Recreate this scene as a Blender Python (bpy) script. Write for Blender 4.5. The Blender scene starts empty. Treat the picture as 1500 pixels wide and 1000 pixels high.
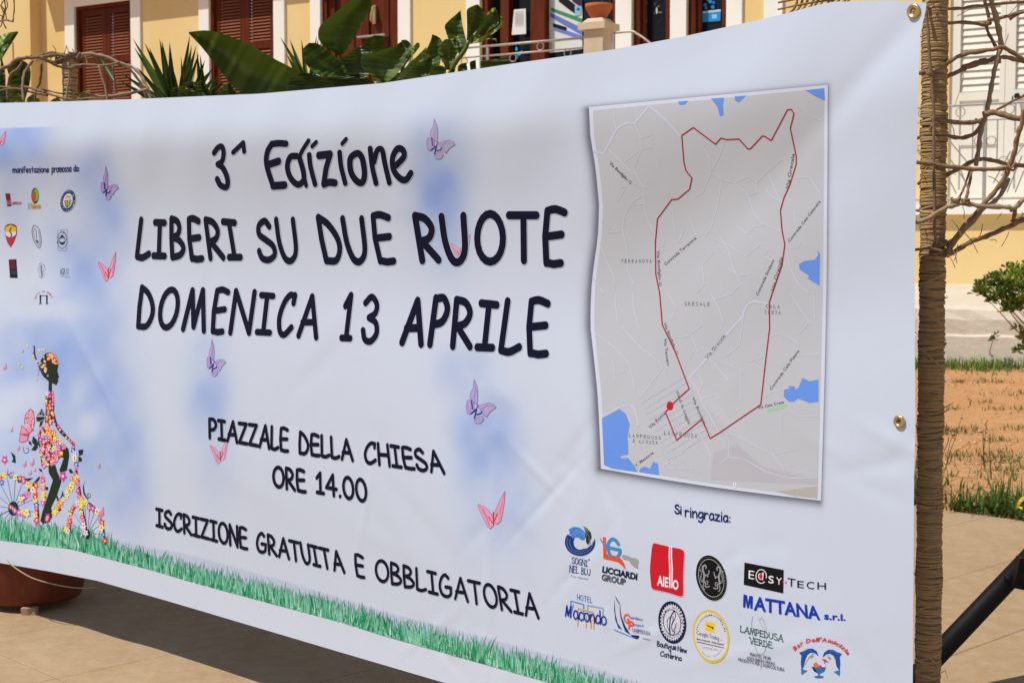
import bpy, math, random
import numpy as np
from mathutils import Vector
from mathutils.geometry import tessellate_polygon
random.seed(7); rng = np.random.default_rng(7)
SC = bpy.context.scene
COL = SC.collection

# ------------------------------------------------------------------ camera
HC = 1.30; F = 2200.0; PITCH = math.atan(135/2200)
cd = bpy.data.cameras.new('camera'); cam = bpy.data.objects.new('camera', cd); COL.objects.link(cam)
cam.location = (0, 0, HC); cam.rotation_euler = (math.pi/2-PITCH, 0, 0)
cd.sensor_width = 36; cd.lens = F/1500*36; cd.clip_start = .05; cd.clip_end = 2000
cd.dof.use_dof = True; cd.dof.focus_distance = 3.6; cd.dof.aperture_fstop = 13
SC.camera = cam
# ------------------------------------------------------------------ sky, sun, exposure
SUN = Vector((-.93, -.37, math.tan(math.radians(58)))).normalized()
w = bpy.data.worlds.new('World'); SC.world = w; w.use_nodes = True
wn = w.node_tree; sky = wn.nodes.new('ShaderNodeTexSky'); sky.sky_type = 'NISHITA'; sky.sun_disc = False
sky.sun_elevation = math.radians(58); sky.sun_rotation = math.radians(248.3); sky.air_density = 1.0; sky.dust_density = .6
wn.links.new(sky.outputs[0], wn.nodes['Background'].inputs[0]); wn.nodes['Background'].inputs[1].default_value = .095
sl = bpy.data.lights.new('sun', 'SUN'); so = bpy.data.objects.new('sun', sl); COL.objects.link(so)
sl.energy = 3.9; sl.angle = math.radians(.5); sl.color = (1, .95, .87)
so.rotation_euler = SUN.to_track_quat('Z', 'Y').to_euler(); so.location = SUN*30
SC.view_settings.view_transform = 'Standard'; SC.view_settings.look = 'None'
SC.view_settings.exposure = .10; SC.view_settings.gamma = 1
SC.render.engine = 'CYCLES'

# ------------------------------------------------------------------ geometry helpers
R_ = np.array([1, 0, 0.]); FW = np.array([0, math.cos(PITCH), -math.sin(PITCH)]); UP = np.array([0, math.sin(PITCH), math.cos(PITCH)])
CP = np.array([0, 0, HC])
def rays(x, y):
    x = np.asarray(x, float); y = np.asarray(y, float)
    return FW + ((x-750)/F)[..., None]*R_ - ((y-500)/F)[..., None]*UP
def at_y(x, y, Y):                       # point at ground distance Y
    d = rays(x, y); return CP + d*(Y/d[..., 1])[..., None] if d.ndim > 1 else CP + d*(Y/d[1])
def on_plane(x, y, P, n):
    d = rays(x, y); t = np.dot(np.array(P)-CP, n)/(d@np.array(n)); return CP + d*(t[..., None] if d.ndim > 1 else t)
def on_ground(x, y, z=0): return on_plane(x, y, (0, 0, z), (0, 0, 1.))
def lin(c):
    c = np.array(c, float)/255
    return np.where(c <= .04045, c/12.92, ((c+.055)/1.055)**2.4)
def cm(pts, n=5, closed=False):          # Catmull-Rom
    P = [np.array(p, float) for p in pts]
    if len(P) < 3: return P
    E = [P[-1]]+P+[P[0], P[1]] if closed else [2*P[0]-P[1]]+P+[2*P[-1]-P[-2]]
    out = []
    for i in range(len(E)-3):
        a, b, c, d = E[i:i+4]
        for k in range(n):
            t = k/n
            out.append(.5*((2*b)+(c-a)*t+(2*a-5*b+4*c-d)*t*t+(3*b-a-3*c+d)*t**3))
    out.append(P[0] if closed else P[-1])
    return out

class MB:
    def __init__(s): s.v = []; s.f = []; s.n = 0; s.c = []
    def add(s, verts, faces, col=None):
        verts = np.asarray(verts, float).reshape(-1, 3); s.v.append(verts)
        s.f += [tuple(i+s.n for i in f) for f in faces]; s.n += len(verts)
        s.c.append(np.tile(np.array(col if col is not None else (1, 1, 1)), (len(verts), 1)) if np.ndim(col) < 2 else np.array(col))
    def box(s, lo, hi, fn=None, col=None):
        x0, y0, z0 = lo; x1, y1, z1 = hi
        p = np.array([(x, y, z) for z in (z0, z1) for y in (y0, y1) for x in (x0, x1)], float)
        if fn: p = np.array([fn(*q) for q in p])
        s.add(p, [(0, 2, 3, 1), (4, 5, 7, 6), (0, 1, 5, 4), (2, 6, 7, 3), (0, 4, 6, 2), (1, 3, 7, 5)], col)
    def tube(s, pts, rad, sides=7, col=None, cap=True):
        P = [np.array(p, float) for p in pts]; n = len(P)
        if np.ndim(rad) == 0: rad = [rad]*n
        T = [P[min(i+1, n-1)]-P[max(i-1, 0)] for i in range(n)]; T = [t/(np.linalg.norm(t)+1e-12) for t in T]
        a = np.cross(T[0], (0.13, .21, 1)); a = a/(np.linalg.norm(a)+1e-9) if np.linalg.norm(a) > 1e-3 else np.array([1., 0, 0])
        V = []
        for i in range(n):
            a = a - T[i]*np.dot(a, T[i]); a /= np.linalg.norm(a)+1e-12; b = np.cross(T[i], a)
            for k in range(sides):
                th = 2*math.pi*k/sides; V.append(P[i]+rad[i]*(a*math.cos(th)+b*math.sin(th)))
        Fc = [(i*sides+k, i*sides+(k+1) % sides, (i+1)*sides+(k+1) % sides, (i+1)*sides+k) for i in range(n-1) for k in range(sides)]
        if cap: Fc += [tuple(range(sides))[::-1], tuple((n-1)*sides+k for k in range(sides))]
        s.add(V, Fc, col)
    def lathe(s, prof, c, sides=40, col=None):
        V = [(c[0]+r*math.cos(2*math.pi*k/sides), c[1]+r*math.sin(2*math.pi*k/sides), c[2]+z) for r, z in prof for k in range(sides)]
        Fc = [(i*sides+k, i*sides+(k+1) % sides, (i+1)*sides+(k+1) % sides, (i+1)*sides+k) for i in range(len(prof)-1) for k in range(sides)]
        s.add(V, Fc, col)
    def build(s, name, mat, parent=None, smooth=False, origin=None, color=False):
        V = np.concatenate(s.v); me = bpy.data.meshes.new(name)
        O = np.zeros(3)
        if origin is not None: O = np.array(origin, float)
        elif parent is None: O = V.mean(0)
        po = np.array(parent.matrix_world.translation) if False else (np.array(parent['_o']) if parent is not None else None)
        off = po if parent is not None else O
        me.from_pydata((V-off).tolist(), [], s.f)
        if color:
            at = me.color_attributes.new('col', 'FLOAT_COLOR', 'POINT'); C = np.concatenate(s.c)
            at.data.foreach_set('color', np.c_[C, np.ones(len(C))].astype(np.float32).ravel())
        if smooth: me.polygons.foreach_set('use_smooth', [True]*len(me.polygons))
        me.materials.append(mat); me.update()
        o = bpy.data.objects.new(name, me); COL.objects.link(o)
        if parent is not None: o.parent = parent; o['_o'] = list(off)
        else: o.location = O; o['_o'] = list(O)
        return o
def thing(name, label, cat, loc, group=None):
    o = bpy.data.objects.new(name, None); COL.objects.link(o); o.location = loc; o['_o'] = [float(q) for q in loc]
    o.empty_display_size = .1; o['label'] = label; o['category'] = cat
    if group: o['group'] = group
    return o
def tag(o, label, cat, group=None):
    o['label'] = label; o['category'] = cat
    if group: o['group'] = group
    return o
def struct(o): o['kind'] = 'structure'; return o
def sub(parent, name):                  # a part that is only a joint of sub-parts keeps the parent's origin
    return parent

# ------------------------------------------------------------------ materials
def mat(name, base=(.5, .5, .5), rough=.6, spec=.4, metal=0, noise=None, bump=None, attr=None, extra=None, coords='Object'):
    m = bpy.data.materials.new(name); m.use_nodes = True; nt = m.node_tree; N = nt.nodes; L = nt.links
    b = N['Principled BSDF']; b.inputs['Base Color'].default_value = (*base, 1); b.inputs['Roughness'].default_value = rough
    b.inputs['Specular IOR Level'].default_value = spec; b.inputs['Metallic'].default_value = metal
    tc = N.new('ShaderNodeTexCoord'); src = None
    if attr:
        a = N.new('ShaderNodeVertexColor'); a.layer_name = attr; src = a.outputs[0]
    if noise:
        for (sc, amt, c2, det, stretch) in noise:
            mp = N.new('ShaderNodeMapping'); mp.inputs['Scale'].default_value = stretch; L.new(tc.outputs[coords], mp.inputs[0])
            nz = N.new('ShaderNodeTexNoise'); nz.inputs['Scale'].default_value = sc; nz.inputs['Detail'].default_value = det; L.new(mp.outputs[0], nz.inputs[0])
            rp = N.new('ShaderNodeValToRGB'); rp.color_ramp.elements[0].position = .38; rp.color_ramp.elements[1].position = .68
            L.new(nz.outputs[0], rp.inputs[0]); ml = N.new('ShaderNodeMath'); ml.operation = 'MULTIPLY'; ml.inputs[1].default_value = amt; L.new(rp.outputs[0], ml.inputs[0])
            mx = N.new('ShaderNodeMix'); mx.data_type = 'RGBA'
            if src is None: mx.inputs[6].default_value = (*base, 1)
            else: L.new(src, mx.inputs[6])
            mx.inputs[7].default_value = (*c2, 1); L.new(ml.outputs[0], mx.inputs[0]); src = mx.outputs[2]
    if src is not None: L.new(src, b.inputs['Base Color'])
    prev = None
    for (sc, st, dist, stretch) in (bump or []):
        mp = N.new('ShaderNodeMapping'); mp.inputs['Scale'].default_value = stretch; L.new(tc.outputs[coords], mp.inputs[0])
        nz = N.new('ShaderNodeTexNoise'); nz.inputs['Scale'].default_value = sc; nz.inputs['Detail'].default_value = 5; L.new(mp.outputs[0], nz.inputs[0])
        bp = N.new('ShaderNodeBump'); bp.inputs['Strength'].default_value = st; bp.inputs['Distance'].default_value = dist
        L.new(nz.outputs[0], bp.inputs['Height'])
        if prev: L.new(prev, bp.inputs['Normal'])
        prev = bp.outputs[0]
    if prev: L.new(prev, b.inputs['Normal'])
    if extra: extra(nt, b)
    return m
ONE = (1, 1, 1)
M = {}
CR = [(5, .35, .008, (1, 1, .5)), (22, .22, .0012, ONE)]
M['sheet'] = mat('printed_vinyl', attr='col', rough=.42, spec=.35, bump=CR)
M['ink'] = mat('printed_ink', attr='col', rough=.5, spec=.10, bump=CR)
M['plaster'] = mat('yellow_plaster', (.74, .555, .235), .9, .15, noise=[(1.1, .55, (.74, .50, .17), 5, ONE), (3, .35, (.80, .62, .33), 6, (1, 1, .5)), (.7, .28, (.80, .66, .42), 4, ONE)], bump=[(60, .25, .004, ONE)])
M['darkplaster'] = M['plaster']
M['trim'] = mat('white_trim_paint', (.84, .82, .75), .7, .3, noise=[(4, .3, (.72, .69, .60), 6, (1, 1, .3))], bump=[(40, .15, .003, ONE)])
M['whitepaint'] = mat('cream_painted_shutter', (.80, .76, .66), .5, .4, noise=[(6, .3, (.70, .64, .52), 6, (1, 1, .4))])
M['wood'] = mat('red_brown_wood', (.115, .021, .006), .55, .10, noise=[(9, .75, (.055, .010, .004), 6, (1, 1, .15)), (40, .3, (.19, .045, .018), 4, (1, 1, .08))], bump=[(60, .2, .002, (1, 1, .1))])
M['slatwood'] = mat('weathered_slat_wood', (.27, .072, .026), .55, .2, noise=[(14, .6, (.15, .035, .012), 6, (.4, .4, 3)), (30, .4, (.25, .10, .06), 4, (.4, .4, 4))], bump=[(60, .2, .002, ONE)])
M['dark'] = mat('dark_interior', (.012, .010, .010), .9, .1, noise=[(3, .4, (.02, .014, .012), 3, ONE)])
M['paper'] = mat('paper', attr='col', rough=.75, spec=.2)
M['terracotta'] = mat('terracotta', (.47, .13, .045), .8, .2, noise=[(12, .4, (.36, .10, .04), 6, ONE)], bump=[(80, .2, .002, ONE)])
M['potclay'] = mat('brown_clay_pot', (.14, .025, .011), .6, .3, noise=[(7, .5, (.12, .022, .012), 6, ONE), (30, .3, (.24, .06, .03), 5, (1, 1, .3))], bump=[(50, .2, .002, ONE)])
M['stone'] = mat('cream_stone', (.62, .50, .36), .85, .2, noise=[(6, .5, (.50, .38, .25), 6, ONE)], bump=[(40, .4, .004, ONE)])
M['steel'] = mat('galvanised_rail', (.42, .38, .32), .45, .5, metal=.5, noise=[(20, .4, (.3, .26, .2), 4, ONE)])
M['greyrail'] = mat('grey_painted_iron', (.36, .35, .33), .5, .5, metal=.2, noise=[(20, .3, (.28, .26, .24), 4, ONE)])
M['brass'] = mat('brass', (.62, .47, .22), .35, .5, metal=.9, noise=[(60, .4, (.4, .3, .13), 3, ONE)])
M['black'] = mat('black_powder_coat', (.004, .004, .0045), .6, .16, noise=[(30, .3, (.007, .006, .006), 4, ONE)])
M['rubber'] = mat('black_rubber', (.02, .02, .02), .8, .2, noise=[(30, .3, (.03, .03, .03), 4, ONE)])
M['twine'] = mat('palm_twine', attr='col', rough=.85, spec=.15, noise=[(70, .3, (.2, .135, .075), 4, (1, 1, 4))], bump=[(300, .4, .001, (1, 1, 2))])
M['core'] = mat('pole_core', (.26, .17, .095), .9, .1, noise=[(40, .4, (.17, .11, .06), 4, ONE)])
M['bark'] = mat('dry_vine_bark', (.27, .165, .085), .85, .15, noise=[(30, .65, (.16, .095, .055), 6, ONE), (110, .3, (.42, .31, .20), 4, ONE)], bump=[(150, .6, .003, ONE)])
M['palebark'] = mat('pale_dry_cane', (.37, .27, .17), .8, .2, noise=[(30, .5, (.29, .215, .15), 6, ONE)], bump=[(150, .4, .002, ONE)])
M['rope'] = mat('sisal_cord', (.45, .36, .22), .85, .15, noise=[(200, .4, (.3, .23, .13), 3, ONE)])
def leafx(tr):
    def fn(nt, b):
        b.inputs['Transmission Weight'].default_value = 0
        t = nt.nodes.new('ShaderNodeBsdfTranslucent'); t.inputs[0].default_value = (.16, .24, .02, 1)
        mx = nt.nodes.new('ShaderNodeMixShader'); mx.inputs[0].default_value = tr
        nt.links.new(b.outputs[0], mx.inputs[1]); nt.links.new(t.outputs[0], mx.inputs[2])
        nt.links.new(mx.outputs[0], nt.nodes['Material Output'].inputs[0])
    return fn
M['leaf'] = mat('banana_leaf', attr='col', rough=.42, spec=.4, noise=[(14, .35, (.022, .035, .010), 5, ONE)], extra=leafx(.13))
M['blade'] = mat('grass_blade', attr='col', rough=.55, spec=.3, extra=leafx(.3))
M['slab'] = mat('sandstone_paving', (.42, .285, .158), .85, .2, noise=[(1.3, .55, (.47, .335, .20), 6, (1, .5, 1)), (5, .5, (.36, .215, .105), 7, (1, .35, 1)), (45, .3, (.27, .18, .10), 5, ONE), (220, .35, (.22, .15, .09), 3, ONE), (16, .3, (.50, .38, .25), 6, ONE)], bump=[(25, .25, .004, ONE), (260, .35, .0012, ONE)], coords='Generated')
for nd in M['slab'].node_tree.nodes:
    if nd.type == 'TEX_COORD':
        g = M['slab'].node_tree.nodes.new('ShaderNodeNewGeometry')
        for l in list(M['slab'].node_tree.links):
            if l.from_node == nd: M['slab'].node_tree.links.new(g.outputs['Position'], l.to_socket)
        break
M['mortar'] = mat('joint_mortar', (.40, .275, .155), .95, .1, noise=[(20, .5, (.22, .15, .09), 5, ONE)])
M['soil'] = mat('red_soil', (.47, .225, .085), .95, .1, noise=[(2.2, .6, (.55, .31, .145), 6, ONE), (18, .55, (.33, .145, .055), 6, ONE), (90, .4, (.62, .40, .24), 4, ONE)], bump=[(30, .6, .02, ONE), (140, .6, .006, ONE)])
M['pebble'] = mat('pebble', (.55, .36, .22), .9, .1, noise=[(30, .5, (.40, .22, .12), 4, ONE)])
M['walk'] = mat('pale_concrete', (.62, .54, .43), .9, .15, noise=[(1.5, .5, (.52, .44, .34), 6, (1, 1, 4)), (12, .35, (.68, .62, .52), 6, (1, 1, 3))], bump=[(30, .4, .01, ONE)])
def glassx(nt, b):
    b.inputs['Roughness'].default_value = .03; b.inputs['Specular IOR Level'].default_value = .16
M['glass'] = mat('dark_shop_glass', (.010, .010, .011), .04, .5, noise=[(2, .5, (.02, .022, .026), 3, ONE)], extra=glassx)

# ------------------------------------------------------------------ the ground
AX = np.array([.719, .695, 0]); AL = np.array([.695, -.719, 0])     # m across, l along the paving joints
def ml(m, l, z=0): return AX*m + AL*l + np.array([0, 0, z])
EDGE = None
pe = on_ground(1387, 747); EDGE = float(pe@AX)
g = MB(); g.add([(-300, -300, -.30), (300, -300, -.30), (300, 300, -.30), (-300, 300, -.30)], [(0, 1, 2, 3)])
struct(g.build('ground', M['soil'], origin=(0, 0, -.3)))
g = MB(); V = [ml(-6, -14, -.010), ml(EDGE-.004, -14, -.010), ml(EDGE-.004, 12, -.010), ml(-6, 12, -.010)]
g.add(V+[v-np.array([0, 0, .25]) for v in V], [(0, 3, 2, 1), (4, 5, 6, 7), (0, 1, 5, 4), (1, 2, 6, 5), (2, 3, 7, 6), (3, 0, 4, 7)])
pave = struct(g.build('pavement', M['mortar'], origin=(0, 0, 0)))
# paving slabs, one object each where the frame shows them, shared meshes
PL, PM = .585, .92
def slab_mesh():
    b = MB(); gp = .0012; h = .0018
    def ring(i, z): return [ml(a, c, z) for a, c in ((gp+i, gp+i), (PM-gp-i, gp+i), (PM-gp-i, PL-gp-i), (gp+i, PL-gp-i))]
    b.add(ring(0, -.009)+ring(0, -h)+ring(.003, 0), [(0, 1, 5, 4), (1, 2, 6, 5), (2, 3, 7, 6), (3, 0, 4, 7), (4, 5, 9, 8), (5, 6, 10, 9), (6, 7, 11, 10), (7, 4, 8, 11), (8, 9, 10, 11)])
    me = bpy.data.meshes.new('slab'); me.from_pydata(np.concatenate(b.v).tolist(), [], b.f); me.materials.append(M['slab']); return me
sm = slab_mesh(); far = MB(); l0 = -3.70 % PL
cnt = 0
for i in range(1, 13):
    m0 = EDGE-i*PM
    for j in range(-20, 20):
        lj = -4.21+.02+j*PL + (PL/2 if i % 2 and False else 0)
        c = ml(m0+PM/2, lj+PL/2)
        if c[1] < 1 or c[1] > 12: continue
        x = 750+F*c[0]/c[1]; y = 365+F*HC/c[1]
        if -300 < x < 1800 and y < 1300 and m0 > .2:
            o = bpy.data.objects.new('slab', sm); COL.objects.link(o); o.parent = pave; o.location = ml(m0, lj); cnt += 1
# soil bed rising to the kerb
def soil_z(m, l): return .085*max(m-EDGE, 0)
nm, nl = 150, 330
ms = np.linspace(EDGE, EDGE+8.5, nm); ls = np.linspace(-13, 10, nl)
MM, LL = np.meshgrid(ms, ls, indexing='ij')
ZZ = .085*(MM-EDGE)-.012+.004*np.sin(MM*5+LL*2.3)*np.sin(LL*4.1)+rng.normal(0, .0045, MM.shape)
ZZ[0] = -.02
V = MM[..., None]*AX+LL[..., None]*AL; V[..., 2] = ZZ
g = MB(); g.add(V.reshape(-1, 3), [(i*nl+j, i*nl+j+1, (i+1)*nl+j+1, (i+1)*nl+j) for i in range(nm-1) for j in range(nl-1)])
struct(g.build('soil_bed', M['soil'], smooth=True, origin=(0, 0, 0)))
def soil_pt(x, y):                    # point of the sloping soil under a pixel direction
    n = np.array([-.085*AX[0], -.085*AX[1], 1]); return on_plane(x, y, ml(EDGE, 0, -.012), n/np.linalg.norm(n))
g = MB()
for k in range(650):
    p = ml(EDGE+.3+random.random()**1.3*5.5, random.uniform(-6, 0)); m = p@AX; p[2] = .085*(m-EDGE)-.008
    r = random.uniform(.006, .02); q = rng.normal(0, 1, (6, 3)); base = np.array([(1, 0, 0), (-1, 0, 0), (0, 1, 0), (0, -1, 0), (0, 0, .7), (0, 0, -.7)])*r*(1+.2*q)
    g.add(p+base, [(0, 2, 4), (2, 1, 4), (1, 3, 4), (3, 0, 4), (2, 0, 5), (1, 2, 5), (3, 1, 5), (0, 3, 5)])
o = g.build('pebbles', M['pebble'], origin=(0, 0, 0)); o['kind'] = 'stuff'; tag(o, 'small reddish stones scattered over the bare soil bed', 'pebbles')

# ------------------------------------------------------------------ the yellow building
F0 = np.array([4.43, 15.0, 0]); FU = np.array([.84, -.545, 0]); FU /= np.linalg.norm(FU); FN = np.array([-FU[1]*-1, 0, 0])
FN = np.array([FU[1], -FU[0], 0])       # outward, towards the square
def fac(u, z, o=0): return F0+FU*u+FN*o+np.array([0, 0, z])
def fuz(x, y, o=0):
    p = on_plane(x, y, F0+FN*o, FN); return float((p-F0)@FU), float(p[2])
def fu(x, y=70, o=0): return fuz(x, y, o)[0]
def fz(x, y, o=0): return fuz(x, y, o)[1]
bld = thing('yellow_building', 'yellow plastered house with white trims and brown shutters behind the banner', 'building', fac(-6, 0))
def fb(mb, u0, u1, z0, z1, o0, o1, col=None): mb.box((u0, z0, o0), (u1, z1, o1), fn=lambda u, z, o: fac(u, z, o), col=col)
HEAD = fz(150, 6); PORCH = 2.55; TOP = 7.5
ops = [(fu(112), fu(194), 3.0, HEAD), (fu(309), fu(403), 3.0, HEAD), (fu(472), fu(585), PORCH, HEAD),
       (fu(705), fu(903), PORCH, HEAD), (fu(927), fu(983), PORCH, HEAD), (fu(1007), fu(1065), PORCH, HEAD)]
ZR = 1.73
ops.append((fu(1391, 100), fu(1391, 100)+2.1, ZR, HEAD+.1))
wall = MB(); prev = fu(60); BASE = .6
for (a, b, z0, z1) in ops:
    fb(wall, prev, a, BASE, TOP, -.3, 0); fb(wall, a, b, z1, TOP, -.3, 0); fb(wall, a, b, BASE, z0, -.3, 0); prev = b
fb(wall, prev, prev+6, BASE, TOP, -.3, 0)
fb(wall, fu(60)-8, fu(60), BASE, TOP, -.3, .19)                  # projecting bay at the far left
# plinths below the two porches
fb(wall, fu(620, 90), fu(1345, 200)-.6, BASE, PORCH-.09, 0.002, 1.25)
fb(wall, fu(1345, 300)-.55, fu(1345, 300)+7, BASE, ZR-.10, 0.002, .62)
wall.build('wall', M['plaster'], bld)
b = MB(); fb(b, fu(65, 20), fu(470), 5.12, 5.32, 0.003, .335); b.build('cornice', M['trim'], bld)
b = MB(); fb(b, fu(1345, 300)-.6, fu(1345, 300)+7.1, ZR-.10, ZR, .003, .70); b.build('porch_slab', M['trim'], bld)
b = MB(); fb(b, fu(600, 90), fu(1345, 200)-.7, PORCH-.09, PORCH, .003, 1.35); b.build('porch_slab', M['trim'], bld)
def trim(xa, xb, y=70, z0=2.9, z1=None, o=.035):
    t = MB(); fb(t, fu(xa, y), fu(xb, y), z0, z1 or HEAD+.14, .0025, o); t.build('window_trim', M['trim'], bld)
for a, c in ((98, 111.7), (194.3, 208), (294, 308.7), (403.3, 419), (457, 471.7), (585.3, 603), (685, 704.7), (903.3, 926.7), (983.3, 1006.7), (1065.3, 1088), (1120, 1147)):
    trim(a, c, z0=PORCH if a > 450 else 2.9)
t = MB(); fb(t, fu(112), fu(194), HEAD, HEAD+.14, .0025, .035); t.build('window_trim', M['trim'], bld)
sl_mesh = {}
def slat_obj(u0, u1, z, o, h, parent, mt, key, dep=.022):
    k = (key, round(u1-u0, 2))
    if k not in sl_mesh:
        me = bpy.data.meshes.new('slat'); L = u1-u0
        P = []
        for u in (0, L):
            for (zz, oo) in ((-h*.5, dep), (-h*.5+.006, dep), (h*.5, -dep*.3), (h*.5-.008, -dep*.3)): P.append(FU*u+FN*oo+np.array([0, 0, zz]))
        me.from_pydata([p.tolist() for p in P], [], [(0, 1, 2, 3), (7, 6, 5, 4), (0, 4, 5, 1), (1, 5, 6, 2), (2, 6, 7, 3), (3, 7, 4, 0)])
        me.materials.append(mt); sl_mesh[k] = me
    ob = bpy.data.objects.new('slat', sl_mesh[k]); COL.objects.link(ob); ob.parent = parent
    ob.location = fac(u0, z, o)-np.array(parent['_o']); return ob
def shutter(ua, ub, z0, z1, pitch, stile, mt, ms_, key, o=-.06, rails=()):
    """leaf between ua and ub; slats one by one"""
    f = MB(); d0, d1 = o-.03, o+.012
    fb(f, ua, ua+stile, z0, z1, d0, d1); fb(f, ub-stile, ub, z0, z1, d0, d1)
    cuts = [z0]+list(rails)+[z1-stile*1.2]
    for c in cuts: fb(f, ua+stile, ub-stile, c, c+stile*1.2, d0, d1)
    sh = f.build('shutter', mt, bld)
    bk = MB(); fb(bk, ua+stile, ub-stile, z0+stile, z1-stile, d0-.02, d0-.012); bk.build('shutter_backing', M['dark'] if key == 'b' else mt, sh)
    for c0, c1 in zip(cuts[:-1], cuts[1:]):
        z = c0+stile*1.2+pitch*.6
        while z < c1-pitch*.3:
            if z > 1.3+.5: slat_obj(ua+stile, ub-stile, z, o-.008, pitch*.92, sh, ms_, key)
            z += pitch
    return sh
for (xa, xb) in ((112, 194), (309, 403)):
    a, c = fu(xa), fu(xb); fr = MB(); fw = .045
    fb(fr, a, a+fw, 3.0, HEAD, -.1, -.005); fb(fr, c-fw, c, 3.0, HEAD, -.1, -.005); fb(fr, a+fw, c-fw, HEAD-fw, HEAD, -.1, -.005)
    fr.build('window_frame', M['wood'], bld)
    mid = (a+c)/2
    shutter(a+fw, mid-.003, 3.0, HEAD-fw, .042, .08, M['wood'], M['slatwood'], 'b', rails=(3.95,))
    shutter(mid+.003, c-fw, 3.0, HEAD-fw, .042, .08, M['wood'], M['slatwood'], 'b', rails=(3.95,))
# brown panelled door with a brass handle
a, c = fu(472), fu(585); d = MB()
fb(d, a, a+.07, PORCH, HEAD, -.12, -.01); fb(d, c-.07, c, PORCH, HEAD, -.12, -.01)
mid = a+(c-a)*.5
for (p, q) in ((a+.07, mid-.002), (mid+.002, c-.07)):
    fb(d, p, p+.1, PORCH, HEAD, -.10, -.05); fb(d, q-.1, q, PORCH, HEAD, -.10, -.05); fb(d, p+.1, q-.1, PORCH, HEAD, -.10, -.075)
    fb(d, p+.14, q-.14, 3.75, HEAD-.1, -.075, -.062); fb(d, p+.1, q-.1, 3.55, 3.68, -.0748, -.05)
dr = d.build('door', M['wood'], bld)
h = MB(); u, z = fuz(546, 22); h.tube([fac(u, z+.10, .0), fac(u+.02, z+.06, .03), fac(u, z, .035), fac(u-.01, z-.07, .03), fac(u, z-.09, 0)], [.012, .018, .016, .014, .010], 8)
h.box((u-.02, z-.11, -.06), (u+.03, z+.12, -.02), fn=lambda a_, b_, c_: fac(a_, b_, c_)); h.build('door_handle', M['brass'], dr)
h = MB(); u, z = fuz(545, 53); fb(h, u-.22, u+.22, z-.012, z+.012, -.049, .03); h.build('door_ledge', M['steel'], dr)
# shop front
def frame(parts, y=60):
    f = MB()
    for (xa, xb, o1) in parts: fb(f, fu(xa), fu(xb), PORCH, HEAD, -.16, o1)
    return f
sf = frame([(705, 713, -.02), (729.5, 741.5, -.05), (773.5, 794.5, -.05), (895.5, 903, -.02)]).build('shop_window_frame', M['wood'], bld)
p = MB(); fb(p, fu(705), fu(903), PORCH, HEAD, -.20, -.17); p.build('shop_window_pane', M['glass'], sf)
for (xa, xb, i0, i1) in ((927, 983, 936, 974), (1007, 1065, 1017, 1056)):
    f = MB(); fb(f, fu(xa), fu(i0), PORCH, HEAD, -.16, -.02); fb(f, fu(i1), fu(xb), PORCH, HEAD, -.16, -.02)
    wf = f.build('shop_window_frame', M['wood'], bld)
    p = MB(); fb(p, fu(xa), fu(xb), PORCH, HEAD, -.20, -.17); p.build('shop_window_pane', M['glass'], wf)
    for q in (i0, i1-1.6):
        e = MB(); fb(e, fu(q), fu(q+1.6), PORCH, HEAD, -.165, -.10); e.build('sash_edge', M['slatwood'], wf)
# flat printed sheets behind / on the shop glass
def flat(name, shapes, o, label=None, cat=None, parent=None):
    """shapes: list of (polygon in pixels, srgb colour)"""
    mb = MB()
    for i, (pg, c) in enumerate(shapes):
        P = np.array(pg, float); Q = on_plane(P[:, 0], P[:, 1], F0+FN*(o+.0008*i), FN)
        tri = tessellate_polygon([[Vector((float(a), float(b), 0)) for a, b in pg]])
        mb.add(Q, [tuple(t) for t in tri], np.array(lin(c))*.95)
    ob = mb.build(name, M['paper'], parent, color=True)
    if label: tag(ob, label, cat)
    return ob
def band(p, q, w0, w1=None):
    w1 = w1 or w0; return [(p[0], p[1]-w0), (q[0], q[1]-w1), (q[0], q[1]+w1), (p[0], p[1]+w0)]
def circ(x, y, rx, ry=None, n=14, a0=0): return [(x+rx*math.cos(a0+2*math.pi*k/n), y+(ry or rx)*math.sin(a0+2*math.pi*k/n)) for k in range(n)]
poster = [([(795, -60), (853, -66), (853, 72), (795, 79)], (214, 216, 212)),
          (band((807, 14), (853, 31), 2.6, 3.4), (70, 140, 95)), (band((806, 22), (853, 47), 3.4, 5.5), (105, 120, 190)),
          (band((812, 42), (853, 56), 3, 3.2), (110, 125, 200)), (band((810, 37), (830, 43), 2.8), (22, 20, 25)),
          (circ(802, 40, 6, 7), (228, 228, 226)), (circ(802, 40, 3.4, 4), (190, 190, 188)),
          ([(818, -12), (843, 8), (842, 20), (836, 16), (818, 2)], (25, 22, 30)), (band((838, -4), (853, 6), 6), (62, 40, 80)),
          ([(842, 9), (852, 9), (851, 22), (842, 24)], (140, 190, 205)), (circ(847, 14, 2.6), (30, 110, 160)),
          ([(800, 64), (808, 63), (808, 73), (800, 74)], (205, 170, 110)), (band((797, 60), (851, 55), .4), (175, 178, 172))]
flat('poster', poster, -.155, 'large white shop poster with green and blue tubes behind the porch railing', 'poster')
flat('notice', [([(753, 14.5), (770, 13), (770.5, 50), (749.5, 51.5)], (222, 222, 222))]+[(band((754, 18+k*2.2), (767, 17.4+k*2.2), .35), (150, 150, 152)) for k in range(10)], -.045,
     'white paper notice taped on the dark shop door left of the poster', 'notice')
flat('leaflet', [([(881, -10), (894, -11), (894, 12), (881, 13)], (58, 58, 60)), ([(882.5, -8), (892.5, -9), (892.5, 10), (882.5, 11)], (16, 16, 18)), (band((884, 8), (891, 7.6), .5), (120, 120, 120))], -.155,
     'small dark framed leaflet in the shop window above the clay bowl', 'leaflet')
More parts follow.
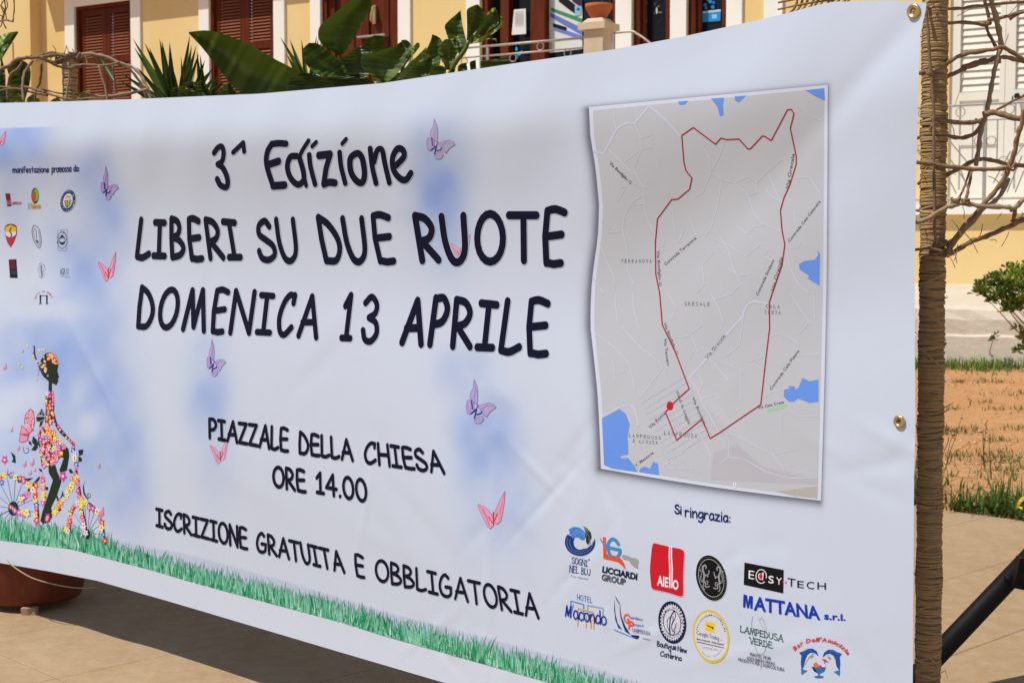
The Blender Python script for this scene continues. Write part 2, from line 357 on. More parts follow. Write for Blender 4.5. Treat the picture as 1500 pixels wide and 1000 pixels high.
flat('blue_card', [([(1029.5, 17), (1056, 14), (1055, 31), (1029, 33)], (40, 150, 215)), ([(1029.5, 17), (1055.8, 14), (1055.6, 17), (1029.3, 20)], (190, 215, 225)), ([(1043, 22), (1050, 21), (1050, 27), (1043, 28)], (150, 205, 235))]
     + [(circ(1030+6*math.cos(k*2.4)+9, 4+8*math.sin(k*1.7), 2.4), (40, 120+8*k % 60, 215)) for k in range(12)], -.155, 'bright blue card standing in the rightmost brown shop window', 'card')
flat('blue_sticker', [(circ(756.5, 72, 1.6, 3.4), (40, 160, 225)), (circ(760, 79, 3.4, 2.4), (60, 170, 230)), (circ(764, 77, 1.8, 2.6), (50, 140, 205)), (circ(757, 84, 2.6, 2.6), (30, 90, 130))], -.045,
     'little blue decal low on the dark shop door behind the railing', 'sticker')
sh_ = []
for k in range(14):
    x = 939+random.random()*33; y = random.random()*40-4; sh_.append((circ(x, y, 1+random.random()*2.2, .8+random.random()*1.6, 9), random.choice([(60, 66, 66), (90, 90, 84), (34, 38, 42), (120, 118, 105), (25, 40, 60)])))
sh_.append((circ(962, 16, 1.4, 5), (200, 195, 180))); sh_.append((circ(945, 31, 2.6, 1.2), (190, 196, 200)))
flat('glassware', sh_, -.155, 'pale glassware on display in the narrow brown shop window', 'glassware')

# white double door with louvres, at the right
a = ops[-1][0]; zb = ZR; zm = fz(1430, 134)
def wd(mb, *q): fb(mb, *q)
f = MB(); xl = [fu(1391, 100), fu(1405, 100), fu(1463, 100), fu(1480, 100)]
st = xl[1]-xl[0]; lw = xl[2]-xl[1]; dtop = HEAD+.1
uu = xl[0]
for leaf in range(2):
    f = MB(); u0 = uu; u1 = u0+st; u2 = u1+lw; u3 = u2+st*.55
    fb(f, u0, u1, zb+.01, dtop, -.10, -.03); fb(f, u2, u3, zb+.01, dtop, -.10, -.03)
    fb(f, u1, u2, zm-.085, zm, -.10, -.03); fb(f, u1, u2, zb+.01, zb+.16, -.10, -.03); fb(f, u1, u2, zm-.52, zm-.42, -.10, -.032)
    fb(f, u1, u2, zb+.16, zm-.52, -.10, -.05); fb(f, u1, u2, zm-.42, zm-.085, -.10, -.05)
    lf = f.build('door_leaf', M['whitepaint'], bld)
    bk = MB(); fb(bk, u1, u2, zm, dtop, -.105, -.085); bk.build('louvre_backing', M['whitepaint'], lf)
    p_ = .0685; z = zm+p_*.6
    while z < dtop-.05: slat_obj(u1, u2, z, -.068, p_*1.0, lf, M['whitepaint'], 'w', dep=.013); z += p_
    uu = u3+.004
k = MB(); u, z = fuz(1490.5, 141); k.tube([fac(u, z, -.03), fac(u, z, .02), fac(u, z, .045)], [.012, .03, .022], 12); k.build('door_knob', M['rubber'], lf)
k = MB(); u, z = fuz(1482, 144); fb(k, u-.006, u+.006, z-.02, z+.02, -.032, -.026); k.build('keyhole', M['rubber'], lf)

# ------------------------------------------------------------------ porch railings
def ring3(mb, u, z, o, r, t, n=18):
    P = [fac(u+r*math.cos(2*math.pi*k/n), z+r*math.sin(2*math.pi*k/n), o) for k in range(n+1)]; mb.tube(P, t, 5, cap=False)
RO = 1.2
ra = thing('porch_railing', 'thin grey metal railing in front of the brown shop windows', 'railing', fac(fu(780, 60, RO), PORCH, RO))
z1 = fz(780, 62, RO); z2 = fz(780, 76.5, RO)
for z in (z1, z2, PORCH+.1):
    b = MB(); b.tube([fac(fu(655, 80, RO), z, RO), fac(fu(859, 60, RO), z, RO)], .013 if z == z1 else .010, 8); b.build('rail', M['steel'], ra, smooth=True)
for x in (600, 714.5):
    u = fu(x, 70, RO); b = MB(); fb(b, u-.012, u+.012, PORCH+.002, z1-.013, RO-.012, RO+.012); b.build('post', M['steel'], ra)
for x, y in ((751.5, 85), (791.5, 68), (831.5, 78), (680, 90), (712, 96)):
    u, z = fuz(x, y, RO); b = MB(); ring3(b, u, z, RO, .042, .006); b.build('ring_ornament', M['steel'], ra, smooth=True)
rb = thing('side_railing', 'short curved length of metal handrail right of the stone pillar', 'railing', fac(fu(905, 60, RO), PORCH, RO))
u0 = fu(899, 60, RO); za = fz(905, 48, RO)
b = MB(); b.tube(cm([fac(u0, za, RO), fac(fu(925, 47, RO), fz(925, 46.5, RO), RO), fac(fu(933, 50, RO), fz(933, 50, RO), RO), fac(fu(948, 60, RO), fz(948, 60, RO), RO), fac(fu(975, 85, RO), fz(975, 85, RO), RO)], 5), .013, 8); b.build('rail', M['steel'], rb, smooth=True)
u = fu(896, 60, RO+.1); b = MB(); fb(b, u-.014, u+.014, PORCH, za-.02, RO+.06, RO+.085); b.build('post', M['steel'], rb)
pc = fac(fu(877, 60, RO), 0, RO); uc = fu(877, 60, RO)
pl = thing('stone_pillar', 'cream stone railing pillar with a moulded cap in front of the shop', 'pillar', fac(uc, PORCH, RO))
zc = fz(880, 45, RO); hw = .115
b = MB(); fb(b, uc-hw, uc+hw, PORCH, zc, RO-hw, RO+hw); b.build('shaft', M['stone'], pl)
b = MB(); fb(b, uc-hw-.045, uc+hw+.045, zc, zc+.07, RO-hw-.045, RO+hw+.045)
b.box((0, 0, 0), (1, 1, 1), fn=lambda a_, b_, c_: fac(uc+(a_*2-1)*(hw+.02-(b_*.05)), zc+.0705+b_*.05, RO+(c_*2-1)*(hw+.02-b_*.05))); b.build('cap', M['stone'], pl)
b = MB(); zt = zc+.121; pcx = fac(uc, zt, RO)
b.lathe([(.0, 0), (.075, .0), (.08, .012), (.115, .06), (.135, .105), (.142, .108), (.142, .15), (.128, .152), (.12, .12), (.09, .06), (0, .04)], pcx, 32)
tag(b.build('clay_bowl', M['terracotta'], None, smooth=True, origin=pcx), 'orange terracotta bowl sitting on the cream stone pillar', 'bowl')

RP = .66
rc = thing('door_railing', 'grey wrought iron railing with rings in front of the white louvred doors', 'railing', fac(fu(1443, 220, RP), ZR, RP))
ztp = fz(1440, 153, RP); zlo = ZR+.045
def rbar(xa, xb, z, t, nm='rail'):
    b = MB(); b.tube([fac(fu(xa, 200, RP), z, RP), fac(fu(xb, 200, RP), z, RP)], t, 6); b.build(nm, M['greyrail'], rc)
for z, t in ((ztp, .012), (fz(1440, 176, RP), .008), (zlo, .011)): rbar(1330, 1620, z, t)
for x, t in ((1443, .014), (1560, .014), (1330, .014)):
    u = fu(x, 200, RP); b = MB(); fb(b, u-t, u+t, ZR, ztp+(.03 if x == 1443 else 0), RP-t, RP+t); b.build('post', M['greyrail'], rc)
for x in (1425, 1461, 1532, 1596):
    u = fu(x, 200, RP); b = MB(); b.tube([fac(u, zlo if x > 1500 else fz(x, 240, RP), RP), fac(u, fz(x, 176, RP), RP)], .007, 5); b.build('bar', M['greyrail'], rc)
for x, y in ((1407, 164.5), (1479, 160), (1434, 206.5), (1452, 206.5), (1508, 204), (1352, 166), (1545, 158), (1345, 207), (1470, 236)):
    u, z = fuz(x, y, RP); b = MB(); ring3(b, u, z, RP, .043, .005); b.build('ring_ornament', M['greyrail'], rc, smooth=True)
for (p, q) in (((1388, 203), (1421, 243)), ((1388, 228), (1418, 272)), ((1386, 255), (1401, 284)), ((1497, 228), (1475, 282)), ((1500, 250), (1487, 282)), ((1343, 220), (1366, 250)), ((1480, 222), (1455, 268)), ((1404, 241), (1420, 284)), ((1500, 212), (1466, 258))):
    a1 = fuz(*p, RP); a2 = fuz(*q, RP); b = MB(); b.tube([fac(*a1, RP), fac(*a2, RP)], .007, 5); b.build('bar', M['greyrail'], rc)
# ------------------------------------------------------------------ sidewalk below the building
b = MB(); ua, ub = fu(1345, 300)-9, fu(1345, 300)+9; kf = 2.75
zk = .83; zt_ = .99
n = 90; rows = []
us = np.linspace(ua, ub, n); prof = [(.0, zt_), (1.2, zt_-.04), (kf-.04, zk+.01), (kf, zk-.02), (kf+.02, zk-.10), (kf+.015, zk-.22), (kf+.05, zk-.23), (kf+.05, .2)]
V = []
for u in us:
    for k_, (o_, z_) in enumerate(prof):
        j = rng.normal(0, .006) if k_ in (3, 4, 5, 6) else 0
        V.append(fac(u, z_+j, o_+j))
m_ = len(prof)
b.add(V, [(i*m_+k, i*m_+k+1, (i+1)*m_+k+1, (i+1)*m_+k) for i in range(n-1) for k in range(m_-1)])
struct(b.build('sidewalk', M['walk'], origin=fac(0, 0)))

# ------------------------------------------------------------------ the banner surface
VPX = -1400.0
BN = np.array([-.719, -.695, 0]); BN /= np.linalg.norm(BN); BD = np.array([-.695, .719, 0]); BD /= np.linalg.norm(BD)
P0 = np.array([.733, 2.71, 0])
ZT, ZB = 1.745, .235
_v = np.linspace(-.3, 1.3, 1601)
def _slope(v):                          # dw/dz as a function of height on the sheet
    s = lambda a, b: np.clip((v-a)/(b-a), 0, 1)**2*(3-2*np.clip((v-a)/(b-a), 0, 1))
    return -.13+.33*s(.045, .125)-.10*s(.15, .27)-.16*s(.24, .42)+.035*s(.45, .62)+.055*s(.62, .8)-.02*s(.85, 1)
_w = -np.cumsum(_slope(_v))*(_v[1]-_v[0])*1.5; _w -= _w[np.searchsorted(_v, .5)]
def _gz(s, z, s0, z0, a, b, th):
    c, d = math.cos(th), math.sin(th); x = (s-s0)*c+(z-z0)*d; y = -(s-s0)*d+(z-z0)*c
    return np.exp(-(x/a)**2-(y/b)**2)
def W(s, z):
    v = (ZT-z)/(ZT-ZB)
    amp = .35+.65/(1+np.exp(-(s-.75)/.22))
    w = np.interp(v-.02*np.sin(s*1.3+.4), _v, _w)*amp
    # soft diagonal folds over the map, vertical folds at the far left
    w = w+.0056*np.sin(17*(z*.86+s*.5)-.6)*np.exp(-((s-.42)/.40)**2-((z-1.45)/.30)**2)
    w = w+.0085*np.sin(13*(s-.25*z))*np.clip((s-2.6)/.8, 0, 1)*np.clip((1.5-z)/.4, 0, 1)
    w = w+.0032*np.sin(11*(s*.75-z*.55)+.8)*np.exp(-((s-.9)/.8)**2-((z-.75)/.4)**2)+.0022*np.sin(19*s+5*z)*np.exp(-((z-1.62)/.16)**2)
    w = w+.012*np.sin(2.1*s+.5)*np.cos(1.7*z)
    w = w+.075*np.exp(-((s-4.1)/1.0)**2-((z-.25)/.45)**2)
    # tension creases from the eyelets and knocks in the vinyl
    for (s0, z0, a, b, th, h) in ((.12, 1.62, .30, .030, -.72, -.0034), (.10, 1.55, .26, .06, -.35, .0025), (.05, .95, .07, .018, .35, .0016), (.08, .90, .08, .018, -.25, -.0014),
                                  (.93, .74, .16, .012, -.75, -.0016), (1.12, .58, .02, .34, .06, .0018), (.98, .80, .10, .013, .55, .0016), (.83, .60, .13, .012, -.8, -.0014), (2.05, .80, .026, .22, .0, .0007),
                                  (1.88, .85, .026, .22, .0, .0007), (.78, .33, .16, .012, .25, .0014), (.62, .48, .12, .012, -.5, .0012), (3.0, .9, .30, .02, .7, .0020), (3.4, .7, .4, .03, 1.1, .0022), (2.9, .6, .3, .02, 1.3, .0018),
                                  (1.35, .35, .14, .014, -.6, .0011), (1.6, .62, .015, .2, .3, .0011), (.35, .5, .18, .016, -.35, .0012), (.22, .35, .02, .22, .2, .0012)):
        w = w+h*_gz(s, z, s0, z0, a, b, th)
    for (s0, z0, a, b, th, h) in _MC: w = w+h*_gz(s, z, s0, z0, a, b, th)
    return w
_r2 = np.random.default_rng(41)
_MC = [(_r2.uniform(.5, 1.3), _r2.uniform(.25, 1.0), _r2.uniform(.04, .11), _r2.uniform(.016, .024), _r2.uniform(-1.3, 1.3), _r2.choice([-1, 1])*_r2.uniform(.0008, .0017)) for _ in range(22)]
_MC += [(_r2.uniform(1.3, 3.8), _r2.uniform(.35, 1.45), _r2.uniform(.06, .2), _r2.uniform(.024, .038), _r2.uniform(-1.6, 1.6), _r2.choice([-1, 1])*_r2.uniform(.0006, .0013)) for _ in range(26)]
_MC += [(_r2.uniform(.0, .5), _r2.uniform(.3, 1.2), _r2.uniform(.03, .1), _r2.uniform(.015, .022), _r2.uniform(-1.3, 1.3), _r2.choice([-1, 1])*_r2.uniform(.0005, .0011)) for _ in range(12)]
_q = on_plane(388, 488, P0, BN); _q = (float((_q-P0)@BD), float(_q[2]))
_MC = [m for m in _MC if math.hypot(m[0]-_q[0], m[1]-_q[1]) > .22]     # no knocks right behind the date line
def S(x, y, off=0.0):
    """point of the vinyl seen along a pixel direction, lifted by off along its normal"""
    x = np.asarray(x, float); y = np.asarray(y, float); D = rays(x, y); nd = D@BN; k = (P0-CP)@BN; w = np.zeros_like(x)
    for _ in range(7):
        P = CP+D*((k+w)/nd)[..., None]; w = W((P-P0)@BD, P[..., 2])
    return CP+D*((k+w)/nd)[..., None]+BN*np.asarray(off)[..., None] if np.ndim(off) else CP+D*((k+w)/nd)[..., None]+BN*off
bo = P0+BD*2+np.array([0, 0, ZB])
banner = thing('banner', 'big white printed event banner with route map, hanging between wrapped poles', 'banner', bo)

def topy(x): return np.interp(x, [-500, -150, 0, 100, 205, 380, 560, 750, 900, 1000, 1100, 1148, 1196, 1221, 1300, 1340, 1360], [175, 160, 151, 148.5, 145, 137.5, 122, 93.5, 72.5, 54, 32, 21, 8, 3, 1, 3, 5])
def boty(x):
    x = np.asarray(x, float); base = 365+.3125*(x+1400)-6*np.exp(-((x-500)/250)**2)
    return np.interp(x, [-500, -150, 0, 70, 142, 250, 500, 650, 800, 1400], [800, 808, 824, 836, 850, 881, 955, 999, 1049, 1235])
def righty(y): return np.interp(y, [3, 15, 50, 100, 254, 400, 500, 620, 700, 1000, 1230], [1357, 1356, 1348, 1346, 1342, 1340, 1340, 1341, 1339, 1337, 1334])
NX, NY = 960, 460
tu = np.linspace(0, 1, NX)**.92; tv = np.linspace(0, 1, NY)
XR = np.tile(1345.0, (NX, NY)); GX = None
U_, V_ = np.meshgrid(tu, tv, indexing='ij')
XL = -330.0; GX = XL+(1345-XL)*U_
for _ in range(3):
    GY = topy(GX)+(boty(GX)-topy(GX))*V_; GX = XL+(righty(GY)-XL)*U_
SP = S(GX, GY)
# printed colours of the sheet itself (soft clouds, margins, the map's printed drop shadow)
KP = 1.0
WHT = lin((196, 205, 222)); 
def blob(x, y, cx, cy, rx, ry, p=2.0): return np.exp(-(np.abs((x-cx)/rx)**p+np.abs((y-cy)/ry)**p))
X, Y = GX, GY; base = np.tile(WHT, X.shape+(1,)).astype(float)
amt = np.zeros_like(X)
for (cx, cy, rx, ry, p, a) in ((15, 205, 62, 58, 3.2, .95), (30, 300, 38, 70, 2, .35), (132, 262, 38, 48, 2.4, .75), (160, 325, 34, 60, 2.2, .75), (122, 390, 45, 52, 2.2, .85), (150, 450, 38, 50, 2, .55), (82, 350, 20, 45, 2, .3),
                               (70, 520, 80, 66, 2.6, .9), (130, 600, 68, 130, 2.8, .85), (20, 640, 60, 110, 2.4, .45), (188, 690, 34, 110, 2.6, .6), (60, 730, 110, 50, 2.4, .35),
                               (640, 215, 48, 50, 2.4, .45), (645, 288, 44, 62, 2.6, 1.0), (655, 370, 38, 50, 2, .35), (305, 520, 34, 45, 2.4, .35), (306, 590, 32, 50, 2.4, .85), (318, 680, 30, 55, 2, .30),
                               (680, 545, 46, 40, 3, .42), (712, 640, 48, 62, 2.6, .95), (745, 740, 40, 70, 2.2, .5), (1000, 1400, 1, 1, 2, 0), (690, 720, 30, 90, 2, .25)):
    amt = 1-(1-amt)*(1-.92*a*blob(X, Y, cx, cy, rx*.95, ry*.95, p))
for (cx, cy, rx, ry, a) in ((18, 585, 30, 22, .8), (5, 610, 22, 18, .8), (48, 572, 22, 20, .6), (128, 622, 18, 22, .75), (112, 580, 14, 24, .45), (100, 640, 12, 40, .4), (60, 455, 60, 14, .8)):
    amt *= 1-a*blob(X, Y, cx, cy, rx, ry, 2.6)
amt *= np.clip(.86+.16*np.sin(X*.061+Y*.023)*np.sin(Y*.047-X*.018)+.10*np.sin(X*.13+1.3)*np.sin(Y*.09+.5), .4, 1.0)
ptop = 187.0
pa = np.clip((Y-(ptop-.03*(X-0)))/2.0, 0, 1); amt *= np.where(X < 100, pa, 1)
BLU = lin((126, 156, 216))
base = base*(1-amt[..., None])+BLU*amt[..., None]
# haze band printed above the grass strip
gtop = np.interp(X, [-400, 0, 105, 220, 274, 420, 560, 710, 860, 935, 1400], [760, 762, 778, 800, 810, 850, 893, 932, 972, 998, 1140])
gbot = np.interp(X, [-400, 0, 105, 220, 274, 317, 500, 560, 808, 1400], [770, 791, 804, 834, 850, 862, 911, 930, 1000, 1175])
hz = np.clip((Y-gtop)/3, 0, 1)*np.clip((gbot-Y)/1.0, 0, 1)*np.clip(1-(Y-gtop)/70, .2, 1)
base = base*(1-.5*hz[..., None])+lin((160, 175, 205))*.5*hz[..., None]
inside = (Y > gbot); base = np.where(inside[..., None], lin((200, 208, 224)), base)
# printed drop shadow behind the map sheet
MAPL = [(863, 157), (865, 200), (873, 248), (878, 302), (876, 350), (869.5, 392), (866, 430), (865, 478), (870.5, 526), (875.5, 574), (879, 638), (880.5, 686)]
MAPR = [(1213, 124.5), (1212.5, 250), (1211, 430), (1208, 560), (1205.5, 650), (1203, 733)]
ml_y = [p[1] for p in MAPL]; ml_x = [p[0] for p in MAPL]
lx = np.interp(Y, ml_y, ml_x); rx_ = np.interp(Y, [p[1] for p in MAPR], [p[0] for p in MAPR])
mt_ = 157+(X-863)/(1213-863)*(124.5-157); mb_ = 686+(X-880)/(1203-880)*(733-686)
mb_ = mb_+3*np.sin((X-880)/323*math.pi)
dx = np.maximum(lx-2-X, 0); dx2 = np.maximum(X-rx_+2, 0); dy = np.maximum(Y-mb_-1, 0); dy2 = np.maximum(mt_+3-Y, 0)
dist = np.sqrt((dx/8)**2+(dx2/4.5)**2+(dy/8)**2+(dy2/5)**2)
sh = np.exp(-dist**1.6)*.80
base = base*(1-sh[..., None])+lin((60, 64, 84))*sh[..., None]
b = MB(); b.add(SP.reshape(-1, 3), [], base.reshape(-1, 3)*KP)
ii, jj = np.meshgrid(np.arange(NX-1), np.arange(NY-1), indexing='ij'); q = (ii*NY+jj).ravel()
me = bpy.data.meshes.new('sheet'); me.from_pydata((SP.reshape(-1, 3)-bo), [], np.c_[q, q+1, q+NY+1, q+NY].tolist())
at = me.color_attributes.new('col', 'FLOAT_COLOR', 'POINT'); at.data.foreach_set('color', np.c_[base.reshape(-1, 3)*KP, np.ones(NX*NY)].astype(np.float32).ravel())
me.polygons.foreach_set('use_smooth', [True]*len(me.polygons)); me.materials.append(M['sheet'])
so_ = bpy.data.objects.new('sheet', me); COL.objects.link(so_); so_.parent = banner; so_['_o'] = bo.tolist()
bt = MB(); i_ = np.arange(NX); e1 = SP[:, 0]; e2 = SP[:, -1]

# ------------------------------------------------------------------ printing on the vinyl
class Ink:
    def __init__(s): s.p = []; s.o = []; s.f = []; s.c = []; s.n = 0; s.k = 0
    def raw(s, pts, faces, col, layer):
        s.k = (s.k+1) % 36; layer += getattr(s, 'base', 0)
        n = len(pts); s.p += [(float(a), float(b_)) for a, b_ in pts]; s.o += [.00052+.00014*layer+2.6e-6*s.k]*n
        s.f += [tuple(i+s.n for i in f) for f in faces]; c = lin(col)*.97; s.c += [c]*n; s.n += n
    def poly(s, pts, col, layer=1):
        pts = [tuple(p) for p in pts]
        tri = tessellate_polygon([[Vector((float(a), float(b_), 0)) for a, b_ in pts]])
        s.raw(pts, [tuple(t) for t in tri], col, layer)
    def cap(s, p, q, rx, ry, col, layer):
        if rx > 1.6: rx *= 1.1; ry *= 1.1
        r = ry/rx; px_, py_ = p[0], p[1]/r; qx, qy = q[0], q[1]/r; a = math.atan2(qy-py_, qx-px_); P = []
        m = 5 if rx < 1.2 else 7
        for k in range(m+1):
            t = a+math.pi/2+math.pi*k/m; P.append((px_+rx*math.cos(t), (py_+rx*math.sin(t))*r))
        for k in range(m+1):
            t = a-math.pi/2+math.pi*k/m; P.append((qx+rx*math.cos(t), (qy+rx*math.sin(t))*r))
        s.raw(P, [tuple(range(len(P)))], col, layer)
    def stroke(s, pts, rx, col, layer=1, ry=None, smooth=False, n=4, closed=False):
        ry = ry or rx
        P = cm(pts, n, closed) if smooth else list(pts)+([pts[0]] if closed else [])
        for a, b_ in zip(P[:-1], P[1:]): s.cap(a, b_, rx, ry, col, layer)
    def line(s, pts, w_, col, layer=1, smooth=False, n=3):      # mitred ribbon, for thin roads and outlines
        P = [np.array(p, float) for p in (cm(pts, n) if smooth else pts)]; V = []
        for i, p in enumerate(P):
            d = P[min(i+1, len(P)-1)]-P[max(i-1, 0)]; d /= np.linalg.norm(d)+1e-9; nn = np.array([-d[1], d[0]])*w_/2; V += [p+nn, p-nn]
        s.raw(V, [(2*i, 2*i+1, 2*i+3, 2*i+2) for i in range(len(P)-1)], col, layer)
    def build(s, name, parent, label=None):
        pts = list(s.p); of = list(s.o); cc = list(s.c); mid = {}; tris = []
        for f in s.f: tris += [(f[0], f[i], f[i+1]) for i in range(1, len(f)-1)]
        def m_(a, b_):
            k = (a, b_) if a < b_ else (b_, a)
            if k not in mid:
                mid[k] = len(pts); pts.append(((pts[a][0]+pts[b_][0])/2, (pts[a][1]+pts[b_][1])/2)); of.append((of[a]+of[b_])/2); cc.append(cc[a])
            return mid[k]
        done = []
        while tris:
            nx = []
            for t in tris:
                L = [abs(pts[t[i]][0]-pts[t[(i+1) % 3]][0])+abs(pts[t[i]][1]-pts[t[(i+1) % 3]][1]) > 5.5 for i in range(3)]
                if not any(L): done.append(t); continue
                a, b_, c = t; e = [m_(a, b_) if L[0] else None, m_(b_, c) if L[1] else None, m_(c, a) if L[2] else None]; k = sum(L)
                if k == 3: nx += [(a, e[0], e[2]), (e[0], b_, e[1]), (e[2], e[1], c), (e[0], e[1], e[2])]
                elif k == 1:
                    i = L.index(True); p, q, w_ = t[i], t[(i+1) % 3], t[(i+2) % 3]; nx += [(p, e[i], w_), (e[i], q, w_)]
                else:
                    i = L.index(False); p, q, w_ = t[i], t[(i+1) % 3], t[(i+2) % 3]; m1, m2_ = e[(i+1) % 3], e[(i+2) % 3]; nx += [(p, q, m1), (p, m1, m2_), (m2_, m1, w_)]
            tris = nx
        P = np.array(pts); V = S(P[:, 0], P[:, 1], np.array(of))
        mb = MB(); mb.add(V, done, np.array(cc)); o = mb.build(name, M['ink'], parent, color=True)
        if label: o['label'] = label
        return o
def T(pts, ox, oy, k): return [(ox+a/k, oy+b_/k) for a, b_ in pts]

# hand lettering: strokes in a unit box, 's' = smooth
G = {
'A': (.80, [[(0, 0), (.5, 1)], [(.5, 1), (.8, 0)], [(.12, .34), (.70, .37)]]),
'B': (.62, [[(.02, 1), (0, .5), (.03, 0)], 's', [(.02, 1), (.36, .94), (.47, .76), (.32, .58), (.05, .52)], 's', [(.05, .52), (.42, .44), (.62, .24), (.42, .06), (.04, 0)]]),
'C': (.68, [[(.66, .98), (.63, .78)], 's', [(.63, .95), (.42, .98), (.16, .78), (0, .42), (.10, .08), (.34, 0), (.66, .18)]]),
'D': (.68, [[(.03, 1), (0, .5), (.03, .03)], 's', [(.03, 1), (.36, .85), (.62, .55), (.64, .28), (.42, .03), (.03, .02)]]),
'E': (.62, [[(.06, .97), (0, .5), (.06, .02)], 's', [(.06, .97), (.3, 1), (.60, .94)], [(.02, .5), (.56, .54)], [(.06, .03), (.34, 0), (.62, .02)]]),
'F': (.58, [[(.03, 1), (0, 0)], [(.03, 1), (.58, .97)], [(.02, .52), (.5, .54)]]),
'G': (.74, ['s', [(.62, .88), (.42, 1), (.15, .80), (0, .40), (.12, .06), (.42, 0), (.66, .14), (.72, .42)], [(.38, .44), (.73, .45)]]),
'H': (.66, [[(0, 1), (.02, 0)], [(.64, 1), (.66, 0)], [(0, .48), (.65, .50)]]),
'I': (.54, [[(0, .98), (.54, .97)], [(.27, .98), (.26, .02)], [(0, .02), (.54, .01)]]),
'K': (.6, [[(0, 1), (0, 0)], [(.55, .95), (.02, .42), (.6, 0)]]),
'L': (.56, [[(.04, 1), (0, .03)], 's', [(0, .03), (.26, 0), (.56, .10)]]),
'M': (.92, [[(0, 0), (.22, 1)], [(.22, 1), (.45, .08)], [(.45, .08), (.72, 1)], [(.72, 1), (.92, 0)]]),
'N': (.70, [[(0, 0), (.03, 1)], [(.03, 1), (.66, 0)], [(.66, 0), (.70, 1)]]),
'O': (.80, ['o', (.40, .5, .40, .5)]),
'P': (.56, [[(.03, 1), (0, 0)], 's', [(.03, .98), (.36, 1), (.56, .76), (.40, .50), (.03, .42)]]),
'R': (.64, [[(.02, 1), (.03, 0)], 's', [(.02, 1), (.34, .94), (.52, .72), (.38, .50), (.05, .42)], [(.14, .42), (.64, 0)]]),
'S': (.66, ['s', [(.58, .86), (.40, 1), (.10, .88), (.07, .66), (.32, .52), (.60, .36), (.62, .14), (.36, 0), (.10, .04), (0, .22)]]),
'T': (.76, [[(0, .97), (.76, .97)], [(.40, .97), (.37, 0)]]),
'U': (.66, ['s', [(0, 1), (.02, .45), (.16, .06), (.38, 0), (.60, .26), (.66, 1)]]),
'V': (.66, [[(0, 1), (.33, 0)], [(.33, 0), (.66, 1)]]),
'W': (.9, [[(0, 1), (.22, 0)], [(.22, 0), (.45, .85)], [(.45, .85), (.68, 0)], [(.68, 0), (.9, 1)]]),
'Z': (.66, [[(0, .97), (.62, .97)], [(.62, .97), (0, .03)], [(0, .03), (.66, .02)]]),
'Q': (.8, ['o', (.40, .5, .40, .5), [(.5, .25), (.85, -.1)]]),
'0': (.62, ['o', (.31, .5, .31, .5)]), '1': (.40, [[(0, .74), (.22, 1)], [(.22, 1), (.22, .02)], [(0, .01), (.42, .01)]]),
'3': (.56, ['s', [(0, .86), (.26, 1), (.50, .84), (.46, .64), (.20, .53)], 's', [(.20, .53), (.50, .42), (.56, .18), (.34, 0), (.10, .04), (0, .24)]]),
'4': (.60, [[(.46, 0), (.44, 1)], [(.44, 1), (0, .34)], [(0, .34), (.64, .33)]]), '.': (.10, [[(.05, .02), (.06, .03)]]), ':': (.10, [[(.05, .06), (.05, .07)], [(.05, .5), (.05, .51)]]),
'a': (.46, ['s', [(.42, .58), (.16, .62), (0, .26), (.14, .0), (.42, .18)], [(.42, .62), (.46, 0)]]),
'c': (.42, ['s', [(.42, .52), (.22, .62), (0, .3), (.14, .0), (.42, .10)]]),
'd': (.48, ['s', [(.44, .56), (.18, .62), (0, .26), (.14, 0), (.44, .16)], [(.46, 1), (.48, 0)]]),
'e': (.48, ['s', [(.04, .30), (.44, .36), (.40, .58), (.16, .60), (0, .28), (.16, 0), (.46, .12)]]),
'f': (.40, ['s', [(.40, .94), (.22, 1), (.14, .8), (.14, 0)], [(0, .56), (.36, .58)]]),
'g': (.46, ['s', [(.42, .56), (.16, .62), (0, .30), (.14, .06), (.42, .20)], 's', [(.44, .62), (.46, -.1), (.26, -.36), (0, -.26)]]),
'i': (.08, [[(.04, .60), (.04, 0)], [(.04, .86), (.05, .87)]]), 'l': (.08, [[(.04, 1), (.04, 0)]]),
'm': (.74, [[(0, .62), (.02, 0)], 's', [(.02, .36), (.18, .62), (.34, .52), (.36, 0)], 's', [(.36, .36), (.54, .62), (.70, .50), (.74, 0)]]),
'n': (.46, [[(0, .62), (.02, 0)], 's', [(.02, .36), (.24, .62), (.42, .48), (.46, 0)]]),
'o': (.50, ['o', (.25, .31, .25, .31)]),
'p': (.48, [[(0, .62), (.02, -.36)], 's', [(.02, .44), (.24, .64), (.48, .36), (.30, .02), (.04, .06)]]),
'r': (.38, [[(0, .62), (.02, 0)], 's', [(.02, .34), (.18, .6), (.38, .56)]]),
's': (.42, ['s', [(.40, .52), (.20, .62), (.04, .46), (.38, .22), (.26, 0), (0, .08)]]),
't': (.40, [[(.18, .92), (.20, 0)], [(0, .60), (.40, .60)]]),
'u': (.46, ['s', [(0, .62), (.04, .12), (.22, 0), (.42, .2), (.44, .62)], [(.44, .62), (.46, 0)]]),
'w': (.7, [[(0, .6), (.18, 0)], [(.18, 0), (.34, .5)], [(.34, .5), (.52, 0)], [(.52, 0), (.68, .6)]]),
'z': (.46, [[(0, .60), (.44, .60)], [(.44, .60), (0, .02)], [(0, .02), (.46, .01)]]),
'B2': (0, []), 'N2': (0, [])}
def quad(q, u, v):
    (a, b_), (c, d), (e, f), (g_, h) = q; w0, w1, w2, w3 = (1-u)*v, u*v, u*(1-v), (1-u)*(1-v)
    return (a*w0+c*w1+e*w2+g_*w3, b_*w0+d*w1+f*w2+h*w3)
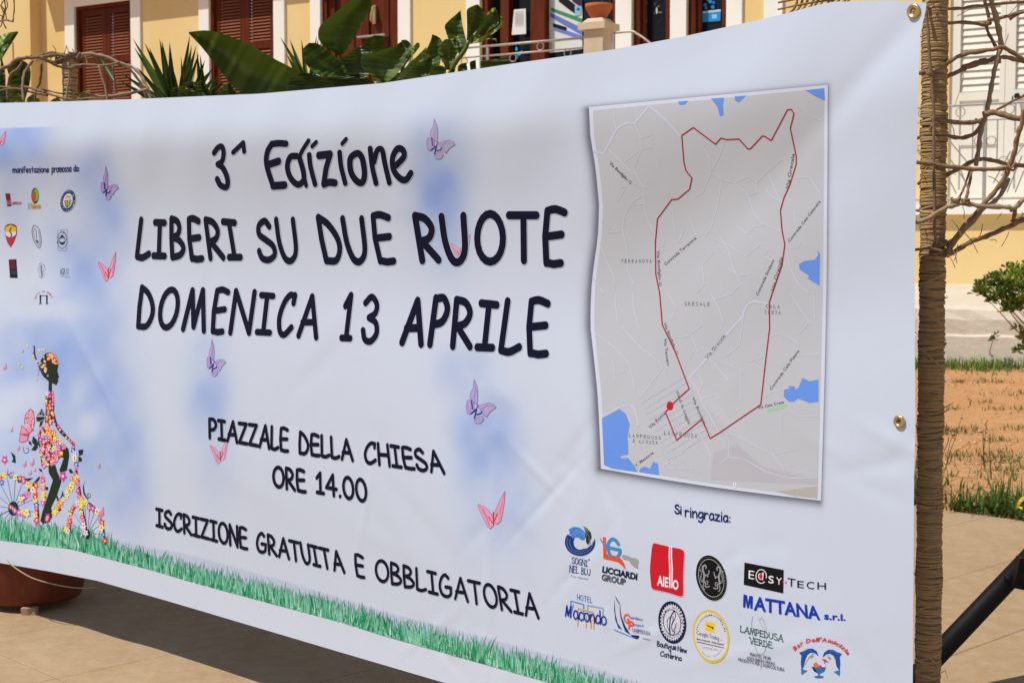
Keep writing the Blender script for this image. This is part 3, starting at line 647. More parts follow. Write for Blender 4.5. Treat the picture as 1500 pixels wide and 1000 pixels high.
def glyph(ink, ch, q, u0, u1, rx, ry, col, layer, halo=None, serif=0):
    gw, st = G[ch]; sm_ = None
    def mp(p): return quad(q, u0+(u1-u0)*(p[0]/gw if gw else 0), p[1])
    for it in st:
        if isinstance(it, str): sm_ = it; continue
        if sm_ == 'o':
            cx, cy, rr, r2 = it; P = [mp((cx+rr*math.cos(t), cy+r2*math.sin(t))) for t in np.linspace(0, 2*math.pi, 21)]
        else: P = [mp(p) for p in (cm(it, 5) if sm_ == 's' else it)]
        for a, b_ in zip(P[:-1], P[1:]):
            if halo: ink.cap(a, b_, rx+halo, ry+halo, (198, 203, 222), layer-1)
            ink.cap(a, b_, rx, ry, col, layer)
        if serif and sm_ is None:
            for p in (it[0], it[-1]):
                if p[1] < .03 or p[1] > .96: ink.cap(mp((p[0]-serif, p[1])), mp((p[0]+serif, p[1])), rx, ry, col, layer)
        sm_ = None
def word(ink, text, q, rx, ry, col, layer=2, halo=None, gap=.20, space=.45, serif=0):
    q = ((q[0][0]+rx, q[0][1]+ry), (q[1][0]-rx, q[1][1]+ry), (q[2][0]-rx, q[2][1]-ry), (q[3][0]+rx, q[3][1]-ry))
    ws = [(G[c][0] if c != ' ' else space) for c in text]; tot = sum(ws)+gap*(len(text)-1); u = 0
    for c, w_ in zip(text, ws):
        if c != ' ': glyph(ink, c, q, u/tot, (u+w_)/tot, rx, ry, col, layer, halo, serif)
        u += w_+gap
# Blender's own typeface, flattened to polygons
_fc = {}
def ftext(text, bold=0.0):
    k = (text, bold)
    if k not in _fc:
        c = bpy.data.curves.new('t', 'FONT'); c.body = text; c.size = 1; c.resolution_u = 3; c.offset = bold
        o = bpy.data.objects.new('t', c); COL.objects.link(o); bpy.context.view_layer.update()
        me = o.evaluated_get(bpy.context.evaluated_depsgraph_get()).to_mesh()
        v = np.array([x.co[:2] for x in me.vertices]) if len(me.vertices) else np.zeros((0, 2)); f = [tuple(p.vertices) for p in me.polygons]
        o.to_mesh_clear(); bpy.data.objects.remove(o); bpy.data.curves.remove(c); _fc[k] = (v, f)
    return _fc[k]
CAPH = ftext('H')[0][:, 1].max()
def ft(ink, text, q, col, layer=2, bold=0.0, slant=0):
    """q: top-left, top-right, baseline-right, baseline-left for the capital height"""
    v, f = ftext(text, bold)
    if not len(v): return
    x0, x1 = v[:, 0].min(), v[:, 0].max(); P = [quad(q, (a-x0)/(x1-x0)+slant*b_/CAPH, b_/CAPH) for a, b_ in v]; ink.raw(P, f, col, layer)
def fline(ink, text, p, q_, h, col, layer=2, bold=0.0):
    """text along p->q_ (baseline, pixels), capital height h at right angles"""
    d = np.array(q_, float)-np.array(p, float); d /= np.linalg.norm(d); nn = np.array([d[1], -d[0]])*h
    ft(ink, text, (tuple(np.array(p)+nn), tuple(np.array(q_)+nn), tuple(q_), tuple(p)), col, layer, bold)
def farc(ink, text, c, rx, ry, a0, a1, h, col, layer=2, bold=0.0, wf=.62, inward=False):
    n = len(text)
    for i, ch in enumerate(text):
        if ch == ' ': continue
        t = math.radians(a0+(a1-a0)*(i+.5)/n); dt = math.radians((a1-a0)/n)*wf/2
        p1 = (c[0]+rx*math.cos(t-dt), c[1]+ry*math.sin(t-dt)); p2 = (c[0]+rx*math.cos(t+dt), c[1]+ry*math.sin(t+dt))
        sc = (1+h/rx, 1+h/ry) if not inward else (1-h/rx, 1-h/ry)
        t1 = (c[0]+(p1[0]-c[0])*sc[0], c[1]+(p1[1]-c[1])*sc[1]); t2 = (c[0]+(p2[0]-c[0])*sc[0], c[1]+(p2[1]-c[1])*sc[1])
        ft(ink, ch, (t1, t2, p2, p1), col, layer, bold)
INK = (14, 16, 42)
# line 1, traced letter by letter
L1 = Ink()
def tstroke(pts, ox, oy, k, rx, ry, smooth=True, closed=False):
    P = T(pts, ox, oy, k); P = cm(P, 5, closed) if smooth else P
    for a, b_ in zip(P[:-1], P[1:]): L1.cap(a, b_, rx+.7, ry+.7, (198, 203, 222), 1); L1.cap(a, b_, rx, ry, INK, 2)
A_ = (190, 180, 7.143)
tstroke([(885, 315), (925, 262), (968, 252), (985, 320), (970, 400), (925, 435)], *A_, 3.0, 4.2)
tstroke([(925, 435), (975, 470), (1018, 560), (1028, 640), (1005, 675), (950, 650), (918, 590)], *A_, 3.3, 4.4)
tstroke([(1085, 310), (1190, 210), (1200, 300)], *A_, 2.8, 3.6, smooth=False)
B_ = (380, 180, 6.25)
tstroke([(118, 192), (78, 260), (65, 350), (85, 450), (128, 580)], *B_, 3.4, 4.4); tstroke([(118, 195), (180, 188), (245, 192)], *B_, 3.6, 4.6); tstroke([(80, 385), (178, 352)], *B_, 3.6, 5.2, False); tstroke([(128, 578), (232, 570)], *B_, 4.0, 5.4, False)
tstroke([(345, 305), (285, 315), (258, 400), (285, 500), (350, 565), (405, 530), (405, 450), (372, 330)], *B_, 3.4, 4.6); tstroke([(452, 165), (392, 260), (372, 330), (400, 440), (430, 575)], *B_, 2.6, 3.4)
tstroke([(458, 292), (470, 400), (512, 565)], *B_, 3.2, 3.6); tstroke([(522, 178), (485, 216)], *B_, 2.4, 3.2, False)
tstroke([(545, 300), (650, 288)], *B_, 3.6, 5.4, False); tstroke([(650, 288), (612, 420), (592, 560)], *B_, 3.6, 4.2, False); tstroke([(592, 562), (640, 545), (695, 550)], *B_, 3.6, 5.2)
tstroke([(736, 270), (750, 400), (788, 555)], *B_, 3.2, 3.6); tstroke([(796, 150), (760, 192)], *B_, 2.4, 3.2, False)
tstroke([(890, 282), (835, 330), (840, 450), (895, 535), (945, 545), (965, 470), (950, 350), (925, 295)], *B_, 3.8, 4.8, True, True)
tstroke([(1016, 235), (1035, 400), (1070, 555)], *B_, 3.4, 3.8); tstroke([(1050, 360), (1080, 255), (1125, 250), (1150, 370), (1192, 548)], *B_, 3.4, 4.2)
tstroke([(1255, 390), (1325, 310), (1315, 250), (1265, 240), (1222, 320), (1230, 430), (1290, 510), (1345, 520), (1388, 462)], *B_, 3.6, 4.8)
L1.build('lettering', banner, 'first line of bold dark lettering reading 3^ Edizione')
def boxed(name, label, items, ox, oy, k, rx, ry):
    ink = Ink()
    for ch, q in items:
        q = T(q, ox, oy, k); q = ((q[0][0]+rx, q[0][1]+ry), (q[1][0]-rx, q[1][1]+ry), (q[2][0]-rx, q[2][1]-ry), (q[3][0]+rx, q[3][1]-ry))
        glyph(ink, ch, q, 0, 1, rx, ry, INK, 2, .7)
    return ink
def build_words(label, groups):
    for (items, ox, oy, k, rx, ry) in groups:
        for a, b_, lb in items:
            boxed('lettering', lb, a, ox, oy, k, rx, ry).build('lettering', banner, lb)
C_ = (190, 300, 5.769); D_ = (440, 290, 3.6585); E_ = (190, 400, 4.8387); F_ = (480, 410, 4.4118)
for lab, items, org, rx, ry in (
  ('word LIBERI in bold dark navy capitals', [('L', [(75, 100), (200, 100), (180, 475), (45, 475)]), ('I', [(200, 115), (315, 115), (315, 465), (185, 465)]), ('B', [(335, 90), (455, 95), (480, 472), (340, 472)]), ('E', [(475, 85), (602, 90), (632, 490), (502, 490)]), ('R', [(622, 98), (775, 105), (810, 475), (662, 478)]), ('I', [(772, 108), (905, 115), (957, 475), (825, 478)])], C_, 3.0, 5.0),
  ('word SU in bold dark navy capitals', [('S', [(1055, 110), (1205, 110), (1262, 492), (1085, 492)]), ('U', [(1222, 100), (1398, 100), (1452, 498), (1262, 498)])], C_, 3.0, 4.8),
  ('word DUE in bold dark navy capitals', [('D', [(80, 85), (200, 90), (242, 360), (125, 360)]), ('U', [(215, 93), (342, 93), (378, 358), (250, 358)]), ('E', [(368, 70), (487, 72), (515, 362), (410, 362)])], D_, 3.4, 5.2),
  ('word RUOTE in bold dark navy capitals', [('R', [(597, 75), (732, 80), (757, 352), (635, 355)]), ('U', [(742, 80), (890, 75), (915, 362), (772, 362)]), ('O', [(935, 65), (1100, 65), (1105, 362), (932, 362)]), ('T', [(1103, 65), (1282, 65), (1282, 355), (1120, 355)]), ('E', [(1300, 40), (1438, 40), (1412, 375), (1296, 375)])], D_, 4.2, 5.6),
  ('word DOMENICA in bold dark navy capitals', [('D', [(70, 80), (200, 80), (172, 405), (42, 405)]), ('O', [(225, 95), (375, 95), (335, 408), (185, 408)]), ('M', [(400, 100), (565, 100), (542, 430), (365, 418)]), ('E', [(600, 95), (720, 95), (672, 442), (568, 440)]), ('N', [(735, 105), (902, 112), (870, 445), (700, 443)]), ('I', [(920, 128), (1035, 132), (1010, 447), (888, 445)]), ('C', [(1065, 128), (1192, 128), (1160, 458), (1035, 458)]), ('A', [(1215, 140), (1350, 145), (1338, 477), (1183, 465)])], E_, 3.1, 4.6),
  ('number 13 in bold dark navy print', [('1', [(110, 75), (190, 78), (158, 400), (77, 398)]), ('3', [(235, 88), (345, 90), (328, 418), (210, 415)])], F_, 3.2, 4.8),
  ('word APRILE in bold dark navy capitals', [('A', [(500, 107), (640, 110), (622, 438), (465, 428)]), ('P', [(680, 92), (800, 95), (770, 440), (645, 440)]), ('R', [(815, 103), (970, 108), (938, 455), (787, 452)]), ('I', [(978, 120), (1112, 128), (1083, 465), (950, 465)]), ('L', [(1140, 112), (1280, 115), (1254, 490), (1103, 488)]), ('E', [(1290, 103), (1447, 108), (1430, 507), (1282, 505)])], F_, 3.9, 5.6)):
    boxed('lettering', lab, items, *org, rx, ry).build('lettering', banner, lab)
for lab, ws, rx, ry in (
  ('line PIAZZALE DELLA CHIESA in dark capitals', [('PIAZZALE', T([(58, 42), (528, 98), (528, 252), (62, 172)], 290, 600, 3.947)), ('DELLA', T([(583, 118), (888, 166), (903, 303), (580, 262)], 290, 600, 3.947)), ('CHIESA', T([(960, 174), (1395, 232), (1432, 377), (960, 315)], 290, 600, 3.947))], 1.9, 2.8),
  ('line ORE 14.00 in dark capitals', [('ORE', T([(430, 318), (622, 338), (630, 487), (430, 450)], 290, 600, 3.947)), ('14.00', T([(680, 352), (975, 395), (985, 542), (682, 488)], 290, 600, 3.947))], 1.9, 2.8),
  ('line ISCRIZIONE GRATUITA E OBBLIGATORIA in dark capitals', [('ISCRIZIONE', T([(38, 60), (712, 205), (720, 382), (40, 210)], 220, 730, 5)), ('GRATUITA', T([(772, 232), (1398, 380), (1432, 552), (778, 395)], 220, 730, 5)), ('E', T([(86, 136), (162, 155), (172, 330), (102, 316)], 500, 780, 4.8387)), ('OBBLIGATORIA', T([(236, 176), (1375, 425), (1407, 614), (240, 345)], 500, 780, 4.8387))], 1.75, 2.5),
  ('small line manifestazione promossa da', [('manifestazione', T([(137, 402), (541, 398), (541, 474), (137, 478)], 0, 190, 7.5)), ('promossa', T([(567, 388), (788, 380), (788, 466), (567, 474)], 0, 190, 7.5)), ('da:', T([(806, 385), (876, 383), (876, 463), (806, 463)], 0, 190, 7.5))], .55, .8),
  ('small line Si ringrazia', [('Si', ((988, 737), (999, 739), (999, 754), (988, 752))), ('ringrazia:', ((1003, 740), (1071, 749), (1071, 766), (1003, 757)))], .95, 1.25)):
    hl = .45 if rx > 1 else None
    for t_, q in ws: ink = Ink(); word(ink, t_, q, rx, ry, INK if rx > 1.2 else (24, 36, 100), 2, hl, gap=.20 if rx > 1.2 else .17); ink.build('lettering', banner, 'word '+t_.strip(':')+' in the '+lab.replace('small line', 'small text line'))

# ------------------------------------------------------------------ route map print
mp_ = Ink(); n = 26; m2 = 30
GR = [[None]*(m2+1) for _ in range(n+1)]
def mapgrid(ink, inset, col, layer):
    Lx = [(x+inset, y) for x, y in MAPL]; P = []
    for i in range(n+1):
        t = i/n; yl = 157+inset*.9+(686-157-inset*1.8)*t; yr = 124.5+inset+(733-124.5-inset*2)*t
        xl = float(np.interp(yl, ml_y, ml_x))+inset; xr = float(np.interp(yr, [p[1] for p in MAPR], [p[0] for p in MAPR]))-inset
        for j in range(m2+1):
            u = j/m2; yy = yl+(yr-yl)*u; bow = 3*math.sin(u*math.pi)*t; P.append((xl+(xr-xl)*u, yy+bow))
    ink.raw(P, [(i*(m2+1)+j, i*(m2+1)+j+1, (i+1)*(m2+1)+j+1, (i+1)*(m2+1)+j) for i in range(n) for j in range(m2)], col, layer)
mapgrid(mp_, 0, (205, 210, 226), 0); mapgrid(mp_, 5.5, (186, 189, 196), 1)
M3 = (850, 110, 3.126); M4 = (850, 430, 3.126)
mo = mp_.build('map_print', banner, 'grey route map with white border and red route')
for pg, o_ in (([(100, 570), (180, 528), (210, 550), (228, 600), (218, 650), (222, 735), (185, 743), (187, 752), (222, 752), (250, 790), (265, 816), (150, 800), (110, 784)], M4),
               ([(275, 800), (295, 790), (320, 800), (335, 768), (358, 778), (362, 830), (270, 816)], M4),
               ([(1092, 393), (1050, 400), (1018, 385), (1000, 430), (985, 440), (985, 425), (960, 422), (935, 440), (932, 470), (955, 493), (980, 495), (1000, 480), (1050, 500), (1092, 495)], M4),
               ([(448, 122), (497, 118), (480, 137), (455, 137)], M3), ([(600, 108), (660, 104), (655, 140), (658, 185), (640, 190), (630, 150)], M3), ([(708, 98), (762, 95), (728, 127), (710, 118)], M3),
               ([(1030, 70), (1118, 61), (1121, 118), (1080, 100)], M3), ([(1003, 865), (1030, 850), (1075, 845), (1090, 825), (1085, 800), (1099, 820), (1097, 965), (1080, 955), (1040, 930), (1050, 920), (1005, 890)], M3)):
    wt = Ink(); wt.poly(T(pg, *o_), (104, 146, 226), 2); wt.build('map_water', mo)
wt = Ink(); wt.poly(T([(855, 530), (940, 503), (942, 524), (862, 542)], *M4), (160, 196, 160), 2); wt.build('map_park', mo); wt = Ink()
wt.poly(T([(720, 690), (830, 790), (1090, 850), (1085, 872), (600, 850), (610, 730)], *M4), (181, 180, 188), 2)
wt.poly(T([(900, 905), (1086, 880), (1086, 936), (980, 925)], *M4), (178, 172, 168), 2)
wt.build('map_zone', mo)
RC = (196, 200, 216)
for pg, o_, w_ in (([(60, 350), (108, 362), (140, 300), (170, 245), (215, 218), (250, 222), (315, 143), (340, 160), (400, 215), (462, 285)], M3, 3.2),
                   ([(495, 390), (560, 320), (660, 200), (740, 110), (765, 50), (795, 35), (860, 45)], M4, 3.4), ([(100, 563), (190, 515), (235, 508), (255, 540), (268, 605)], M4, 2.6), ([(500, 392), (540, 440), (560, 500), (640, 640)], M4, 1.6)):
    rd = Ink(); rd.line(T(pg, *o_), w_, RC, 3); rd.build('map_road', mo)
minor3 = [[(160, 150), (155, 200), (165, 245)], [(262, 140), (262, 190), (250, 222)], [(250, 222), (275, 285), (280, 340), (200, 400)], [(280, 290), (330, 275), (330, 330), (275, 345)], [(280, 340), (245, 430), (290, 520), (300, 640), (335, 720)], [(130, 340), (200, 410), (245, 460)],
          [(245, 495), (310, 520), (305, 480)], [(290, 550), (240, 580), (205, 640), (195, 710), (215, 800), (220, 900), (245, 960)], [(100, 670), (140, 690), (130, 720), (200, 715)], [(580, 310), (565, 330), (590, 380), (600, 450), (560, 540), (510, 570)], [(660, 300), (640, 370), (610, 430), (590, 440)],
          [(610, 450), (650, 480), (710, 495), (770, 550), (790, 620), (830, 680), (920, 715)], [(650, 480), (630, 600), (600, 700), (570, 745), (530, 730), (500, 650)], [(710, 495), (770, 465), (810, 490), (860, 440), (930, 385), (960, 420)], [(770, 550), (810, 540), (810, 490)], [(860, 450), (890, 520), (920, 580), (980, 610), (985, 680)],
          [(980, 470), (1050, 470), (1090, 530), (1105, 540)], [(1000, 145), (1060, 190), (1110, 210)], [(610, 750), (680, 780), (760, 830), (830, 770)], [(640, 740), (680, 800), (700, 880), (740, 960), (690, 1000)], [(720, 690), (770, 730), (800, 690), (830, 690)], [(420, 600), (430, 680), (440, 740)], [(450, 770), (480, 700)],
          [(370, 700), (385, 780), (345, 800)], [(400, 800), (340, 800)], [(610, 810), (560, 870), (570, 960), (530, 1000)], [(670, 880), (720, 920), (780, 910)], [(940, 790), (1000, 790), (1010, 760)], [(950, 810), (960, 880), (1000, 960), (1050, 1000)], [(90, 770), (120, 850), (160, 930), (150, 1000)], [(60, 930), (110, 1000)], [(860, 800), (840, 830), (880, 850)], [(180, 520), (215, 510), (170, 580)], [(260, 560), (240, 600), (290, 590)], [(850, 520), (880, 560), (925, 580)]]
minor4 = [[(160, 0), (170, 130)], [(240, 0), (250, 90), (270, 160)], [(400, 0), (440, 60), (420, 120)], [(600, 0), (640, 80), (655, 140)], [(610, 30), (700, 0)], [(70, 180), (170, 260), (230, 330), (250, 440)], [(80, 260), (150, 310), (160, 400)], [(190, 150), (260, 230), (380, 330)], [(430, 200), (510, 195), (540, 270)], [(480, 200), (560, 145)], [(500, 300), (520, 265), (550, 300)],
          [(600, 290), (690, 330), (735, 350), (735, 500)], [(590, 290), (680, 400)], [(750, 100), (730, 240), (660, 290)], [(860, 200), (910, 185), (990, 220), (1000, 280), (1090, 280)], [(780, 310), (840, 290), (820, 250)], [(790, 320), (840, 350)], [(1000, 190), (1050, 130), (1090, 150)], [(1050, 130), (1000, 60), (960, 0)], [(1075, 120), (1070, 0)], [(830, 480), (880, 450), (960, 430)],
          [(660, 640), (720, 650), (810, 700), (880, 735), (980, 715)], [(880, 735), (930, 800), (1090, 835)], [(640, 775), (680, 745), (760, 760), (850, 815), (960, 845), (1090, 840)], [(680, 660), (680, 745)], [(920, 640), (920, 560), (960, 535), (1000, 560), (1090, 560)], [(560, 480), (620, 460), (640, 480)], [(600, 580), (650, 545)], [(380, 790), (470, 720), (560, 640)], [(560, 660), (600, 740), (590, 830)],
          [(270, 480), (380, 340)], [(150, 370), (210, 350), (230, 370)], [(540, 330), (560, 420), (540, 460)], [(270, 610), (350, 650), (300, 700)], [(400, 800), (520, 800)], [(300, 640), (240, 700)]]
for PS, OO in ((minor3, M3), (minor4, M4)):
    for P_ in PS: rd = Ink(); rd.line(T(P_, *OO), 1.45, (196, 201, 214), 3); rd.build('map_road', mo)
rd = Ink()
for k in range(9):                      # town street grid
    a = (290+k*26, 480+k*3); rd.line(T([a, (a[0]+95, a[1]+185)], *M4), .9, (190, 194, 208), 3)
    a = (375+k*17, 330+k*14); rd.line(T([a, (a[0]+70, a[1]+170)], *M4), .8, (190, 194, 208), 3)
for k in range(11):
    a = (282+k*12, 500+k*26); rd.line(T([a, (a[0]+205, a[1]-125)], *M4), .9, (190, 194, 208), 3)
for k in range(6): a = (380+k*26, 700+k*8); rd.line(T([a, (a[0]+60, a[1]+95)], *M4), .8, (190, 194, 208), 3)
rd.build('map_street_grid', mo)['kind'] = 'stuff'
rt = Ink()
R3 = [(365, 1000), (347, 910), (345, 770), (355, 658), (420, 570), (448, 568), (502, 523), (513, 472), (485, 437), (476, 400), (466, 277), (519, 241), (621, 317), (645, 289), (672, 296), (728, 293), (768, 338), (781, 338), (834, 280), (845, 280), (876, 300), (950, 160), (968, 158), (980, 178), (963, 245), (990, 370), (990, 410), (960, 505), (935, 560), (918, 618), (925, 710), (938, 775), (925, 870), (880, 1000)]
R4 = [(880, 0), (867, 40), (868, 160), (850, 310), (828, 507), (640, 635), (596, 662), (560, 572), (443, 670), (392, 542), (412, 515), (500, 435), (440, 275), (377, 142), (365, 0)]
Rp = T(R3, *M3)+T(R4, *M4)
for a, b_ in zip(Rp[:-1], Rp[1:]): rt.cap(a, b_, .85, .85, (166, 26, 48), 5)
rt.poly(circ(850+412/3.126, 430+513/3.126, 5, 6.4, 20), (196, 30, 40), 5)
rt.build('route_line', mo)
lb = Ink(); LC = (92, 92, 98)
for t_, p, q_, h, o_ in (('Via Bonfiglio G', (133, 405), (230, 500), 13, M3), ('Contrada Terranova', (392, 872), (535, 748), 13, M3), ('Contrada Cala Calandra', (960, 765), (1103, 580), 12, M3), ('Via Grecale', (955, 522), (984, 362), 15, M3), ('Via Grecale', (888, 990), (930, 835), 15, M3), ('Contrada Sindaco', (815, 1010), (890, 848), 12, M3), ('Via Bonfiglio G', (352, 805), (362, 965), 12, M3),
                         ('Via Grecale', (583, 300), (668, 195), 15, M4), ('Via Bonfiglio G', (382, 135), (440, 280), 12, M4), ('Via Tacceri', (384, 205), (398, 328), 12, M4), ('Via d. la Loggia', (438, 445), (496, 598), 12, M4), ('Via Bonfiglio', (512, 475), (570, 612), 12, M4), ('Via Roma', (322, 618), (395, 548), 15, M4), ('Via Cala Creta', (815, 528), (935, 500), 12, M4), ('Contrada Cala Pisana', (876, 442), (1005, 262), 12, M4), ('V. Mazzone', (256, 792), (338, 730), 12, M4)):
    (a, b_) = T([p], *o_)[0]; (c, d) = T([q_], *o_)[0]; lb = Ink(); fline(lb, t_, (a, b_), (c, d), h/3.126, LC, 4, .006); lb.build('map_label', mo)
def spaced(t_, a, b_, h, o_):
    n_ = len(t_); lb = Ink()
    for i, ch in enumerate(t_):
        if ch == ' ': continue
        u = (i+.2)/n_; u2 = (i+.78)/n_; p = (a[0]+(b_[0]-a[0])*u, a[1]+(b_[1]-a[1])*u); q_ = (a[0]+(b_[0]-a[0])*(u2 if ch != 'I' else u+.02), a[1]+(b_[1]-a[1])*u2)
        (p, q_) = T([p, q_], *o_); ft(lb, ch, ((p[0], p[1]-h/3.126), (q_[0], q_[1]-h/3.126), q_, p), (120, 120, 126), 4)
    lb.build('map_label', mo)
spaced('TERRANOVA', (185, 860), (332, 860), 17, M3); spaced('GRECALE', (475, 54), (598, 57), 17, M4); spaced('CALA', (848, 65), (918, 68), 16, M4); spaced('CRETA', (843, 92), (922, 96), 16, M4)
spaced('LAMPEDUSA', (382, 645), (540, 660), 18, M4); spaced('LAMPEDUSA', (220, 655), (374, 668), 16, M4); spaced('E LINOSA', (240, 680), (358, 690), 16, M4)
x, y = T([(709, 876)], *M4)[0]; lb = Ink(); lb.poly(circ(x, y, 2.6, 4, 12), (226, 228, 240), 4); lb.stroke([(x, y-1.6), (x, y+1.8)], .5, (70, 110, 180), 5)
lb.build('map_pin', mo)

# ------------------------------------------------------------------ printed grass strip
gi = Ink()
def gb(x): return float(np.interp(x, [-400, 0, 105, 220, 274, 317, 500, 560, 808, 1400], [770, 791, 804, 834, 850, 862, 911, 930, 1000, 1175]))
greens = [(38, 140, 98), (60, 158, 116), (26, 118, 76), (96, 178, 142), (130, 196, 168), (150, 200, 180), (46, 150, 120), (190, 218, 208), (30, 128, 70)]
xs_ = np.sort(rng.uniform(-300, 1100, 7600))
for x in rng.permutation(xs_):
    far_ = np.clip((x+100)/900, 0, 1); b0 = gb(x); tall = 30 if x < 170 else 21+9*far_
    back = random.random(); hgt = tall*(.35+.75*random.random()**1.4); yb = b0-random.random()**2.2*tall*.45; lean = random.gauss(0, .16)*hgt; w_ = .7+.7*random.random()
    yb = min(yb, gb(x)-.2)
    c = random.choice(greens[:5] if random.random() < .7 else greens); 
    if hgt > tall*.85 and random.random() < .6: c = random.choice([(120, 185, 160), (150, 200, 188), (96, 170, 140)])
    gi.raw([(x-w_, yb), (x+w_, gb(x+w_)-.1 if yb > b0-1 else yb), (x+lean*.4+w_*.4, yb-hgt*.6), (x+lean, yb-hgt), (x+lean*.4-w_*.4, yb-hgt*.6)], [(0, 1, 2, 3, 4)], c, 1)
o = gi.build('grass_print', banner); o['kind'] = 'stuff'

# ------------------------------------------------------------------ butterflies
def butterfly(kind, x0, y0, x1, y1, alpha=1.0):
    ink = Ink(); ink.base = -2.2 if x0 in (657, 308) else 0; f = lambda P: [(x0+(x1-x0)*a, y0+(y1-y0)*b_) for a, b_ in P]
    alpha *= .78
    mixc = lambda c, a: tuple(int(c[i]*a+(188, 192, 208)[i]*(1-a)) for i in range(3))
    if kind == 'v':
        wc = mixc((166, 150, 202), alpha); ed = mixc((128, 100, 176), alpha); dk = mixc((44, 28, 140), min(1, alpha+.2)); rdc = mixc((190, 40, 90), min(1, alpha+.2))
        q = lambda P: f([((a-135)/430, (b_-155)/650) for a, b_ in P])
        for P in ([(250, 155), (285, 240), (302, 340), (300, 450), (290, 530), (240, 480), (190, 420), (200, 350), (235, 290)], [(200, 455), (150, 470), (135, 560), (150, 650), (190, 670), (250, 600), (240, 500)],
                  [(310, 560), (380, 520), (470, 505), (540, 530), (565, 570), (520, 600), (470, 640), (430, 710), (390, 680), (350, 620)], [(260, 740), (370, 690), (390, 740), (350, 795), (300, 805), (255, 780)]):
            P = q(P); ink.poly(P, wc, 1); ink.stroke(P, .35, ed, 2, closed=True)
        for P in ([(250, 170), (270, 300), (240, 440)], [(290, 300), (262, 420), (255, 520)], [(165, 480), (165, 640)], [(205, 480), (215, 560), (190, 650)], [(360, 600), (440, 545), (550, 560)], [(370, 560), (400, 650), (430, 700)], [(330, 600), (400, 560), (440, 520)], [(265, 760), (380, 735)]):
            ink.stroke(q(P), .3, ed, 2)
        for P in ([(215, 470), (228, 590)], [(205, 660), (275, 600)], [(285, 585), (255, 725)], [(290, 672), (345, 655), (365, 625)]): ink.stroke(q(P), .8, dk, 3)
        ink.stroke(q([(308, 528), (282, 590)]), .6, rdc, 3)
    else:
        wc = mixc((226, 150, 178), alpha); ed = mixc((200, 84, 124), alpha); dk = mixc((184, 26, 76), min(1, alpha+.15))
        for P in ([(0, .34), (.27, .42), (.50, .60), (.57, .75), (.57, .92), (.46, 1), (.34, .93), (.20, .70), (.03, .45)], [(1, 0), (.97, .3), (.90, .60), (.85, .78), (.72, .88), (.60, .82), (.60, .62), (.75, .35), (.88, .15)]):
            P = f(P); ink.poly(P, wc, 1); ink.stroke(P, .35, ed, 2, closed=True)
        for P in ([(.05, .38), (.3, .6), (.5, .8)], [(.97, .08), (.85, .45), (.66, .72)], [(.2, .45), (.4, .9)], [(.9, .3), (.8, .75)], [(.15, .5), (.35, .7), (.45, .95)]): ink.stroke(f(P), .3, ed, 2)
        for P in ([(.57, .55), (.58, .9)], [(.62, .78), (.72, .6)], [(.40, .68), (.54, .84)]): ink.stroke(f(P), .6, dk, 3)
    return ink
for kind, bx, al, lb_ in (('v', (683, 555, 727, 620), 1, 'violet butterfly below the word APRILE'), ('v', (625, 174, 667, 233), .7, 'faint violet butterfly after Edizione'), ('v', (148, 244, 174, 293), 1.1, 'violet butterfly near the left logos'), ('v', (303, 497, 331, 551), .9, 'violet butterfly below DOMENICA'),
                          ('p', (144, 369, 170, 412), 1.1, 'pink butterfly left of LIBERI'), ('p', (657, 343, 689, 380), .6, 'pink butterfly behind RUOTE'), ('p', (308, 638, 334, 679), .8, 'pink butterfly under PIAZZALE'), ('p', (700, 719, 740, 774), 1.1, 'pink butterfly above OBBLIGATORIA'), ('p', (-14, 192, 9, 216), 1.1, 'pink butterfly at the far left edge')):
    butterfly(kind, *bx, al).build('butterfly_print', banner, lb_)

# ------------------------------------------------------------------ printed cyclist made of flowers
cy = Ink(); DG = (28, 44, 32); a_ = (0, 490, 6.664); b__ = (0, 620, 5.553)
FC = [(236, 96, 40), (240, 200, 40), (214, 60, 150), (60, 110, 214), (238, 140, 190), (226, 60, 50), (232, 228, 240), (250, 150, 50), (240, 236, 120), (200, 110, 200)]
def flower(x, y, r, c=None, layer=5):
    r *= 1.22; c = c or random.choice(FC); a0 = random.random()*6
    P = []
    for k in range(10): rr = r if k % 2 == 0 else r*.55; t = a0+k*math.pi/5; P.append((x+rr*.82*math.cos(t), y+rr*1.15*math.sin(t)))
    cy.poly(P, c, layer); cy.poly(circ(x, y, r*.24, r*.3, 6), (236, 226, 130) if sum(c) < 560 else (200, 90, 60), layer+1)
cy.poly(T([(420, 215), (450, 180), (500, 175), (545, 215), (572, 290), (560, 350), (578, 415), (565, 430), (570, 445), (562, 470), (550, 492), (512, 470), (500, 500), (470, 445), (430, 400), (395, 310), (400, 250)], *a_), DG, 3)
cy.poly(T([(478, 430), (508, 430), (508, 590), (474, 590)], *a_), DG, 3)
cy.stroke(T([(335, 112), (342, 200), (375, 285), (420, 390), (470, 440)], *a_), .9, DG, 3, smooth=True)
cy.poly(T([(448, 590), (522, 600), (532, 700), (520, 800), (505, 900), (560, 1000), (410, 1000), (440, 880), (448, 750)], *a_), DG, 3)
cy.stroke(T([(520, 770), (545, 860), (590, 940), (660, 1010)], *a_), 1.7, DG, 3, smooth=True)
cy.stroke(T([(455, 0), (520, 80), (600, 170)], *b__), 1.6, DG, 3, smooth=True)
cy.poly(T([(335, 30), (415, 20), (470, 120), (530, 175), (505, 260), (440, 330), (390, 350), (340, 345), (325, 220), (310, 130)], *b__), DG, 3)
cy.poly(T([(490, 200), (530, 180), (558, 205), (565, 260), (545, 380), (492, 398), (485, 380), (520, 280), (490, 268)], *b__), DG, 3)
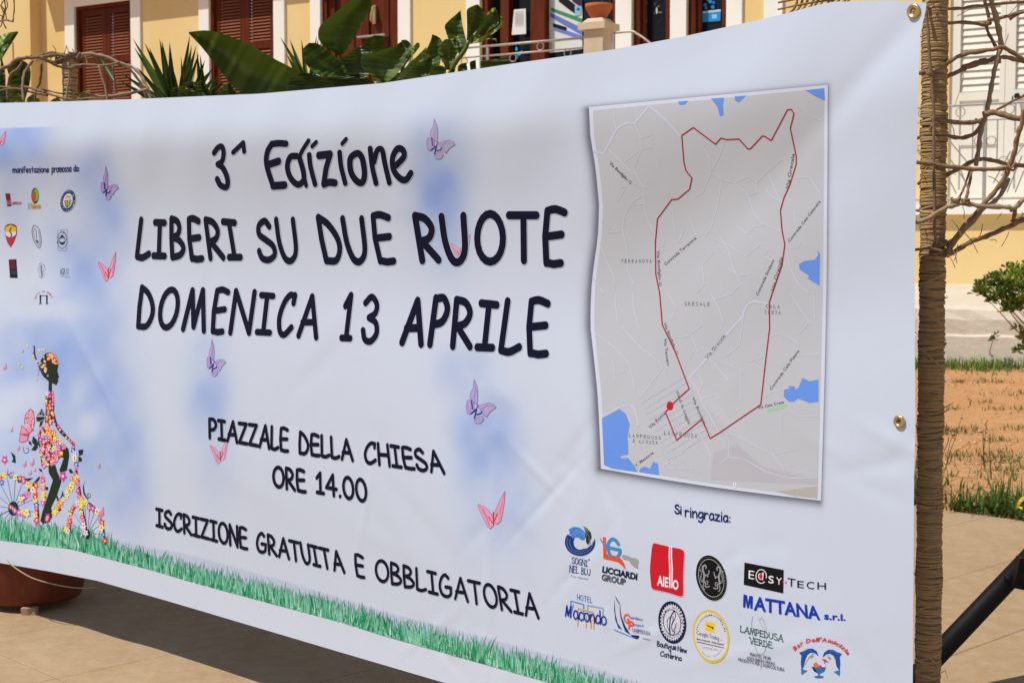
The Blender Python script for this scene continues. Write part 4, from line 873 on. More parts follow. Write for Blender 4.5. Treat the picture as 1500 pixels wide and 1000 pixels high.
cy.poly(T([(395, 345), (450, 335), (468, 395), (502, 465), (465, 580), (418, 680), (425, 760), (400, 800), (350, 815), (330, 790), (345, 720), (400, 560), (432, 460), (398, 400)], *b__), DG, 3)
for P, r in (([(0, 445), (60, 415), (130, 432), (200, 455), (250, 505)], 1.0), ([(330, 430), (270, 500), (210, 575)], 1.6), ([(590, 480), (520, 610), (450, 700)], 1.4), ([(345, 420), (350, 520), (375, 620)], 1.2), ([(600, 170), (618, 340), (640, 480), (668, 640)], 1.2), ([(662, 660), (690, 780), (708, 890)], 1.2),
             ([(575, 880), (572, 790), (605, 690), (670, 640), (740, 655), (800, 730), (840, 840), (862, 980)], 1.0), ([(290, 560), (305, 650), (315, 760)], 1.2), ([(450, 560), (480, 640), (490, 700)], 1.2), ([(380, 660), (400, 720), (490, 700)], 1.5)):
    cy.stroke(T(P, *b__), r, DG, 3, smooth=True)
cy.poly(T(circ(110, 690, 42, 58, 18), *b__), DG, 3); cy.poly(T(circ(715, 900, 20, 42, 14), *b__), DG, 3)
for k in range(16):
    t = k*2*math.pi/16+.1; cy.line(T([(110, 690), (110+165*math.cos(t), 690+250*math.sin(t)*1.0)], *b__) if not (-.2 < math.sin(t)*250-110 < 400) else T([(110, 690), (110+160*math.cos(t), 690+100*math.sin(t))], *b__), .45, (70, 78, 84), 2)
for k in range(18):
    t = k*2*math.pi/18; cy.line(T([(712, 895), (712+140*math.cos(t), 895+min(250*math.sin(t), 70))], *b__), .45, (80, 88, 92), 2)
for P in ([(270, 100), (300, 130), (320, 170), (290, 190), (262, 150)], [(255, 215), (290, 165), (312, 190), (290, 220)], [(235, 140), (255, 150), (258, 180), (238, 165)], [(90, 230), (125, 260), (130, 320), (95, 310), (110, 290)], [(640, 215), (680, 210), (672, 250), (645, 262)], [(640, 262), (665, 280), (668, 305), (640, 310)],
          [(700, 450), (682, 500), (690, 560), (715, 610), (720, 625), (700, 600), (680, 570), (675, 510)], [(512, 545), (520, 590), (480, 615), (500, 590)], [(140, 450), (150, 480), (230, 470), (270, 440), (230, 445)], [(315, 365), (340, 370), (345, 395), (325, 385)], [(560, 370), (580, 370), (600, 400), (570, 402)], [(555, 712), (575, 710), (570, 740)],
          [(740, 650), (775, 690), (780, 715), (745, 680)], [(370, 515), (392, 515), (392, 540), (372, 538)]): cy.poly(T(P, *b__), DG, 4)
for P in ([(360, 790), (410, 720), (440, 790), (385, 780)], [(355, 800), (440, 800), (405, 890), (385, 895), (395, 850), (360, 840)]): cy.poly(T(P, *a_), DG, 4)
for P in ([(398, 740), (378, 785)], [(415, 745), (412, 790)], [(430, 830), (385, 850)], ): cy.stroke(T(P, *a_), .35, (190, 195, 210), 5)
cy.stroke(T([(190, 190), (200, 235), (230, 235), (235, 205), (215, 200)], *b__), .3, DG, 3, smooth=True); cy.stroke(T([(720, 600), (735, 600), (735, 575), (715, 570), (718, 610)], *b__), .3, DG, 3, smooth=True)
for P, n_, r, jit in (([(0, 440), (60, 405), (130, 430), (200, 455), (250, 510)], 13, 20, 10), ([(345, 430), (350, 520), (355, 600), (360, 640)], 9, 22, 10), ([(170, 610), (230, 575), (300, 500)], 5, 24, 8), ([(590, 490), (550, 570), (500, 640), (450, 700)], 10, 22, 12), ([(595, 190), (605, 250), (615, 320), (615, 400), (635, 480), (645, 570), (665, 640)], 15, 20, 10),
                       ([(550, 870), (560, 790), (580, 720), (610, 660), (680, 640), (760, 690), (800, 730), (830, 830), (850, 960)], 20, 22, 10), ([(660, 680), (670, 760), (680, 830), (700, 890)], 7, 20, 5), ([(290, 560), (295, 640), (300, 710), (300, 780)], 8, 22, 10), ([(150, 720), (240, 730), (190, 710)], 5, 24, 12), ([(455, 0), (500, 60), (560, 130), (600, 160)], 8, 12, 6), ([(90, 680), (125, 705)], 3, 22, 4), ([(390, 760), (380, 780)], 2, 26, 3)):
    for i in range(n_):
        u = i/(n_-1)*(len(P)-1); k = min(int(u), len(P)-2); u -= k; x = P[k][0]*(1-u)+P[k+1][0]*u+random.gauss(0, jit*.5); y = P[k][1]*(1-u)+P[k+1][1]*u+random.gauss(0, jit*.5)
        x, y = T([(x, y)], *b__)[0]; flower(x, y, r/5.553*random.uniform(.8, 1.25))
def inpoly(x, y, P):
    c = False
    for i in range(len(P)):
        (x1, y1), (x2, y2) = P[i], P[i-1]
        if (y1 > y) != (y2 > y) and x < (x2-x1)*(y-y1)/(y2-y1)+x1: c = not c
    return c
DR = [(335, 20), (415, 10), (475, 110), (535, 180), (500, 255), (440, 330), (385, 350), (335, 345), (320, 220), (310, 130)]
for gx in range(310, 545, 22):
    for gy in range(15, 355, 24):
        x, y = gx+random.gauss(0, 6), gy+random.gauss(0, 6)
        if inpoly(x, y, DR): x, y = T([(x, y)], *b__)[0]; flower(x, y, 3.1*random.uniform(.8, 1.2))
for gy in range(570, 1000, 38):
    for gx in (462, 492, 520):
        if gx == 520 and gy > 850: continue
        x, y = T([(gx+random.gauss(0, 6), gy+random.gauss(0, 8))], *a_)[0]; flower(x, y, 2.6)
for k in range(52):
    t = random.uniform(2.2, 6.3); r = random.uniform(.45, 1); x, y = T([(485+80*r*math.cos(t), 290+115*r*math.sin(t))], *a_)[0]; flower(x, y, random.uniform(1.3, 2.1), random.choice([(236, 230, 240), (236, 96, 40), (240, 200, 60), (226, 60, 50)]))
for p in ((325, 175), (330, 210), (365, 258), (375, 295), (378, 340), (372, 380), (272, 112), (225, 162), (220, 320), (190, 285), (360, 432), (385, 150), (410, 148), (435, 150), (425, 320), (440, 350), (470, 400)): x, y = T([p], *a_)[0]; flower(x, y, 1.7)
for x, y, r, c in ((7.2, 673, 5.5, (214, 70, 160)), (92.5, 697, 6.5, (206, 60, 170)), (34, 729, 6, (206, 70, 180)), (64, 730, 5.5, (238, 214, 60)), (81, 748, 6, (240, 214, 50)), (40, 752, 5, (236, 210, 90)), (97, 775, 5, (226, 206, 90)), (119, 740, 5, (230, 214, 60)), (46, 710, 3.4, (246, 160, 40)), (44, 712, 3, (246, 160, 40)), (3, 706, 4, (60, 110, 214)), (22, 748, 4, (70, 130, 220)), (54, 762, 5, (200, 90, 200)), (105, 700, 3.6, (236, 150, 50)), (30, 700, 3.4, (220, 60, 60))): flower(x, y, r, c)
cy.build('cyclist_print', banner, 'woman on a bicycle drawn as a dark silhouette covered in flowers')
bf = Ink()                                # patterned red butterfly and the little pink ones around the rider
for P in ([(300, 722), (330, 760), (340, 850), (320, 930), (285, 965), (255, 920), (240, 850), (250, 780)], [(215, 885), (260, 930), (285, 970), (270, 1030), (220, 1050), (190, 1040), (200, 960)]):
    P = T(P, *a_); bf.poly(P, (214, 150, 170), 2); bf.stroke(P, .45, (186, 60, 96), 3, closed=True)
for k in range(40):
    x = random.uniform(250, 330); y = random.uniform(740, 940); p = T([(x, y)], *a_)[0]; bf.poly(circ(p[0], p[1], .9, 1.2, 6), (200, 200, 222) if k % 2 else (186, 60, 96), 3)
for k in range(8): bf.stroke(T([(285, 965), (200+k*10, 900+k*4+70)], *a_), .3, (186, 60, 96), 3)
for x, y, s_ in ((7, 537, 5), (17, 629, 4), (27, 656, 4), (36, 679, 5), (47, 677, 6), (44, 692, 4), (51, 688, 3), (56, 635, 4), (145, 682, 4), (148, 750, 8), (10, 690, 4)):
    bf.poly([(x-s_*.7, y+s_*.2), (x, y), (x+s_*.1, y+s_*.9), (x-s_*.4, y+s_*.8)], (226, 140, 170), 3); bf.poly([(x+s_*.1, y), (x+s_*.5, y-s_*1.2), (x+s_*.6, y+s_*.5), (x+s_*.1, y+s_*.8)], (220, 120, 156), 3)
bf.build('butterfly_print', banner, 'patterned red butterfly behind the flowered cyclist')

# ------------------------------------------------------------------ sponsor logos
def Q(ox, oy, k, *p): return tuple(T(p, ox, oy, k))
NV = (26, 44, 104)
# wave logo
a_ = (820, 760, 10.); k_ = Ink()
def arcband(c, r0, r1, a0, a1, n=22, taper=True):
    out = []; inn = []
    for i in range(n+1):
        t = math.radians(a0+(a1-a0)*i/n); f = min(1, (1-i/n)*3) if taper else 1; out.append((c[0]+r1[0]*math.cos(t), c[1]+r1[1]*math.sin(t)))
        inn.append((c[0]+(r1[0]-(r1[0]-r0[0])*f)*math.cos(t), c[1]+(r1[1]-(r1[1]-r0[1])*f)*math.sin(t)))
    return out+inn[::-1]
k_.poly(T(arcband((298, 335), (95, 110), (222, 200), 215, -15, taper=True), *a_), (30, 56, 124), 1)
k_.poly(T([(130, 150), (200, 112), (290, 120), (350, 165), (378, 225), (370, 290), (330, 305), (300, 285), (270, 262), (220, 262), (190, 290), (170, 230), (140, 215), (150, 185)], *a_), (66, 128, 204), 2)
for r in ((190, 168), (150, 140)): k_.line(T([(298+r[0]*math.cos(math.radians(t)), 335+r[1]*math.sin(math.radians(t))) for t in range(200, -10, -12)], *a_), .7, (96, 130, 190), 3)
for r in ((200, 185), (160, 150), (130, 120)): k_.line(T([(290+r[0]*.55*math.cos(math.radians(t)), 285+r[1]*.75*math.sin(math.radians(t))) for t in range(205, 350, 14)], *a_), .6, (120, 170, 225), 3)
k_.poly(T([(335, 95), (400, 130), (455, 190), (468, 260), (440, 330), (410, 372), (385, 330), (388, 280), (372, 240), (375, 180), (360, 130)], *a_), (40, 56, 40), 2); k_.poly(T([(340, 100), (395, 135), (430, 190), (400, 180), (365, 140)], *a_), (120, 126, 90), 3); k_.line(T([(375, 170), (430, 240), (440, 330)], *a_), .5, (150, 156, 140), 3)
word(k_, 'SOGNI', Q(*a_, (180, 545), (412, 600), (412, 695), (175, 645)), .42, .5, (56, 80, 140), 2, serif=.1, gap=.12); word(k_, 'NEL BLU', Q(*a_, (145, 668), (452, 725), (452, 825), (142, 775)), .42, .5, (56, 80, 140), 2, serif=.1, gap=.12)
ft(k_, 'Tour Operator', Q(*a_, (165, 815), (425, 862), (425, 888), (165, 840)), (96, 110, 160), 2); k_.poly(circ(863, 819, 1, 1.3, 8), NV, 2)
k_.build('logo', banner, 'blue wave logo with green leaf over the words SOGNI NEL BLU')
# orange and blue group logo
k_ = Ink()
k_.poly(T([(632, 262), (675, 262), (684, 505), (860, 545), (910, 590), (950, 660), (970, 742), (900, 660), (850, 625), (640, 575)], *a_), (232, 78, 36), 1)
k_.poly(T([(590, 262), (640, 340), (700, 395), (690, 420), (640, 380), (605, 320)], *a_), (60, 140, 196), 2)
k_.stroke(T([(862, 365), (820, 310), (770, 290), (725, 330), (705, 400), (720, 480), (745, 535)], *a_), 2.0, (60, 140, 196), 2, ry=2.2, smooth=True)
k_.stroke(T([(700, 408), (800, 432), (885, 450)], *a_), 2.0, (60, 140, 196), 2); k_.stroke(T([(885, 450), (880, 500), (850, 545)], *a_), 2.0, (60, 140, 196), 2, smooth=True)
k_.poly(T([(905, 545), (935, 515), (980, 530), (1060, 565), (1100, 570), (1150, 590), (1160, 625), (1145, 660), (1150, 720), (1100, 705), (1050, 660), (1010, 600), (940, 585)], *a_), (156, 156, 156), 1)
ft(k_, 'LICCIARDI', Q(*a_, (630, 688), (1142, 800), (1135, 888), (622, 770)), (18, 26, 66), 2, .045); ft(k_, 'GROUP', Q(*a_, (618, 802), (972, 878), (965, 962), (612, 886)), (84, 86, 92), 2, .045)
k_.build('logo', banner, 'orange and blue LG logo over the words LICCIARDI GROUP')
# hotel logo
a_ = (820, 860, 10.); k_ = Ink(); word(k_, 'HOTEL', Q(*a_, (256, 90), (478, 140), (480, 228), (255, 178)), .32, .4, (74, 120, 190), 2, gap=.25)
for P, c in (([(158, 360), (165, 195), (352, 245), (348, 480)], (70, 150, 205)), ([(410, 400), (408, 258), (634, 300), (632, 430)], (130, 170, 215)), ([(262, 560), (270, 302), (492, 358), (500, 600)], (222, 172, 60)), ([(388, 420), (388, 585)], (222, 172, 60)), ([(455, 480), (460, 592)], (206, 160, 90)), ([(150, 440), (200, 250)], (90, 160, 210))): k_.stroke(T(P, *a_), .75, c, 2)
word(k_, 'M', Q(*a_, (72, 250), (200, 262), (172, 440), (78, 424)), .95, 1.1, (24, 44, 150), 4)
word(k_, 'acondo', Q(*a_, (185, 250), (690, 345), (692, 560), (200, 465)), .85, 1.0, (24, 44, 150), 4, gap=.12)
k_.build('logo', banner, 'HOTEL Macondo logo with blue and ochre outlines')
# sailing logo
k_ = Ink()
k_.poly(T([(808, 110), (880, 230), (905, 420), (960, 560), (1040, 690), (960, 640), (900, 480), (885, 330)], *a_), (40, 50, 110), 1); k_.poly(T([(815, 150), (880, 250), (890, 420), (930, 560), (870, 470), (835, 330)], *a_), (196, 200, 218), 2)
k_.poly(T([(800, 160), (815, 380), (850, 520), (915, 610), (860, 590), (815, 470), (800, 330)], *a_), (50, 62, 122), 2); k_.poly(T([(1040, 690), (1160, 700), (1170, 720), (1140, 752), (1090, 745)], *a_), (34, 44, 110), 2)
for k in range(7): k_.stroke(T([(800+k*45, 610+k*20), (840+k*45, 640+k*17)], *a_), .55, (96, 130, 210), 2)
ft(k_, 'G', Q(*a_, (935, 378), (1030, 395), (1015, 525), (935, 500)), (230, 90, 60), 3, .03); ft(k_, 'P', Q(*a_, (1010, 480), (1105, 510), (1060, 622), (1005, 605)), (230, 90, 60), 3, .03)
ft(k_, 'uardians', Q(*a_, (1030, 405), (1215, 450), (1215, 485), (1030, 450)), (90, 100, 160), 3, .01); ft(k_, 'roperti', Q(*a_, (1100, 515), (1235, 540), (1230, 575), (1100, 560)), (90, 120, 190), 3, .01)
ft(k_, 'LAMPEDUSA', Q(*a_, (1060, 585), (1330, 645), (1330, 690), (1070, 640)), (120, 120, 170), 3, .01); k_.line(T([(1080, 650), (1330, 695)], *a_), .5, (220, 110, 100), 3); k_.line(T([(1210, 740), (1330, 765)], *a_), .7, (90, 100, 150), 3)
k_.build('logo', banner, 'dark blue sail logo with orange letters G and P')
# red square logo
a_ = (940, 780, 9.0909); k_ = Ink()
RS = [(150, 150), (172, 136), (365, 182), (520, 214), (560, 235), (570, 270), (563, 400), (555, 560), (556, 800), (550, 835), (520, 846), (340, 790), (150, 748), (130, 715), (112, 520), (118, 400), (138, 200)]
c0 = (340, 490); k_.poly(T([(c0[0]+(x-c0[0])*1.03, c0[1]+(y-c0[1])*1.03) for x, y in RS], *a_), (222, 190, 204), 1); k_.poly(T(RS, *a_), (200, 30, 44), 2)
for dx_ in (-14, 14): k_.stroke(T([(388+dx_*.9, 178), (385+dx_, 320), (394+dx_*1.1, 470), (392+dx_, 725)], *a_), .95, (232, 226, 240), 3)
ft(k_, 'AIE', Q(*a_, (212, 565), (362, 600), (355, 722), (208, 690)), (236, 230, 240), 3, .03); ft(k_, 'O', Q(*a_, (420, 622), (495, 640), (490, 757), (415, 740)), (236, 230, 240), 3, .03)
k_.build('logo', banner, 'red rounded square logo reading AIEllO')
# black seal with two lions
k_ = Ink(); cc = (930, 600); EL = lambda rx, ry, n=40: [(cc[0]+rx*math.cos(t)+.10*rx*math.sin(t)*1.0, cc[1]+ry*math.sin(t)+.16*rx*math.cos(t)) for t in np.linspace(0, 2*math.pi, n, endpoint=False)]
k_.poly(T(EL(212, 308), *a_), (222, 222, 230), 0.6); k_.poly(T(EL(206, 302), *a_), (20, 20, 24), 1)
P = T(EL(168, 250), *a_); k_.stroke(P, .38, (176, 174, 160), 2, closed=True)
for i in range(44):
    if i % 11 in (4,): continue
    t = 2*math.pi*i/44; r = 188; p = T([(cc[0]+r*math.cos(t)+.1*r*math.sin(t), cc[1]+276*math.sin(t)+.16*r*math.cos(t))], *a_)[0]; k_.poly(circ(p[0], p[1], .42, .7, 4), (120, 120, 126), 2)
for s_, ox_ in ((1, 0), (-1, 0)):
    f = lambda P: T([(cc[0]+s_*(x-cc[0])+(0 if s_ > 0 else 8), y+(0 if s_ > 0 else 22)) for x, y in P], *a_)
    for P, w_ in (([(850, 430), (820, 445), (818, 500), (835, 545), (835, 590), (825, 640)], 1.35), ([(845, 425), (865, 450), (855, 475)], .8), ([(835, 545), (870, 570), (895, 540), (900, 500)], .7), ([(800, 520), (782, 500), (790, 485)], .5), ([(800, 540), (790, 600), (800, 640), (840, 660)], .6), ([(830, 640), (860, 670), (850, 710), (880, 720), (905, 708)], .8), ([(835, 660), (820, 720), (840, 755)], .7), ([(860, 640), (885, 640), (880, 690)], .5), ([(870, 560), (885, 580)], .9)):
        k_.stroke(f(P), w_, (146, 146, 152), 3, smooth=True)
k_.build('logo', banner, 'black oval seal with two grey rampant lions')
# gear-edged round logo
a_ = (950, 870, 9.0923); k_ = Ink(); cc = (318, 372)
EL2 = lambda rx, ry, n=48: [(cc[0]+rx*math.cos(t)+.05*rx*math.sin(t), cc[1]+ry*math.sin(t)+.10*rx*math.cos(t)) for t in np.linspace(0, 2*math.pi, n, endpoint=False)]
k_.poly(T(EL2(186, 282), *a_), (24, 32, 70), 1)
st_ = [(cc[0]+(164 if i % 2 else 142)*math.cos(i*math.pi/32), cc[1]+(252 if i % 2 else 222)*math.sin(i*math.pi/32)+.1*150*math.cos(i*math.pi/32)) for i in range(64)]
k_.poly(T(st_, *a_), (206, 207, 220), 2); k_.stroke(T(EL2(116, 170, 30), *a_), .5, (24, 32, 70), 3, closed=True)
farc(k_, 'CATERINA BOUTIQUE ', T([cc], *a_)[0], 13.6, 20.5, -200, 20, 2.2, (30, 38, 76), 3, .01); farc(k_, 'LAMPEDUSA', T([cc], *a_)[0], 15.8, 23.5, 150, 30, 2.2, (30, 38, 76), 3, .01, inward=True)
for P, w_ in (([(345, 215), (300, 300), (285, 420), (290, 540)], .8), ([(345, 215), (365, 290), (330, 370), (310, 430), (330, 490), (360, 440), (375, 380)], .5), ([(310, 290), (260, 330), (255, 420), (280, 480)], .4), ([(330, 290), (330, 350), (310, 400)], .5), ([(270, 520), (330, 540), (355, 490)], .6)): k_.stroke(T(P, *a_), w_, (24, 40, 80), 4, smooth=True)
word(k_, 'Boutique', Q(*a_, (115, 610), (370, 660), (372, 745), (115, 695)), .5, .6, (28, 34, 74), 2, gap=.14) if 'q' in G else [word(k_, 'Bouti', Q(*a_, (115, 612), (262, 640), (262, 722), (112, 692)), .5, .6, (28, 34, 74), 2, gap=.14), ft(k_, 'q', Q(*a_, (265, 640), (300, 648), (302, 762), (266, 752)), (28, 34, 74), 2, .01), word(k_, 'ue', Q(*a_, (306, 650), (372, 662), (374, 744), (308, 732)), .5, .6, (28, 34, 74), 2, gap=.14)]
word(k_, 'New', Q(*a_, (388, 680), (512, 705), (515, 785), (388, 758)), .5, .6, (28, 34, 74), 2, gap=.14); word(k_, 'Caterina', Q(*a_, (158, 745), (442, 810), (445, 888), (155, 820)), .5, .6, (28, 34, 74), 2, gap=.14)
k_.build('logo', banner, 'dark blue toothed round logo over the words Boutique New Caterina')
# yellow ring logo
k_ = Ink(); cc = (835, 558)
EL3 = lambda rx, ry, n=48: [(cc[0]+rx*math.cos(t)+.02*rx*math.sin(t), cc[1]+ry*math.sin(t)+.17*rx*math.cos(t)) for t in np.linspace(0, 2*math.pi, n, endpoint=False)]
k_.poly(T(EL3(243, 352), *a_), (214, 192, 52), 1); k_.poly(T(EL3(220, 318), *a_), (208, 209, 220), 2); c4 = T([cc], *a_)[0]
farc(k_, 'www.consigliotrading.it', (c4[0]-.3, c4[1]-1), 20.5, 29, -165, -10, 2.6, (50, 54, 80), 3, .015)
k_.poly(T([(760, 352), (800, 365), (885, 385), (880, 510), (800, 490), (758, 470)], *a_), (228, 200, 30), 3); k_.poly(T([(778, 398), (820, 420), (870, 435), (865, 470), (838, 440), (790, 420)], *a_), (110, 40, 30), 4)
ft(k_, 'Consiglio Trading', Q(*a_, (645, 480), (945, 560), (945, 612), (645, 532)), (76, 82, 112), 3, .006); ft(k_, 's.r.l.', Q(*a_, (962, 590), (1000, 598), (1000, 622), (962, 614)), (110, 114, 140), 3)
ft(k_, 'Marine Accessories - Fishing Equipment', Q(*a_, (645, 575), (1010, 652), (1010, 680), (645, 603)), (76, 60, 84), 3, .012); k_.line(T([(645, 628), (1012, 712)], *a_), 1.1, (80, 74, 90), 3)
ft(k_, 'L A M P E D U S A', Q(*a_, (722, 690), (925, 730), (925, 752), (722, 712)), (110, 112, 130), 3); farc(k_, 'Porto Nuovo - Via Madonna', c4, 21, 30.5, 130, 40, 1.8, (90, 94, 120), 3, .01, inward=True)
k_.build('logo', banner, 'round logo with yellow ring reading Consiglio Trading')
# black plate logo
a_ = (1080, 810, 8.3333); k_ = Ink(); k_.poly(T([(90, 110), (568, 202), (562, 486), (80, 380)], *a_), (22, 21, 24), 1)
ft(k_, 'E', Q(*a_, (142, 205), (212, 216), (210, 318), (140, 306)), (226, 226, 230), 2, .0); P = T([(295+64*math.cos(t), 280+84*math.sin(t)) for t in np.linspace(.9, 6.5, 20)], *a_); k_.stroke(P, .62, (226, 226, 230), 2)
k_.poly(T(circ(292, 280, 20, 36, 14), *a_), (214, 40, 44), 3); k_.stroke(T([(315, 235), (308, 250), (270, 250), (265, 290), (290, 318), (312, 290)], *a_), .75, (232, 200, 204), 2, smooth=True); k_.stroke(T([(320, 240), (312, 320)], *a_), .7, (226, 226, 230), 2)
ft(k_, 'S', Q(*a_, (385, 270), (450, 280), (448, 368), (382, 358)), (226, 226, 230), 2, .012); ft(k_, 'Y', Q(*a_, (476, 288), (550, 300), (545, 384), (478, 374)), (226, 226, 230), 2, .0)
k_.poly(T(circ(562, 352, 9, 14, 8), *a_), (206, 36, 46), 3); k_.poly(T([(588, 333), (606, 352), (590, 372)], *a_), (206, 36, 46), 3)
for ch, q in (('T', ((615, 296), (715, 312), (708, 410), (615, 398))), ('E', ((735, 330), (815, 340), (815, 424), (735, 414))), ('C', ((850, 340), (942, 350), (940, 436), (848, 428))), ('H', ((980, 350), (1084, 358), (1084, 440), (980, 434)))): ft(k_, ch, Q(*a_, *q), (34, 34, 62), 2)
k_.build('logo', banner, 'black plate logo reading E@SY TECH')
k_ = Ink(); k_.poly(T([(78, 498), (120, 508), (134, 600), (150, 514), (192, 522), (188, 676), (160, 670), (162, 580), (143, 668), (122, 664), (104, 560), (102, 660), (72, 654)], *a_), (20, 56, 168), 2); ft(k_, 'ATTANA', Q(*a_, (208, 528), (1000, 655), (1018, 808), (202, 685)), (20, 56, 168), 2, .03)
ft(k_, 's.r.l.', Q(*a_, (1062, 718), (1325, 748), (1325, 818), (1062, 800)), (20, 56, 168), 2, .03); k_.build('logo', banner, 'large blue word MATTANA s.r.l.')
# green serif logo
a_ = (1080, 900, 8.3333); k_ = Ink()
word(k_, 'LAMPEDUSA', Q(*a_, (38, 130), (560, 240), (562, 328), (36, 208)), .42, .55, (34, 92, 80), 3, serif=.12, gap=.16); word(k_, 'VERDE', Q(*a_, (152, 268), (432, 325), (432, 408), (152, 348)), .42, .55, (34, 92, 80), 3, serif=.12, gap=.16)
for t_, q in (('PIANTE . FIORI', ((160, 456), (410, 512), (410, 552), (160, 498))), ('ADDOBBI FLOREALI', ((116, 502), (460, 575), (460, 612), (116, 540))), ("PRODOTTI PER L'AGRICOLTURA", ((16, 522), (578, 648), (578, 690), (16, 560)))): ft(k_, t_, Q(*a_, *q), (64, 64, 96), 3, .004)
for P in ([(190, 20), (175, 120), (200, 300), (240, 450), (300, 480), (350, 400), (355, 200), (330, 90), (290, 30)], [(250, 40), (300, 130), (330, 170)], [(270, 60), (310, 40), (330, 110)], [(290, 480), (290, 660)]): k_.stroke(T(P, *a_), .4, (178, 182, 178), 1, smooth=True)
k_.build('logo', banner, 'green serif words LAMPEDUSA VERDE with small print below')
# dolphins logo
k_ = Ink(); RD_ = (214, 60, 64)
for s_, dy_, dxx in ((1, 0, 0), (-1, 14, 6)):
    f = lambda P: T([(1015+s_*(x-1015)+dxx, y+dy_) for x, y in P], *a_)
    k_.poly(f([(995, 500), (970, 440), (920, 408), (860, 412), (812, 440), (755, 460), (785, 490), (778, 580), (785, 660), (800, 650), (825, 600), (832, 540), (860, 480), (900, 455), (945, 462)]), (40, 76, 164), 2)
    k_.poly(f([(940, 470), (900, 462), (862, 490), (838, 545), (815, 630), (845, 570), (880, 510), (915, 480)]), (214, 210, 190), 3)
    k_.poly(f([(780, 650), (800, 662), (858, 678), (830, 695), (785, 728)]), (40, 120, 196), 3); k_.poly(f([(890, 520), (935, 488), (930, 500), (900, 524)]), (60, 70, 110), 4); k_.line(f([(800, 470), (850, 430), (910, 425)]), .6, (90, 130, 200), 3)
k_.poly(T([(910, 630), (1084, 640), (1060, 690), (1010, 712), (1003, 738), (1055, 745), (1050, 762), (1000, 770), (945, 760), (945, 745), (990, 738), (988, 712), (935, 682)], *a_), (44, 110, 180), 2)
k_.poly(T([(912, 632), (940, 640), (985, 705), (940, 685)], *a_), (30, 34, 50), 3); k_.poly(T(circ(962, 612, 32, 28, 14), *a_), (232, 110, 50), 3); k_.poly(T(circ(1018, 628, 18, 16, 10), *a_), (200, 50, 60), 3); k_.poly(T([(1035, 630), (1050, 585), (1080, 610), (1075, 636)], *a_), (220, 218, 210), 3)
k_.poly(T([(1030, 536), (1075, 540), (1115, 574), (1075, 570)], *a_), (200, 50, 90), 3); k_.stroke(T([(1075, 560), (1060, 600)], *a_), .35, (150, 60, 80), 3); k_.poly(T([(925, 530), (940, 530), (970, 575), (940, 585)], *a_), (218, 212, 180), 3)
def arcword(t_, P, h, col, bold, sl):
    P = cm(P, 8); P = T([tuple(p) for p in P], *a_); L = [0]
    for p, q in zip(P[:-1], P[1:]): L.append(L[-1]+math.dist(p, q))
    at_ = lambda s_: (np.interp(s_, L, [p[0] for p in P]), np.interp(s_, L, [p[1] for p in P]))
    wd_ = {'i': .45, 'l': .45, "'": .35, 'm': 1.4, 'B': 1.2, 'D': 1.25, 'A': 1.35, ' ': .7}; ws = [wd_.get(c, 1) for c in t_]; tot = sum(ws); u = 0
    for c, w_ in zip(t_, ws):
        if c != ' ':
            p = at_((u+.08*w_)/tot*L[-1]); q = at_((u+.92*w_)/tot*L[-1]); hh = h*(1 if c in 'BDAl' else 1); d = np.array(q)-np.array(p); d /= np.linalg.norm(d)+1e-9; nn = np.array([d[1], -d[0]])*h+d*sl
            v, f_ = ftext(c, bold); ft(k_, c, (tuple(np.array(p)+nn), tuple(np.array(q)+nn), q, p), col, 3, bold)
        u += w_
arcword("Bar", [(700, 440), (750, 395), (815, 352)], 5.6, RD_, .03, 1.2); arcword("Dell'Amicizia", [(835, 342), (930, 325), (1050, 322), (1180, 352), (1290, 420), (1350, 492)], 5.4, RD_, .03, 1.4)
k_.build('logo', banner, "two blue dolphins round a cocktail cup under red words Bar Dell'Amicizia")
# small logos on the left side
k_ = Ink(); a_ = (0, 220, 3.572)
k_.poly(T([(28, 226), (53, 226), (60, 293), (38, 294)], *a_), (120, 30, 44), 1); ft(k_, 'SLO', Q(*a_, (34, 264), (60, 264), (60, 282), (36, 282)), (206, 190, 196), 2); ft(k_, 'LAMPEDUSA', Q(*a_, (62, 271), (114, 270), (114, 283), (62, 285)), (150, 60, 70), 2, .02); k_.build('logo', banner, 'dark red L-shaped logo at top left')
k_ = Ink(); k_.poly(T(circ(184, 238, 20, 42, 20), *a_), (60, 86, 44), 1); k_.poly(T(circ(189, 234, 14, 34, 16), *a_), (110, 176, 60), 2); k_.poly(T(circ(178, 240, 12, 30, 12), *a_), (176, 80, 40), 3); k_.poly(T(circ(180, 262, 8, 8, 10), *a_), (200, 60, 40), 4)
ft(k_, 'il Palmeto', Q(*a_, (148, 278), (215, 276), (215, 306), (148, 306)), (206, 150, 50), 2, .03); k_.build('logo', banner, 'green and orange oval logo with yellow lettering')
k_ = Ink(); TL_ = lambda rx, ry: [(356+rx*math.cos(t)+.18*ry*math.cos(t+1.2)*.5, 265+ry*math.sin(t)-.12*rx*math.cos(t)) for t in np.linspace(0, 2*math.pi, 26, endpoint=False)]
k_.poly(T(TL_(40, 60), *a_), (216, 206, 160), .6); k_.poly(T(TL_(38, 58), *a_), (40, 66, 130), 1); k_.poly(T(TL_(24, 38), *a_), (214, 214, 206), 2)
k_.poly(T([(336, 262), (374, 262), (372, 285), (352, 302), (340, 288)], *a_), (60, 60, 50), 3)
for k in range(4): k_.stroke(T([(341+k*9, 264), (344+k*8, 292-abs(k-1.5)*4)], *a_), .6, (208, 196, 110), 4)
